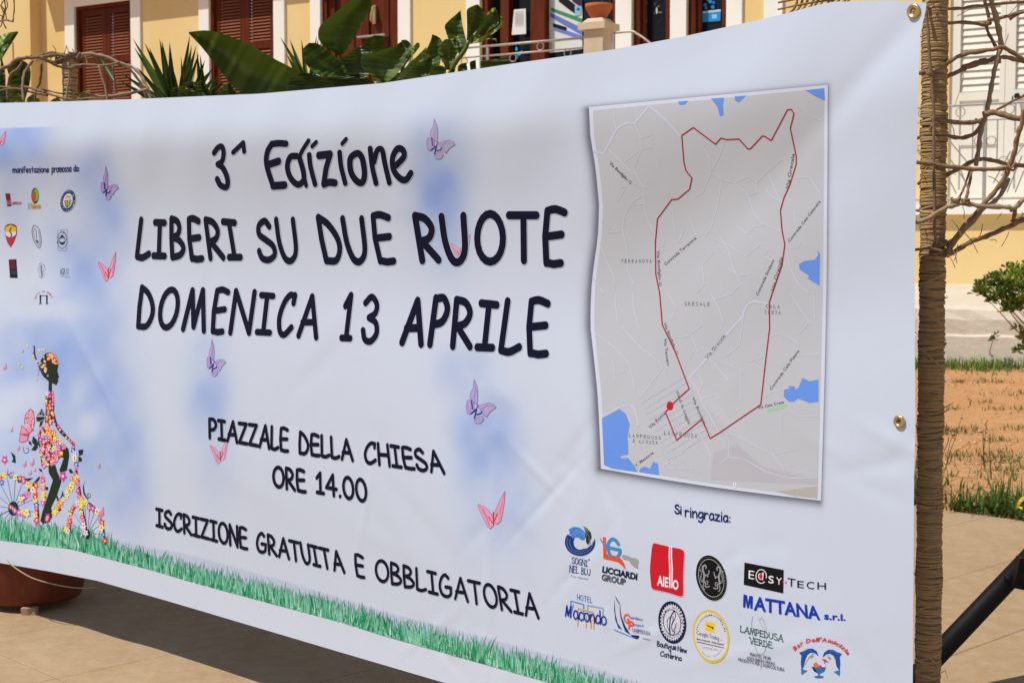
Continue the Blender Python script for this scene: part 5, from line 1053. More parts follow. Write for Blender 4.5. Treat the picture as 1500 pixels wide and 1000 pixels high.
k_.stroke(T([(345, 252), (356, 240), (372, 246)], *a_), .6, (150, 120, 80), 4); k_.stroke(T([(358, 252), (372, 258)], *a_), .6, (90, 150, 210), 4); farc(k_, 'LAMPEDUSA E LINOSA', T([(356, 265)], *a_)[0], 8.6, 13.4, -230, 110, 2, (190, 196, 214), 3); k_.build('logo', banner, 'blue ringed round crest with a striped shield')
k_ = Ink(); k_.poly(T([(25, 400), (40, 388), (60, 385), (80, 390), (88, 402), (88, 440), (74, 480), (57, 508), (40, 485), (28, 445)], *a_), (110, 40, 36), 1); k_.poly(T([(29, 402), (57, 390), (85, 404), (85, 425), (57, 432), (29, 425)], *a_), (222, 178, 40), 2)
k_.poly(T([(29, 425), (57, 430), (85, 425), (84, 442), (57, 460), (30, 445)], *a_), (218, 214, 218), 2.4); k_.poly(T([(30, 445), (57, 458), (84, 443), (72, 478), (57, 503), (42, 482)], *a_), (200, 40, 52), 2.8); k_.stroke(T([(60, 405), (52, 425), (62, 440), (56, 460), (52, 480)], *a_), .9, (70, 80, 110), 4, smooth=True); k_.build('logo', banner, 'yellow white and red shield crest')
k_ = Ink(); k_.stroke(T([(176, 395), (168, 430), (180, 480), (206, 512), (216, 480), (208, 420), (192, 398)], *a_), .45, (120, 124, 144), 2, smooth=True, closed=True); k_.stroke(T([(182, 405), (176, 432), (188, 478), (204, 500), (209, 470), (200, 418)], *a_), .3, (140, 144, 160), 2, smooth=True); k_.stroke(T([(188, 412), (193, 462)], *a_), .35, (110, 114, 130), 3); k_.poly(T([(188, 470), (200, 470), (202, 486), (192, 484)], *a_), (90, 94, 116), 3); k_.build('logo', banner, 'thin grey outlined oval crest')
k_ = Ink(); k_.stroke(T([(302, 418), (352, 416), (350, 524), (304, 526)], *a_), .25, (150, 152, 166), 1, closed=True); k_.poly(T([(308, 466), (326, 440), (345, 466), (335, 462), (326, 455), (316, 462)], *a_), (24, 26, 34), 2); k_.poly(T([(308, 470), (316, 478), (326, 484), (336, 478), (345, 470), (338, 488), (326, 496), (314, 488)], *a_), (24, 26, 34), 2)
farc(k_, 'LEGAMBIENTE', T([(326, 468)], *a_)[0], 5.6, 10.5, -190, 10, 2, (50, 52, 64), 2, .02); farc(k_, 'lampedusa', T([(326, 468)], *a_)[0], 8.0, 13.5, 170, 10, 2, (50, 52, 64), 2, .02, inward=True); k_.build('logo', banner, 'black and white square stamp with a round emblem')
k_ = Ink(); k_.poly(T([(46, 572), (86, 570), (93, 668), (53, 668)], *a_), (32, 28, 42), 1); k_.poly(T([(50, 576), (82, 574), (85, 622), (54, 622)], *a_), (92, 34, 40), 2)
for k in range(3): k_.line(T([(57, 632+k*7), (88, 634+k*7)], *a_), .5, (90, 90, 104), 2)
k_.build('logo', banner, 'dark rectangle logo with maroon upper half')
k_ = Ink()
for k in range(42):
    t = k*2.4; r = (k/42)**.5; x = 219+20*r*math.cos(t); y = 628+44*r*math.sin(t); k_.stroke(T([(x, y), (x+3*math.cos(t*1.7), y+7*math.sin(t*1.3))], *a_), .35, (140, 142, 156), 1)
k_.stroke(T([(216, 605), (220, 655)], *a_), .7, (110, 112, 126), 2); k_.build('logo', banner, 'faint grey coat of arms')
k_ = Ink(); ft(k_, 'AGR', Q(*a_, (315, 618), (342, 618), (342, 652), (315, 652)), (88, 92, 106), 1)
for k in range(4): k_.line(T([(345, 622+k*9), (362, 622+k*9)], *a_), .7, (110, 112, 124), 1)
k_.line(T([(318, 658), (366, 664)], *a_), .6, (110, 112, 124), 1); k_.build('logo', banner, 'small grey letter logo with four short lines')
k_ = Ink(); farc(k_, 'SOTTO UN UNICO', (T([(230, 790)], *a_)[0]), 12, 13, -165, -20, 2.4, (200, 50, 60), 1, .03)
for x, s_ in ((212, 1), (246, -1)):
    for P, w_ in (([(x, 760), (x, 785)], 1.1), ([(x, 762), (x+18*s_, 760)], .45), ([(x, 785), (x-4, 806)], .5), ([(x, 785), (x+5, 806)], .5)): k_.stroke(T(P, *a_), w_, (26, 36, 66), 2)
k_.build('logo', banner, 'two small dark figures under a red arc of letters')

# ------------------------------------------------------------------ eyelets, cords
def torus(mb, c, n, R, r, seg=28, sd=8, col=None):
    n = np.array(n)/np.linalg.norm(n); a = np.cross(n, (0, 0, 1)); a /= np.linalg.norm(a); b_ = np.cross(n, a)
    mb.tube([np.array(c)+R*(a*math.cos(2*math.pi*k/seg)+b_*math.sin(2*math.pi*k/seg)) for k in range(seg+1)], r, sd, col, cap=False)
def disc(mb, c, n, R, seg=20):
    n = np.array(n)/np.linalg.norm(n); a = np.cross(n, (0, 0, 1)); a /= np.linalg.norm(a); b_ = np.cross(n, a)
    mb.add([np.array(c)+R*(a*math.cos(2*math.pi*k/seg)+b_*math.sin(2*math.pi*k/seg)) for k in range(seg)], [tuple(range(seg))])
M['hole'] = mat('yellow_seen_through_eyelet', (.52, .38, .16), .9, .1, noise=[(30, .2, (.4, .3, .1), 2, ONE)])
for (x, y, R) in ((1339.5, 17, .0105), (1318.5, 617, .0088)):
    c = S(x, y, .003); e = MB(); torus(e, c, BN, R, .0032); ey = e.build('eyelet', M['brass'], banner, smooth=True)
    e = MB(); torus(e, c+BN*.0005, BN, R*.72, .0018); e.build('eyelet_lip', M['brass'], ey, smooth=True)
    e = MB(); disc(e, c-BN*.0012, BN, R*.75); e.build('eyelet_hole', M['hole'] if y < 100 else M['bark'], ey)

# ------------------------------------------------------------------ wrapped poles with wicker lanterns
def wrapped_pole(name, label, top, bot, r, pitch, z0, tint=1.0):
    th = thing(name, label, 'wrapped pole', bot, 'poles wound with palm twine')
    top = np.array(top); bot = np.array(bot); L = np.linalg.norm(top-bot); ax = (top-bot)/L
    c = MB(); N_ = 30; c.tube([bot+ax*L*i/N_ for i in range(N_+1)], [r*.985*(1+.03*math.sin(i*1.3)) for i in range(N_+1)], 16); c.build('post', M['core'], th, smooth=True)
    t = MB(); sg = 18; sd = 5; turns = int(L/pitch); a = np.cross(ax, (0, 1, 0)); a /= np.linalg.norm(a); b_ = np.cross(ax, a)
    for q in range(turns):
        if (q+.5)*pitch < z0: continue
        tilt = rng.normal(0, .07); tl = rng.uniform(0, 6.28); off = rng.normal(0, pitch*.25); rr = r*(1+rng.normal(0, .018)+.035*math.sin(q*.13)+.02*math.sin(q*.041)); tr = pitch*rng.uniform(.5, .95)
        base = np.array(lin((204, 170, 124)))*rng.uniform(.8, 1.12)*tint*np.array([1, rng.uniform(.93, 1.03), rng.uniform(.85, 1.05)])
        if rng.random() < .06: tilt *= 4
        P = []
        for k in range(sg+1):
            ph = 2*math.pi*k/sg; P.append(bot+ax*((q+k/sg)*pitch+off*(1 if 0 < k < sg else 1)+r*2*math.tan(tilt)*math.cos(ph+tl))+rr*(a*math.cos(ph)+b_*math.sin(ph)))
        t.tube(P, tr, sd, base, cap=False)
    for q in range(int(turns*.12)):                       # loose diagonal strands
        z = rng.uniform(z0, L*.98); ph0 = rng.uniform(0, 6.28); P = [bot+ax*(z+(k/10)*rng.uniform(.6, 1)*pitch*rng.choice([5, 8]))+(r*1.06)*(a*math.cos(ph0+k*.32)+b_*math.sin(ph0+k*.32)) for k in range(10)]
        t.tube(P, pitch*.32, 4, np.array(lin((196, 162, 116)))*rng.uniform(.6, 1.1)*tint)
    for q in range(int(turns*.08)):                       # frayed ends
        z = rng.uniform(z0, L*.98); ph0 = rng.uniform(0, 6.28); d = a*math.cos(ph0)+b_*math.sin(ph0); s_ = rng.uniform(.008, .03)
        t.tube([bot+ax*z+d*r, bot+ax*(z+s_*.3)+d*(r+s_*.5), bot+ax*(z+s_*rng.uniform(-.4, .9))+d*(r+s_*.8)+a*rng.normal(0, .008)], [.0011, .0009, .0004], 4, np.array(lin((190, 155, 105)))*.8)
    o = t.build('twine_wrapping', M['twine'], th, smooth=True, color=True); o['kind'] = 'stuff'
    return th
PY = 3.02
pt_, pb_ = at_y(1371, -60, PY), at_y(1359, 1000, PY); ax_ = (pt_-pb_)/(pt_[2]-pb_[2]); pole_bot = pb_-ax_*pb_[2]; pole_top = pole_bot+ax_*2.02
polR = wrapped_pole('wrapped_pole', 'tall palm-twine wrapped pole right of the banner carrying a wicker cage, standing on the paving', pole_top, pole_bot, .0240, .0031, .25, .76)
def branch(th, P, rad, mt='bark', knots=True, rr=None, name='branch', seg=4):
    P = cm(P, seg); n_ = len(P); ph = random.random()*6; mb = MB()
    P = [p+rng.normal(0, rad*.12, 3) for p in P]
    mb.tube(P, [rad*(1+.13*math.sin(i*1.9+ph)+.10*random.uniform(-1, 1)) for i in range(n_)], 7); mb.build(name, M[mt], th, smooth=True)
def cage(th, PY, axx, items, dens=1):
    """items: (pixel polyline, radius px, depth offsets at start/end, material)"""
    for (P, r_, d0, d1, mt) in items:
        n_ = len(P); Q3 = []
        for i, (x, y) in enumerate(P):
            t = i/(n_-1); Q3.append(at_y(x, y, PY+d0+(d1-d0)*t))
        branch(th, Q3, r_*1.0/F*PY, mt)
RB = [([(1356, 12), (1359, 40), (1361, 70), (1364, 105), (1367, 150), (1368, 200), (1368, 250), (1369, 300), (1369.5, 335), (1372, 358)], 2.3, -.05, -.035, 'bark'),
      ([(1345, 6), (1362, 13), (1387, 13), (1410, 12), (1440, 8), (1470, 5), (1530, 1)], 2.4, -.04, .10, 'bark'), ([(1386, 34), (1420, 33), (1445, 38)], 2.6, .0, .10, 'bark'), ([(1447, 29), (1470, 25), (1500, 17), (1540, 10)], 2.6, .10, .05, 'bark'), ([(1478, 28), (1495, 18), (1530, 14)], 3.4, .1, .08, 'bark'),
      ([(1440, -6), (1445, 12), (1449, 30), (1445, 40), (1451, 55), (1459, 70)], 2.5, .10, .12, 'bark'), ([(1450, -8), (1458, 22), (1465, 50), (1467, 68)], 4.2, .06, .10, 'palebark'),
      ([(1347, 107), (1361, 106), (1375, 100), (1395, 87), (1420, 78), (1455, 72), (1467, 70), (1485, 78), (1505, 91), (1540, 105)], 3.2, -.035, .02, 'bark'),
      ([(1386, 112), (1400, 107), (1420, 97), (1445, 90), (1458, 85), (1475, 84), (1490, 88), (1530, 96)], 3.3, .03, .12, 'bark'), ([(1410, 100), (1430, 93), (1445, 90)], 4.8, .05, .07, 'bark'),
      ([(1465, 72), (1460, 90), (1455, 112), (1450, 140), (1444, 170), (1437, 190), (1434, 215), (1430, 243)], 3.5, .03, .02, 'palebark'),
      ([(1365, 174), (1390, 178), (1415, 180), (1438, 177)], 3.4, -.04, .0, 'bark'), ([(1440, 168), (1455, 165), (1470, 168), (1490, 174), (1530, 176)], 4.4, .0, -.05, 'bark'), ([(1386, 198), (1405, 202), (1425, 197), (1437, 184)], 3.1, .04, .05, 'bark'),
      ([(1341, 237), (1365, 240), (1390, 244), (1420, 247), (1440, 248), (1470, 247), (1485, 242), (1530, 244)], 3.2, -.05, -.06, 'bark'), ([(1386, 256), (1405, 247), (1425, 236), (1440, 233), (1460, 236), (1480, 242)], 3.1, .03, .08, 'bark'),
      ([(1500, 160), (1497, 180), (1491, 198), (1487, 218), (1481, 238), (1474, 256), (1462, 275), (1447, 292), (1430, 312), (1410, 335), (1395, 356), (1387, 372)], 3.6, -.09, -.025, 'bark'), ([(1478, 262), (1462, 290), (1441, 305), (1425, 325), (1405, 346), (1390, 366)], 3.3, .10, .03, 'palebark'),
      ([(1384, 374), (1400, 367), (1420, 355), (1445, 346), (1470, 335), (1487, 328), (1510, 316), (1540, 300)], 3.6, -.02, .06, 'bark'), ([(1340, 325), (1355, 322), (1372, 312), (1388, 303), (1408, 298), (1420, 299), (1440, 302), (1470, 303), (1487, 303), (1505, 288), (1530, 280)], 3.5, -.04, -.08, 'palebark'),
      ([(1487, 304), (1486, 316), (1485, 329)], 3.2, -.05, .03, 'bark'), ([(1499, 312), (1487, 326)], 2.2, .03, .03, 'palebark'), ([(1421, 250), (1412, 275), (1403, 293)], 1.8, .0, -.05, 'bark'), ([(1424, 248), (1419, 275), (1413, 298)], 2.2, -.04, -.06, 'bark'), ([(1344, 203), (1356, 195), (1370, 183)], 2.8, .05, -.04, 'bark'), ([(1344, 270), (1353, 262), (1362, 262)], 2.4, .04, .04, 'bark'), ([(1341, 308), (1352, 309), (1362, 311)], 2.0, .05, .03, 'bark'),
      ([(1344, 322), (1350, 335), (1360, 348), (1368, 360)], 1.8, .02, -.03, 'bark'), ([(1340, 366), (1360, 364), (1380, 368)], 2.2, -.02, -.04, 'bark'), ([(1480, 0), (1487, -10)], 2.5, .1, .1, 'bark'), ([(1450, 168), (1462, 160), (1500, 140), (1540, 120)], 2.0, .12, .14, 'bark'), ([(1500, 292), (1490, 300), (1480, 310)], 2.2, .08, .08, 'bark')]
cage(polR, PY, None, RB)
def tangle(th, c, PY, rpx, n_, th_px, sy=.5):
    c3 = at_y(c[0], c[1], PY)
    for k in range(n_):
        P = []; a0 = random.random()*6
        for i in range(6): a = a0+i*.9; P.append(c3+np.array([math.cos(a)*rpx, math.sin(a)*rpx, random.uniform(-sy, sy)*rpx])/F*PY)
        branch(th, P, th_px/F*PY, 'bark', name='lashing', seg=3)
tangle(polR, (1372, 362), PY, 21, 5, 1.7, .55); tangle(polR, (1368, 372), PY, 21, 3, 1.5, .3); tangle(polR, (1400, 293), PY-.05, 6, 3, 2.0, .8); tangle(polR, (1414, 296), PY-.06, 5, 3, 1.8, .8); tangle(polR, (1446, 35), PY+.1, 5, 2, 1.6, .8); tangle(polR, (1459, 87), PY+.05, 6, 3, 1.4, .8)
tangle(polR, (1434, 178), PY, 5, 3, 1.4, .9); tangle(polR, (1482, 244), PY-.07, 6, 3, 1.6, .8); tangle(polR, (1362, 107), PY-.04, 5, 3, 1.4, .8); tangle(polR, (1486, 322), PY, 5, 2, 1.4, .8)
for (p, q) in (((1385, 370), (1399, 392)), ((1392, 360), (1402, 386)), ((1403, 358), (1398, 382)), ((1412, 340), (1432, 370)), ((1394, 322), (1408, 345)), ((1439, 328), (1434, 350)), ((1450, 352), (1460, 353)), ((1478, 340), (1467, 361)), ((1467, 312), (1460, 322)), ((1410, 303), (1412, 320)), ((1447, 258), (1463, 268)), ((1430, 10), (1402, 24)), ((1412, 110), (1398, 156)), ((1477, 50), (1470, 68)), ((1352, 380), (1348, 396)), ((1366, 372), (1375, 408)), ((1475, 25), (1490, 8)), ((1383, 660), (1390, 640)), ((1378, 812), (1372, 800)), ((1398, 200), (1392, 180))):
    a, b_ = at_y(*p, PY-.03), at_y(*q, PY-.05); m_ = (a+b_)/2+np.array([.002, 0, .002]); mb = MB(); mb.tube(cm([a, m_, b_], 4), .6/F*PY, 4); mb.build('twig', M['bark'], polR)
# cord from the corner eyelet to the pole and pulling at the lower eyelet
mb = MB(); mb.tube(cm([S(1339.5, 17, .004), at_y(1350, 9, 2.80), at_y(1360, 2, 2.95), at_y(1371, -6, PY-.03)], 5), .0022, 6)
mb.tube(cm([S(1339.5, 17, .004), at_y(1352, 12, 2.82), at_y(1366, 6, PY-.028)], 5), .0016, 6); mb.build('cord', M['rope'], banner, smooth=True)

LY = 6.0; tL = at_y(102, 80, LY); bL = at_y(103, 150, LY); axl = (tL-bL)/(tL[2]-bL[2]); botL = bL-axl*bL[2]
polL = wrapped_pole('wrapped_pole', 'shorter-looking far twine wrapped pole under a wicker dome at the left behind the banner', tL, botL, .0262, .0068, 1.2, .9)
LB_ = [([(102, 82), (80, 81), (60, 84), (40, 85), (24, 88), (12, 97), (-4, 104), (-20, 118)], 2.6, -.02, -.12, 'bark'), ([(100, 86), (82, 78), (62, 80), (45, 84), (30, 86)], 2.2, .02, .05, 'bark'), ([(60, 84), (75, 92), (88, 98), (102, 100), (118, 97)], 2.0, -.15, -.04, 'bark'), ([(48, 89), (38, 103), (34, 115), (33, 130), (35, 150)], 2.0, -.14, -.25, 'bark'),
       ([(32, 92), (25, 103), (17, 108), (12, 125), (12, 152)], 2.2, .15, .2, 'bark'), ([(61, 93), (60, 108), (58, 122), (53, 133), (51, 150)], 1.9, .1, .16, 'bark'), ([(104, 97), (127, 95), (150, 96), (175, 92)], 1.8, -.05, -.1, 'bark'), ([(112, 85), (125, 79), (142, 80), (158, 84), (175, 92), (193, 98), (206, 110), (215, 128), (222, 150)], 2.2, -.02, -.1, 'palebark'),
       ([(110, 88), (130, 82), (150, 84), (172, 93), (190, 102), (203, 118), (211, 134), (218, 150)], 1.9, .05, .08, 'bark'), ([(-10, 126), (10, 128), (35, 127), (58, 133), (80, 140), (100, 146)], 1.7, .1, -.1, 'bark'), ([(-10, 135), (20, 130), (40, 134), (70, 140)], 1.6, -.2, -.2, 'bark'), ([(58, 131), (75, 134), (92, 138)], 1.3, .15, .1, 'bark'),
       ([(112, 136), (130, 139), (152, 141), (175, 139), (200, 134), (216, 131)], 1.8, .05, -.1, 'palebark'), ([(110, 146), (130, 144), (160, 143), (190, 138), (212, 130)], 1.6, .2, .0, 'bark'), ([(145, 97), (150, 115), (155, 132), (158, 150)], 1.9, -.15, -.2, 'bark'), ([(165, 95), (168, 118), (172, 140)], 1.4, .2, .25, 'bark'), ([(100, 92), (102, 110), (99, 130), (97, 150)], 1.5, -.06, -.06, 'palebark'),
       ([(85, 84), (92, 92), (100, 84), (112, 92), (120, 84)], 2.2, -.03, .03, 'bark'), ([(118, 78), (110, 90), (98, 94), (86, 90)], 2.2, -.04, .04, 'bark'), ([(60, 82), (74, 90), (90, 90)], 2.0, .02, .02, 'bark'), ([(125, 80), (128, 96), (120, 99)], 1.4, .03, .0, 'bark')]
cage(polL, LY, None, LB_)
tangle(polL, (102, 84), LY, 12, 5, 1.5, .6); tangle(polL, (96, 88), LY, 14, 4, 1.3, .5); tangle(polL, (214, 130), LY, 4, 2, 1.2, .8); tangle(polL, (34, 132), LY-.2, 4, 2, 1.2, .8)
for k in range(16):
    x = random.uniform(60, 140); y = random.uniform(78, 92); a = at_y(x, y, LY-.03); b_ = at_y(x+random.gauss(0, 9), y+random.gauss(-3, 7), LY-.04); mb = MB(); mb.tube([a, (a+b_)/2+.003, b_], .6/F*LY, 4); mb.build('twig', M['bark'], polL)
# dry vines hanging at the far upper left
vh = thing('dry_vine', 'thin dry vine loops hanging at the upper left corner in front of the wall', 'vine', at_y(10, 30, 5.2))
for P, r_ in (([(19, -10), (21, 12), (19, 31)], 1.0), ([(19, 32), (8, 30), (-8, 32)], 1.4), ([(5, -8), (8, 12), (3, 28), (9, 42)], .9), ([(-5, 5), (6, 14), (10, 30)], .8), ([(12, -8), (2, 8), (6, 22), (1, 40)], .8), ([(-5, 20), (5, 24), (9, 14)], .8), ([(8, -4), (11, 10), (4, 18)], .7)):
    branch(vh, [at_y(x, y, 5.2+.04*i) for i, (x, y) in enumerate(P)], r_/F*5.2, 'bark', name='stem')
mb = MB(); mb.tube([fac(fu(18, 62, .2), fz(18, 62, .2), .20), fac(fu(18.5, 84, .2), fz(18, 84, .2), .20), fac(fu(18.5, 84, .2), 1.2, .20)], .012, 6); mb.build('drain_pipe', M['plaster'], bld)
vt = thing('dry_twig_canopy', 'dark dry twigs of another wicker cage peeking above the banner near its right corner', 'twigs', at_y(1200, -5, 6.5))
for k in range(11):
    x = 1155+k*8.5; y = 16-k*1.6; branch(vt, [at_y(x, y+6, 6.5), at_y(x+7+random.random()*3, y-6, 6.5+.1*(k % 3)), at_y(x+16, y-26, 6.5)], 2.0/F*6.5, 'bark', name='stem')
for y in (4, -6): branch(vt, [at_y(1140, y+10, 6.6), at_y(1190, y, 6.45), at_y(1240, y-6, 6.6), at_y(1290, y-9, 6.8)], 1.6/F*6.5, 'bark', name='stem')

# ------------------------------------------------------------------ clay pot, stone, cord
pc_ = at_y(48, 900, 5.47); pc_[2] = .028
pt = thing('clay_pot', 'reddish brown clay plant pot half hidden behind the lower left end of the banner', 'plant pot', pc_)
b = MB(); b.lathe([(0, 0), (.172, 0), (.178, .012), (.214, .15), (.216, .178), (.207, .18), (.2, .16), (0, .15)], pc_, 64); b.build('body', M['potclay'], pt, smooth=True)
b = MB(); b.lathe([(.2155, .16), (.221, .162), (.222, .19), (.215, .193), (.2075, .182)], pc_, 64); b.build('rim', M['potclay'], pt, smooth=True)
b = MB(); b.lathe([(0, .152), (.199, .152)], pc_, 24); b.build('earth', M['soil'], pt)
for (x, y, s_, lb_, ct) in ((79, 905, (.026, .020, .0135), 'small pale stone wedged under the front of the clay pot', 'stone'), (30, 898, (.03, .03, .014), 'stone block under the left side of the clay pot', 'stone')):
    c = np.array([pc_[0]+.045, pc_[1]-.172, 0]); b = MB(); c[2] = 0
    if x < 50: c = np.array([pc_[0]-.07, pc_[1]+.06, 0])
    vs = [(sx*s_[0]*random.uniform(.8, 1.1), sy*s_[1]*random.uniform(.8, 1.1), 0 if sz < 0 else s_[2]*2*random.uniform(.85, .99)) for sz in (-1, 1) for sx, sy in ((-1, -1), (0, -1.15), (1, -1), (1.1, 0), (1, 1), (0, 1.1), (-1, 1), (-1.1, 0))]
    b.add([c+np.array(v) for v in vs], [tuple(range(8))[::-1], tuple(range(8, 16))]+[(i, (i+1) % 8, 8+(i+1) % 8, 8+i) for i in range(8)]); tag(b.build('stone', M['slab'], None, origin=c), lb_, ct)
b = MB(); P = [(10, 820), (22, 831), (45, 845), (70, 853), (100, 859), (125, 861), (141, 859)]
pts3 = []
for (x, y) in P: pts3.append(at_y(x, y, 5.10+.00002*(x-70)**2))
b.tube(cm(pts3, 5), .0022, 6); tag(b.build('string', M['rope'], None, smooth=True), 'thin pale string sagging across the front of the clay pot', 'string')

# ------------------------------------------------------------------ black tube stand at the right
tb = at_y(1366, 966, 4.30); tt = at_y(1512, 812, 4.55); dd = (tt-tb)/np.linalg.norm(tt-tb)
gb0 = tb-dd*((tb[2]-.03)/dd[2]) if dd[2] > 0 else tb; te = tb+dd*1.05
st_ = thing('tube_stand', 'slanting black metal stand leg with a bracket at the lower right corner', 'stand', (gb0[0], gb0[1], 0))
b = MB(); b.tube([gb0, te], .030, 20); b.build('leg', M['black'], st_, smooth=True)
b = MB(); b.tube([gb0-dd*.05, gb0+dd*.04], .036, 16); b.build('foot', M['rubber'], st_, smooth=True)
jp = at_y(1484, 849, 4.44); b = MB()
side = np.cross(dd, (0, 0, 1)); side /= np.linalg.norm(side); up_ = np.cross(side, dd)
b.box((.0, -.02, -.02), (.40, .02, .07), fn=lambda a, b__, c: jp+np.array([1, .12, -.22])*a/1.03+np.array([0, 1, 0])*b__+np.array([.2, 0, 1])*c); b.build('bracket', M['black'], st_)
b = MB(); bc = at_y(1475, 846, 4.37); b.tube([bc, bc+np.array([0, -.022, 0])], .012, 12); torus(b, bc+np.array([0, -.012, 0]), (0, 1, 0), .011, .003); b.build('bolt', M['black'], st_, smooth=True)

# ------------------------------------------------------------------ broad-leaved plants behind the banner
def leaf_mesh(mb, A, Bq, Y0, Y1, fold, col, col2=None, N_=34, Mw=6):
    strp = [random.random()**2.6 for _ in range(N_+1)]
    def rs(P):
        P = [np.array(p, float) for p in cm(P, 4)]; L = [0]
        for p, q in zip(P[:-1], P[1:]): L.append(L[-1]+np.linalg.norm(q-p))
        s_ = np.linspace(0, L[-1], N_+1); return np.c_[np.interp(s_, L, [p[0] for p in P]), np.interp(s_, L, [p[1] for p in P])]
    a, b_ = rs(A), rs(Bq); V = []; Cc = []; col = np.array(lin(col)); col2 = np.array(lin(col2)) if col2 is not None else col*1.25
    for i in range(N_+1):
        for j in range(Mw+1):
            u = j/Mw; p = a[i]*(1-u)+b_[i]*u; dep = Y0+(Y1-Y0)*i/N_+fold*(1-abs(2*u-1))+.010*math.sin(i*.36+u*4)+.004*math.sin(i*1.7)+random.gauss(0, .0008)
            V.append(at_y(p[0], p[1], dep)); v_ = random.uniform(.92, 1.08)*(1.5 if j == Mw//2 else 1); Cc.append((col*(1-strp[i]*.75)+col2*strp[i]*.75)*v_*1.2)
    mb.add(V, [(i*(Mw+1)+j, i*(Mw+1)+j+1, (i+1)*(Mw+1)+j+1, (i+1)*(Mw+1)+j) for i in range(N_) for j in range(Mw)], np.array(Cc))
def plant(name, label, cat, base, leaves, stems, rbase=.03):
    th = thing(name, label, cat, base)
    for (A, B2, Y0, Y1, fold, c, c2) in leaves:
        m_ = MB(); leaf_mesh(m_, A, B2, Y0, Y1, fold, c, c2); m_.build('leaf', M['leaf'], th, smooth=True, color=True)
    for (P, Ys, r) in stems:
        m_ = MB(); pts = cm([at_y(x, y, Ys) for x, y in P], 5); pts = [np.array(base)*1.0]+pts if False else pts
        m_.tube(pts, [r*(1-.5*i/len(pts)) for i in range(len(pts))], 8, np.array(lin((92, 104, 40)))); m_.build('stem', M['leaf'], th, smooth=True, color=True)
    return th
DGn, LGn = (62, 78, 34), (92, 116, 44)
D = 6.9; sc_ = lambda P, ox, oy, k: T(P, ox, oy, k); z7 = (560, 0, 7.5)
bp = at_y(560, 300, D); bp[2] = 0
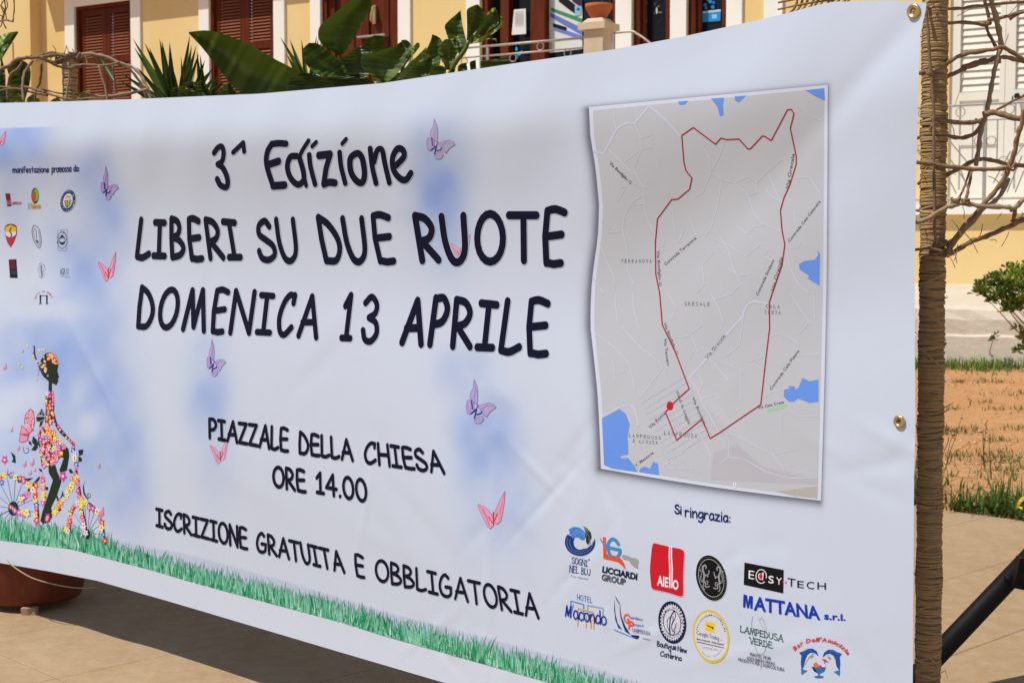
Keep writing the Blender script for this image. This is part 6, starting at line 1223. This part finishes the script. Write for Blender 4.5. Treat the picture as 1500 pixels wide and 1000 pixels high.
LV = [ # edge A, edge B (base -> tip), depths, fold, colours
 ([(470, 165), (430, 150), (385, 142), (350, 135), (318, 98), (296, 70), (276, 49)], [(480, 150), (440, 108), (405, 88), (370, 68), (335, 53), (305, 45), (277, 47)], 6.9, 6.6, .12, (44, 58, 26), (150, 162, 84)),
 ([(497, 82), (478, 70), (467, 58), (467, 42), (475, 32), (492, 18), (516, 0), (535, -14)], [(499, 82), (508, 74), (522, 50), (533, 30), (542, 14), (545, 0), (540, -14)], 7.1, 7.0, .10, DGn, (84, 104, 44)),
 ([(500, 112), (470, 112), (448, 94), (443, 76), (447, 68), (453, 63)], [(508, 112), (505, 98), (494, 86), (480, 74), (465, 64), (453, 63)], 6.8, 6.8, .06, (56, 72, 30), LGn),
 ([(560, 122), (545, 112), (530, 98), (530, 80), (545, 78), (570, 70), (588, 62)], [(566, 122), (580, 110), (590, 98), (598, 84), (603, 68), (596, 59), (588, 59)], 6.7, 6.75, .08, (66, 80, 34), (104, 118, 46)),
 ([(500, 118), (494, 100), (505, 84), (520, 70)], [(534, 118), (545, 98), (545, 78), (535, 66)], 7.0, 7.0, .05, (40, 54, 24), DGn),
 ([(530, 84), (532, 72), (535, 60), (545, 54)], [(560, 82), (563, 68), (562, 54), (548, 52)], 7.15, 7.1, .05, (58, 74, 32), LGn),
 ([(420, 150), (420, 132), (424, 116), (440, 106)], [(500, 150), (488, 124), (465, 110), (442, 106)], 6.7, 6.7, .05, (44, 60, 26), DGn),
 ([(480, 140), (475, 125), (478, 112)], [(560, 136), (545, 118), (520, 106)], 6.9, 6.9, .05, (36, 48, 22), DGn), ([(545, 140), (555, 118), (575, 108)], [(640, 130), (625, 112), (600, 104)], 6.95, 6.9, .05, (40, 54, 24), DGn),
 (T([(860, 620), (740, 450), (715, 400), (690, 320), (688, 280), (740, 220), (800, 170), (860, 115)], *z7), T([(900, 600), (925, 470), (915, 420), (895, 340), (880, 270), (870, 200), (864, 150), (861, 115)], *z7), 6.7, 6.8, .05, (50, 64, 30), LGn),
 (T([(925, 450), (930, 380), (930, 250), (928, 120), (960, 85), (1020, 58), (1045, 50)], *z7), T([(940, 450), (1000, 380), (1080, 290), (1120, 210), (1115, 130), (1080, 85), (1048, 50)], *z7), 6.7, 6.65, .06, (50, 64, 28), (88, 104, 40)),
 (T([(960, 470), (1010, 380), (1080, 280), (1120, 210), (1180, 140), (1230, 92)], *z7), T([(980, 475), (1100, 400), (1200, 320), (1270, 270), (1282, 200), (1262, 120)], *z7), 6.6, 6.6, .04, (44, 56, 26), DGn),
 (T([(945, 478), (1060, 425), (1150, 380), (1230, 320), (1290, 270), (1300, 210), (1290, 180)], *z7), T([(960, 490), (1100, 460), (1180, 400), (1260, 340), (1320, 280), (1334, 225), (1310, 178)], *z7), 6.55, 6.5, .01, (128, 138, 48), (168, 178, 70)),
 (T([(1140, 165), (1200, 100), (1245, 85)], *z7), T([(1160, 165), (1230, 125), (1250, 95)], *z7), 6.5, 6.5, .0, (140, 148, 60), (170, 178, 90)),
 (T([(1140, 425), (1200, 418), (1250, 430), (1258, 455)], *z7), T([(1140, 440), (1190, 432), (1235, 445), (1250, 465)], *z7), 6.5, 6.5, .0, (118, 128, 50), (150, 158, 70)),
 (T([(940, 470), (950, 420), (990, 385), (1040, 378)], *z7), T([(960, 480), (1010, 450), (1060, 410), (1080, 390)], *z7), 6.5, 6.5, .01, (76, 92, 34), (110, 122, 44)),
 (T([(440, 860), (420, 700), (480, 560), (530, 450), (548, 380)], *z7), T([(620, 760), (650, 620), (660, 470), (620, 410), (552, 380)], *z7), 6.8, 6.85, .05, (56, 70, 30), LGn),
 (T([(700, 770), (655, 650), (640, 560), (650, 480), (690, 435), (740, 430)], *z7), T([(745, 770), (800, 640), (835, 560), (820, 470), (805, 420), (770, 450)], *z7), 6.6, 6.6, .04, (84, 94, 36), (120, 116, 44)),
 (T([(660, 690), (640, 640), (610, 590), (612, 565)], *z7), T([(690, 690), (670, 630), (655, 580), (630, 565)], *z7), 6.55, 6.55, .0, (112, 118, 46), (130, 136, 60)),
 (T([(170, 720), (240, 640), (320, 540), (370, 480), (395, 468)], *z7), T([(230, 760), (310, 640), (380, 560), (412, 510), (405, 475)], *z7), 6.75, 6.7, .0, (96, 112, 44), (140, 150, 76)),
 (T([(150, 880), (270, 720), (360, 640), (440, 560), (480, 520)], *z7), T([(260, 880), (400, 760), (500, 640), (535, 600), (500, 570)], *z7), 6.7, 6.7, .02, (120, 132, 62), (166, 172, 96)),
 (T([(200, 900), (300, 780), (420, 680), (520, 630)], *z7), T([(520, 880), (560, 760), (545, 680), (530, 625)], *z7), 6.65, 6.65, .04, (58, 72, 30), DGn),
 (T([(520, 830), (530, 760), (580, 730), (640, 722)], *z7), T([(700, 830), (700, 770), (690, 740), (650, 722)], *z7), 6.5, 6.5, .03, (76, 96, 36), (100, 120, 48)),
 (T([(830, 800), (830, 740), (860, 705), (920, 690)], *z7), T([(930, 790), (935, 750), (925, 710), (922, 690)], *z7), 6.5, 6.5, .02, (58, 74, 28), (100, 110, 40)), (T([(970, 790), (962, 720), (965, 680), (1020, 662)], *z7), T([(1040, 780), (1030, 730), (1028, 690), (1028, 662)], *z7), 6.5, 6.5, .02, (44, 58, 22), DGn),
 (T([(1085, 780), (1080, 740), (1078, 700), (1085, 670)], *z7), T([(1420, 720), (1400, 680), (1390, 640), (1380, 632)], *z7), 6.5, 6.5, .02, (70, 86, 30), (104, 116, 44)), (T([(740, 800), (760, 760), (790, 750)], *z7), T([(780, 810), (800, 780), (800, 755)], *z7), 6.5, 6.5, .01, (50, 60, 24), DGn)]
plant('banana_plant', 'big broad-leaved banana plant with dark green leaves rising behind the middle of the banner', 'plant', bp, LV,
      [([(560, 700), (560, 400), (562, 200), (552, 120)], 6.95, .06), ([(640, 300), (655, 150), (662, 102), (680, 75), (686, 62)], 6.7, .016), ([(520, 320), (505, 150), (499, 82)], 7.1, .02), ([(540, 300), (500, 180), (470, 150)], 6.9, .02), ([(570, 300), (585, 150), (590, 100), (600, 80)], 6.8, .012)])
def blade_leaf(mb, p, q, Y0, Y1, w_, col, curve=0):
    a, b_ = np.array(p, float), np.array(q, float); d = (b_-a); L = np.linalg.norm(d); d /= L; nn = np.array([-d[1], d[0]]); V = []; Cc = []
    for i in range(7):
        t = i/6; c = a+d*L*t+nn*curve*math.sin(t*math.pi/2)*t; ww = w_*(1-t**1.6)*(.75+.25*min(1, t*4)) + .15
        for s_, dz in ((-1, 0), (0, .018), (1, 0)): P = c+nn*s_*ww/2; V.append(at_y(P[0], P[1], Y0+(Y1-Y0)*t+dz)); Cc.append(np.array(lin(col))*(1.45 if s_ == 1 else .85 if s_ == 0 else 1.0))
    mb.add(V, [(i*3+j, i*3+j+1, (i+1)*3+j+1, (i+1)*3+j) for i in range(6) for j in range(2)], np.array(Cc))
yc = at_y(262, 400, 6.6); yc[2] = 0
yu = thing('yucca', 'spiky yucca with stiff pointed green leaves between the wicker dome and the big leaf', 'plant', yc)
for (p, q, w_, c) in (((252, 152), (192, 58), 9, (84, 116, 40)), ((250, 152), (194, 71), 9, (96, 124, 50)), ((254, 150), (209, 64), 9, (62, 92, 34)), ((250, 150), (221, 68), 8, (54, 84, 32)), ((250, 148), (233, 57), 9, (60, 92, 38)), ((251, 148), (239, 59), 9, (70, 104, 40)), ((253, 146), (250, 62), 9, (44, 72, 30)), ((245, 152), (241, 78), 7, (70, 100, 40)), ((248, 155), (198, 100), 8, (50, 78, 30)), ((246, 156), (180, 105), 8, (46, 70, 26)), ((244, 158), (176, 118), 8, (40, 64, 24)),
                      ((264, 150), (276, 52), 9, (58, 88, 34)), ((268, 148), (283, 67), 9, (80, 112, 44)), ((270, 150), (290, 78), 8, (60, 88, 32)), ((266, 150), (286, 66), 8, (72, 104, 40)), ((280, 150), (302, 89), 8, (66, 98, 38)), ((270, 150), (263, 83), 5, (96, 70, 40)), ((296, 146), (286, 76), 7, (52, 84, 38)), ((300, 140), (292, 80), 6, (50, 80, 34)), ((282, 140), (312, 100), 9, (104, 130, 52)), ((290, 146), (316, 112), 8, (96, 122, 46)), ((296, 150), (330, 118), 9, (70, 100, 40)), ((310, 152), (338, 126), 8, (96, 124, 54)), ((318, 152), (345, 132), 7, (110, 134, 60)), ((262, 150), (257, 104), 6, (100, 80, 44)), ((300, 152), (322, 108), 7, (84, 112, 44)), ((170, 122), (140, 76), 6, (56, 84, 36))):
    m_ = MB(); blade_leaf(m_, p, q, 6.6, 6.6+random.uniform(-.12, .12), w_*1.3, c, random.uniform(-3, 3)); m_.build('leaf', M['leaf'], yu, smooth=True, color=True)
m_ = MB(); m_.tube(cm([yc, at_y(258, 250, 6.62), at_y(262, 150, 6.6)], 5), .05, 8, np.array(lin((90, 70, 48)))); m_.build('trunk', M['leaf'], yu, smooth=True, color=True)
pcx_ = at_y(290, 400, 6.3); pcx_[2] = 0
plant('succulent', 'low dark round-leaved succulent under the yucca at the banner top edge', 'plant', pcx_,
      [(T([(555, 860), (550, 700), (560, 665), (600, 655)], 180, 30, 6.818), T([(740, 860), (740, 760), (700, 690), (640, 660)], 180, 30, 6.818), 6.3, 6.3, .04, (84, 84, 40), (104, 104, 54)), (T([(480, 860), (475, 740), (490, 680), (530, 670)], 180, 30, 6.818), T([(570, 860), (565, 750), (560, 700), (545, 670)], 180, 30, 6.818), 6.35, 6.35, .03, (56, 62, 30), (70, 76, 40)),
       (T([(720, 860), (725, 700), (740, 620), (780, 600)], 180, 30, 6.818), T([(850, 860), (860, 740), (850, 660), (800, 605)], 180, 30, 6.818), 6.38, 6.35, .04, (36, 44, 24), (50, 58, 30)), (T([(560, 700), (600, 640), (660, 600)], 180, 30, 6.818), T([(700, 720), (730, 660), (740, 620)], 180, 30, 6.818), 6.45, 6.4, .03, (30, 38, 22), (44, 50, 28)),
       (T([(840, 860), (850, 720), (900, 670)], 180, 30, 6.818), T([(940, 860), (930, 760), (915, 690)], 180, 30, 6.818), 6.4, 6.4, .04, (40, 52, 26), (60, 70, 34)), (T([(740, 860), (735, 760), (760, 715)], 180, 30, 6.818), T([(880, 860), (870, 790), (820, 725)], 180, 30, 6.818), 6.28, 6.28, .03, (66, 70, 34), (84, 84, 44)),
       (T([(940, 860), (960, 740), (1010, 650), (1060, 620)], 180, 30, 6.818), T([(1180, 860), (1150, 760), (1110, 690), (1065, 625)], 180, 30, 6.818), 6.5, 6.45, .04, (46, 62, 28), (74, 92, 40))], [([(290, 700), (288, 300), (290, 150)], 6.4, .03)])
plc = at_y(30, 500, 6.4); plc[2] = 0
plant('leafy_plant', 'dark green broad-leaved plant seen through the wicker dome at the left edge', 'plant', pc_+np.array([0, 0, .15]),
      [([(0, 150), (14, 120), (10, 100), (14, 92), (22, 88)], [(36, 150), (44, 120), (44, 100), (36, 90), (24, 88)], 6.4, 6.35, .05, (40, 54, 28), (70, 80, 44)), ([(-30, 120), (-20, 90), (0, 60), (27, 47)], [(-20, 130), (-5, 100), (10, 75), (27, 48)], 6.0, 6.0, .02, (84, 108, 44), (60, 76, 34)), ([(-20, 90), (-10, 60), (5, 50), (26, 46)], [(-10, 95), (0, 70), (12, 58), (26, 48)], 5.98, 5.98, .0, (120, 142, 60), (96, 118, 50)),
       ([(-5, 150), (-2, 120), (2, 85)], [(8, 150), (8, 110), (3, 86)], 6.3, 6.3, .01, (36, 50, 30), (50, 66, 36)), ([(14, 155), (16, 145), (26, 137)], [(38, 155), (36, 146), (28, 137)], 6.2, 6.2, .02, (140, 142, 60), (168, 164, 80)), ([(38, 156), (40, 144), (48, 138)], [(60, 156), (58, 146), (50, 138)], 6.2, 6.2, .02, (150, 150, 66), (176, 170, 90)), ([(70, 156), (74, 148), (84, 142)], [(96, 156), (92, 150), (86, 143)], 6.2, 6.2, .01, (126, 134, 60), (150, 156, 80)),
       ([(113, 154), (114, 142), (122, 134)], [(126, 152), (132, 142), (133, 132)], 6.2, 6.2, .01, (168, 150, 50), (190, 170, 70)), ([(-6, 154), (0, 146), (6, 142)], [(12, 154), (12, 148), (8, 142)], 6.2, 6.2, .01, (60, 76, 36), (80, 96, 44)), ([(112, 152), (116, 146), (122, 142)], [(122, 154), (124, 150), (123, 143)], 6.2, 6.2, .01, (96, 110, 44), (120, 130, 60))], [([(30, 700), (32, 400), (25, 150)], 6.0, .02), ([(20, 300), (5, 160), (-15, 120)], 6.0, .012)])

yc = at_y(446, 400, 7.2); yc[2] = 0
yu = thing('yucca', 'thin spiky yucca leaves standing between the two big banana leaves left of the brown door', 'plant', yc)
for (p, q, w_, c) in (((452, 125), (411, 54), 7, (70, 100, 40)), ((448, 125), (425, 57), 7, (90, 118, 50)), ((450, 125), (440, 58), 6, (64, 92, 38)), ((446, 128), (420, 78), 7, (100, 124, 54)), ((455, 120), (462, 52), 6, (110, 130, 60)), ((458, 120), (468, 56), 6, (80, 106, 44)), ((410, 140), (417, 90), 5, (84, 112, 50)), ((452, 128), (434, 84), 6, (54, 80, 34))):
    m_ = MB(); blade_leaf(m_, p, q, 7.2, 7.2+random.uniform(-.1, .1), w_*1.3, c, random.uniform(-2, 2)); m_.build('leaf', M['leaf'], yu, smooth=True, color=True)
m_ = MB(); m_.tube(cm([yc, at_y(446, 250, 7.2), at_y(450, 122, 7.2)], 5), .04, 8, np.array(lin((90, 70, 48)))); m_.build('trunk', M['leaf'], yu, smooth=True, color=True)

# ------------------------------------------------------------------ grass, weeds, bushes
def blades(pts, hmin, hmax, wid, cols, lean=.5, seg=3):
    V = []; Fc = []; Cc = []; n0 = 0
    for p in pts:
        h = random.uniform(hmin, hmax); az = random.uniform(0, 6.283); d = np.array([math.cos(az), math.sin(az), 0]); s_ = np.array([-d[1], d[0], 0]); ln = random.uniform(.1, lean)*h; ww = wid*random.uniform(.6, 1.3)
        c = np.array(lin(random.choice(cols)))*random.uniform(.7, 1.25)*.9
        for i in range(seg+1):
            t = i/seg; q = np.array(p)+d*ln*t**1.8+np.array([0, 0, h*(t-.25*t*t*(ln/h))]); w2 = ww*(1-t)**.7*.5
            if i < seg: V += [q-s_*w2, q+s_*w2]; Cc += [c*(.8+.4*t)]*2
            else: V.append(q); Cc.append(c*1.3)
        for i in range(seg-1): Fc.append((n0+2*i, n0+2*i+1, n0+2*i+3, n0+2*i+2))
        Fc.append((n0+2*seg-2, n0+2*seg-1, n0+2*seg)); n0 += 2*seg+1
    mb = MB(); mb.add(V, Fc, np.array(Cc)); return mb
GC = [(74, 112, 44), (58, 98, 40), (92, 130, 52), (110, 140, 60), (48, 84, 38)]; GD = [(56, 88, 36), (44, 76, 34), (70, 104, 42), (84, 116, 50), (96, 120, 60), (130, 130, 70)]
def sp(m, l): p = ml(m, l); p[2] = .085*(m-EDGE)-.012; return p
pts = []
for k in range(9500):                                        # edge of the paving
    l = random.uniform(-5.5, 1.0); m = EDGE+.02+abs(random.gauss(0, .34)); dn = .5+.5*math.sin(l*5.3)+.4*math.sin(l*13.1)
    if m-EDGE > .20+.32*dn and random.random() < .93: continue
    pts.append(sp(m, l))
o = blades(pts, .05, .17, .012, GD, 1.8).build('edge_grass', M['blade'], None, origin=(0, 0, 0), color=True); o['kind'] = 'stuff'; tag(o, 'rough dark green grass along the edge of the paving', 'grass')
pts = []
kp = fac(0, 0, kf+.05)
for k in range(9000):                                        # strip at the foot of the sidewalk
    u = random.uniform(-7, 3.2)
    if random.random() < .30-.45*math.sin(u*3.7)*math.sin(u*9.1+1): continue
    o_ = kf+.06+abs(random.gauss(0, .16)); p = fac(u, 0, o_); m = p@AX; p[2] = .085*(m-EDGE)-.012; pts.append(p)
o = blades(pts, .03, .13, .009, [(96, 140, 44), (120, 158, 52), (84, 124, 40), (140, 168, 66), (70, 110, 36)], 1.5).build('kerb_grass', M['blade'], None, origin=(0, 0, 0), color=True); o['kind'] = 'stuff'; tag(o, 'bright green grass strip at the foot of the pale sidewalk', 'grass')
tf = []
for (x, y, r, n_) in ((1398, 632, .09, 200), (1348, 625, .07, 120), (1428, 560, .10, 110), (1490, 577, .13, 130), (1440, 590, .05, 40), (1462, 646, .07, 70), (1490, 628, .06, 70), (1455, 600, .05, 40), (1505, 600, .08, 60), (1478, 672, .14, 260), (1420, 668, .10, 150), (1405, 560, .04, 30), (1395, 600, .03, 26), (1490, 690, .16, 260), (1470, 560, .05, 40), (1445, 545, .03, 25)):
    c = soil_pt(x, y)
    for k in range(n_): q = c+np.array([random.gauss(0, r), random.gauss(0, r*.7), 0]); m = q@AX; q[2] = .085*(m-EDGE)-.012; tf.append(q)
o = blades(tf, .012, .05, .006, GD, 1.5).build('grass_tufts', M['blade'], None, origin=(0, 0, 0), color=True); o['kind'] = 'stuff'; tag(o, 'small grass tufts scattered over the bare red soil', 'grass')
def weed(px0, pys, label, hb, branches, col=(120, 92, 50)):
    c = soil_pt(px0, pys); Yc = c[1]; th = thing('dry_weed', label, 'weed', c)
    for P, r in branches: m_ = MB(); m_.tube(cm([at_y(x, y, Yc-.02*i) for i, (x, y) in enumerate(P)], 4), [r/F*Yc*(1-.06*i) for i in range(len(cm(P, 4)))], 5, np.array(lin(col))); m_.build('stem', M['blade'], th, color=True)
    m_ = MB()
    for P, r in branches:
        for k in range(5):
            x, y = P[-1][0]+random.gauss(0, 1.4), P[-1][1]+k*3; q = at_y(x, y, Yc-.03); m_.box(-np.array([1, 1, 1.6])*.6/F*Yc+q, np.array([1, 1, 1.6])*.6/F*Yc+q, col=np.array(lin((110, 70, 40))))
    m_.build('seed_head', M['blade'], th, color=True); return th
weed(1387, 682, 'tall thin dry weed stalk leaning right next to the wrapped pole', 0, [([(1385, 685), (1392, 660), (1400, 640), (1408, 612), (1414, 593), (1420, 584)], .8), ([(1390, 680), (1398, 662), (1412, 654), (1420, 647)], .7), ([(1386, 684), (1390, 655), (1397, 632)], .6)])
weed(1441, 680, 'upright dry weed stalk with brown seed heads, left one of a pair', 0, [([(1441, 685), (1441, 665), (1440, 648), (1440, 630)], 1.1), ([(1441, 660), (1443, 640), (1445, 616)], .6)], (96, 84, 50))
weed(1452, 700, 'tallest reddish dry weed stalk with side shoots near the grass edge', 0, [([(1453, 712), (1451, 690), (1450, 665), (1449, 650), (1450, 636)], 1.2), ([(1451, 676), (1460, 668), (1467, 661)], .7), ([(1452, 674), (1444, 676), (1438, 674)], .6)], (126, 74, 48))
th = thing('yellow_leaved_weed', 'low weed with curled yellow leaves at the right edge of the grass', 'weed', soil_pt(1495, 745))
for (A, B2) in (([(1487, 742), (1490, 735), (1496, 728), (1504, 727)], [(1489, 744), (1494, 738), (1499, 733), (1505, 731)]), ([(1489, 740), (1493, 740), (1498, 743)], [(1489, 742), (1493, 744), (1498, 746)])):
    m_ = MB(); leaf_mesh(m_, A, B2, 7.1, 7.05, .0, (176, 150, 52), (200, 172, 70), 6, 2); m_.build('leaf', M['leaf'], th, color=True)
def bush(name, label, cx, cy, Yc, rx, rz, n_, cols, basepx, seed, ls=.021):
    rnd = random.Random(seed); c = at_y(cx, cy, Yc); bz = at_y(basepx[0], basepx[1], Yc); th = thing(name, label, 'bush', bz)
    tips = []
    for k in range(n_):
        a = rnd.uniform(0, 6.28); r = rnd.random()**.45; zz = rnd.uniform(-.85, 1); rr = r*math.sqrt(max(0, 1-zz*zz*.8))
        tips.append(c+np.array([math.cos(a)*rr*rx, math.sin(a)*rr*rx*.8, zz*rz*(.75+.25*math.sin(a*3+seed))]))
    m_ = MB()
    for t in tips:
        if rnd.random() < .06 or t is tips[0]: mid = bz*.35+t*.65+np.array([rnd.gauss(0, .02), rnd.gauss(0, .02), -.05]); m_.tube(cm([bz, mid, t], 4), [.010, .009, .008, .007, .006, .005, .004, .003, .002][:len(cm([bz, mid, t], 4))], 5)
    m_.build('branches', M['bark'], th, smooth=True)
    lf = MB()
    for t in tips:
        cb = np.array(lin(rnd.choice(cols)))*rnd.uniform(.75, 1.2); 
        for k in range(12):
            az = rnd.uniform(0, 6.28); el = rnd.uniform(-.3, 1.2); d = np.array([math.cos(az)*math.cos(el), math.sin(az)*math.cos(el), math.sin(el)]); s_ = np.cross(d, (rnd.gauss(0, .5), rnd.gauss(0, .5), 1)); s_ /= np.linalg.norm(s_); L = ls*rnd.uniform(1.2, 2.1); W_ = ls*.36
            p = t+d*.006; up2 = np.cross(s_, d)*.15*L
            lf.add([p, p+d*L*.55-s_*W_+up2, p+d*L*.85-s_*W_*.8+up2, p+d*L, p+d*L*.85+s_*W_*.8+up2, p+d*L*.55+s_*W_+up2, p+d*L*.6], [(0, 6, 1), (1, 6, 2), (2, 6, 3), (3, 6, 4), (4, 6, 5), (5, 6, 0)], cb*rnd.uniform(.8, 1.3)*(np.array([1.9, 1.5, .8]) if rnd.random() < .10 else 1))
    o = lf.build('foliage', M['leaf'], th, color=True); o['kind'] = 'stuff'; return th
BC = [(106, 134, 42), (136, 156, 50), (78, 104, 36), (162, 172, 62), (70, 96, 34)]
bush('shrub', 'round glossy-leaved shrub in front of the pale sidewalk at the right edge', 1508, 424, 9.6, .36, .165, 240, BC, (1640, 600), 3, .024)
bush('shrub', 'low second clump of shrub leaves just below the round shrub', 1510, 500, 9.8, .11, .12, 44, BC, (1590, 590), 5, .024)
bush('seedling', 'tiny seedling with two round leaves by the grass strip', 1455, 495, 11.9, .035, .05, 3, [(90, 110, 50)], (1454, 522), 8, .022)
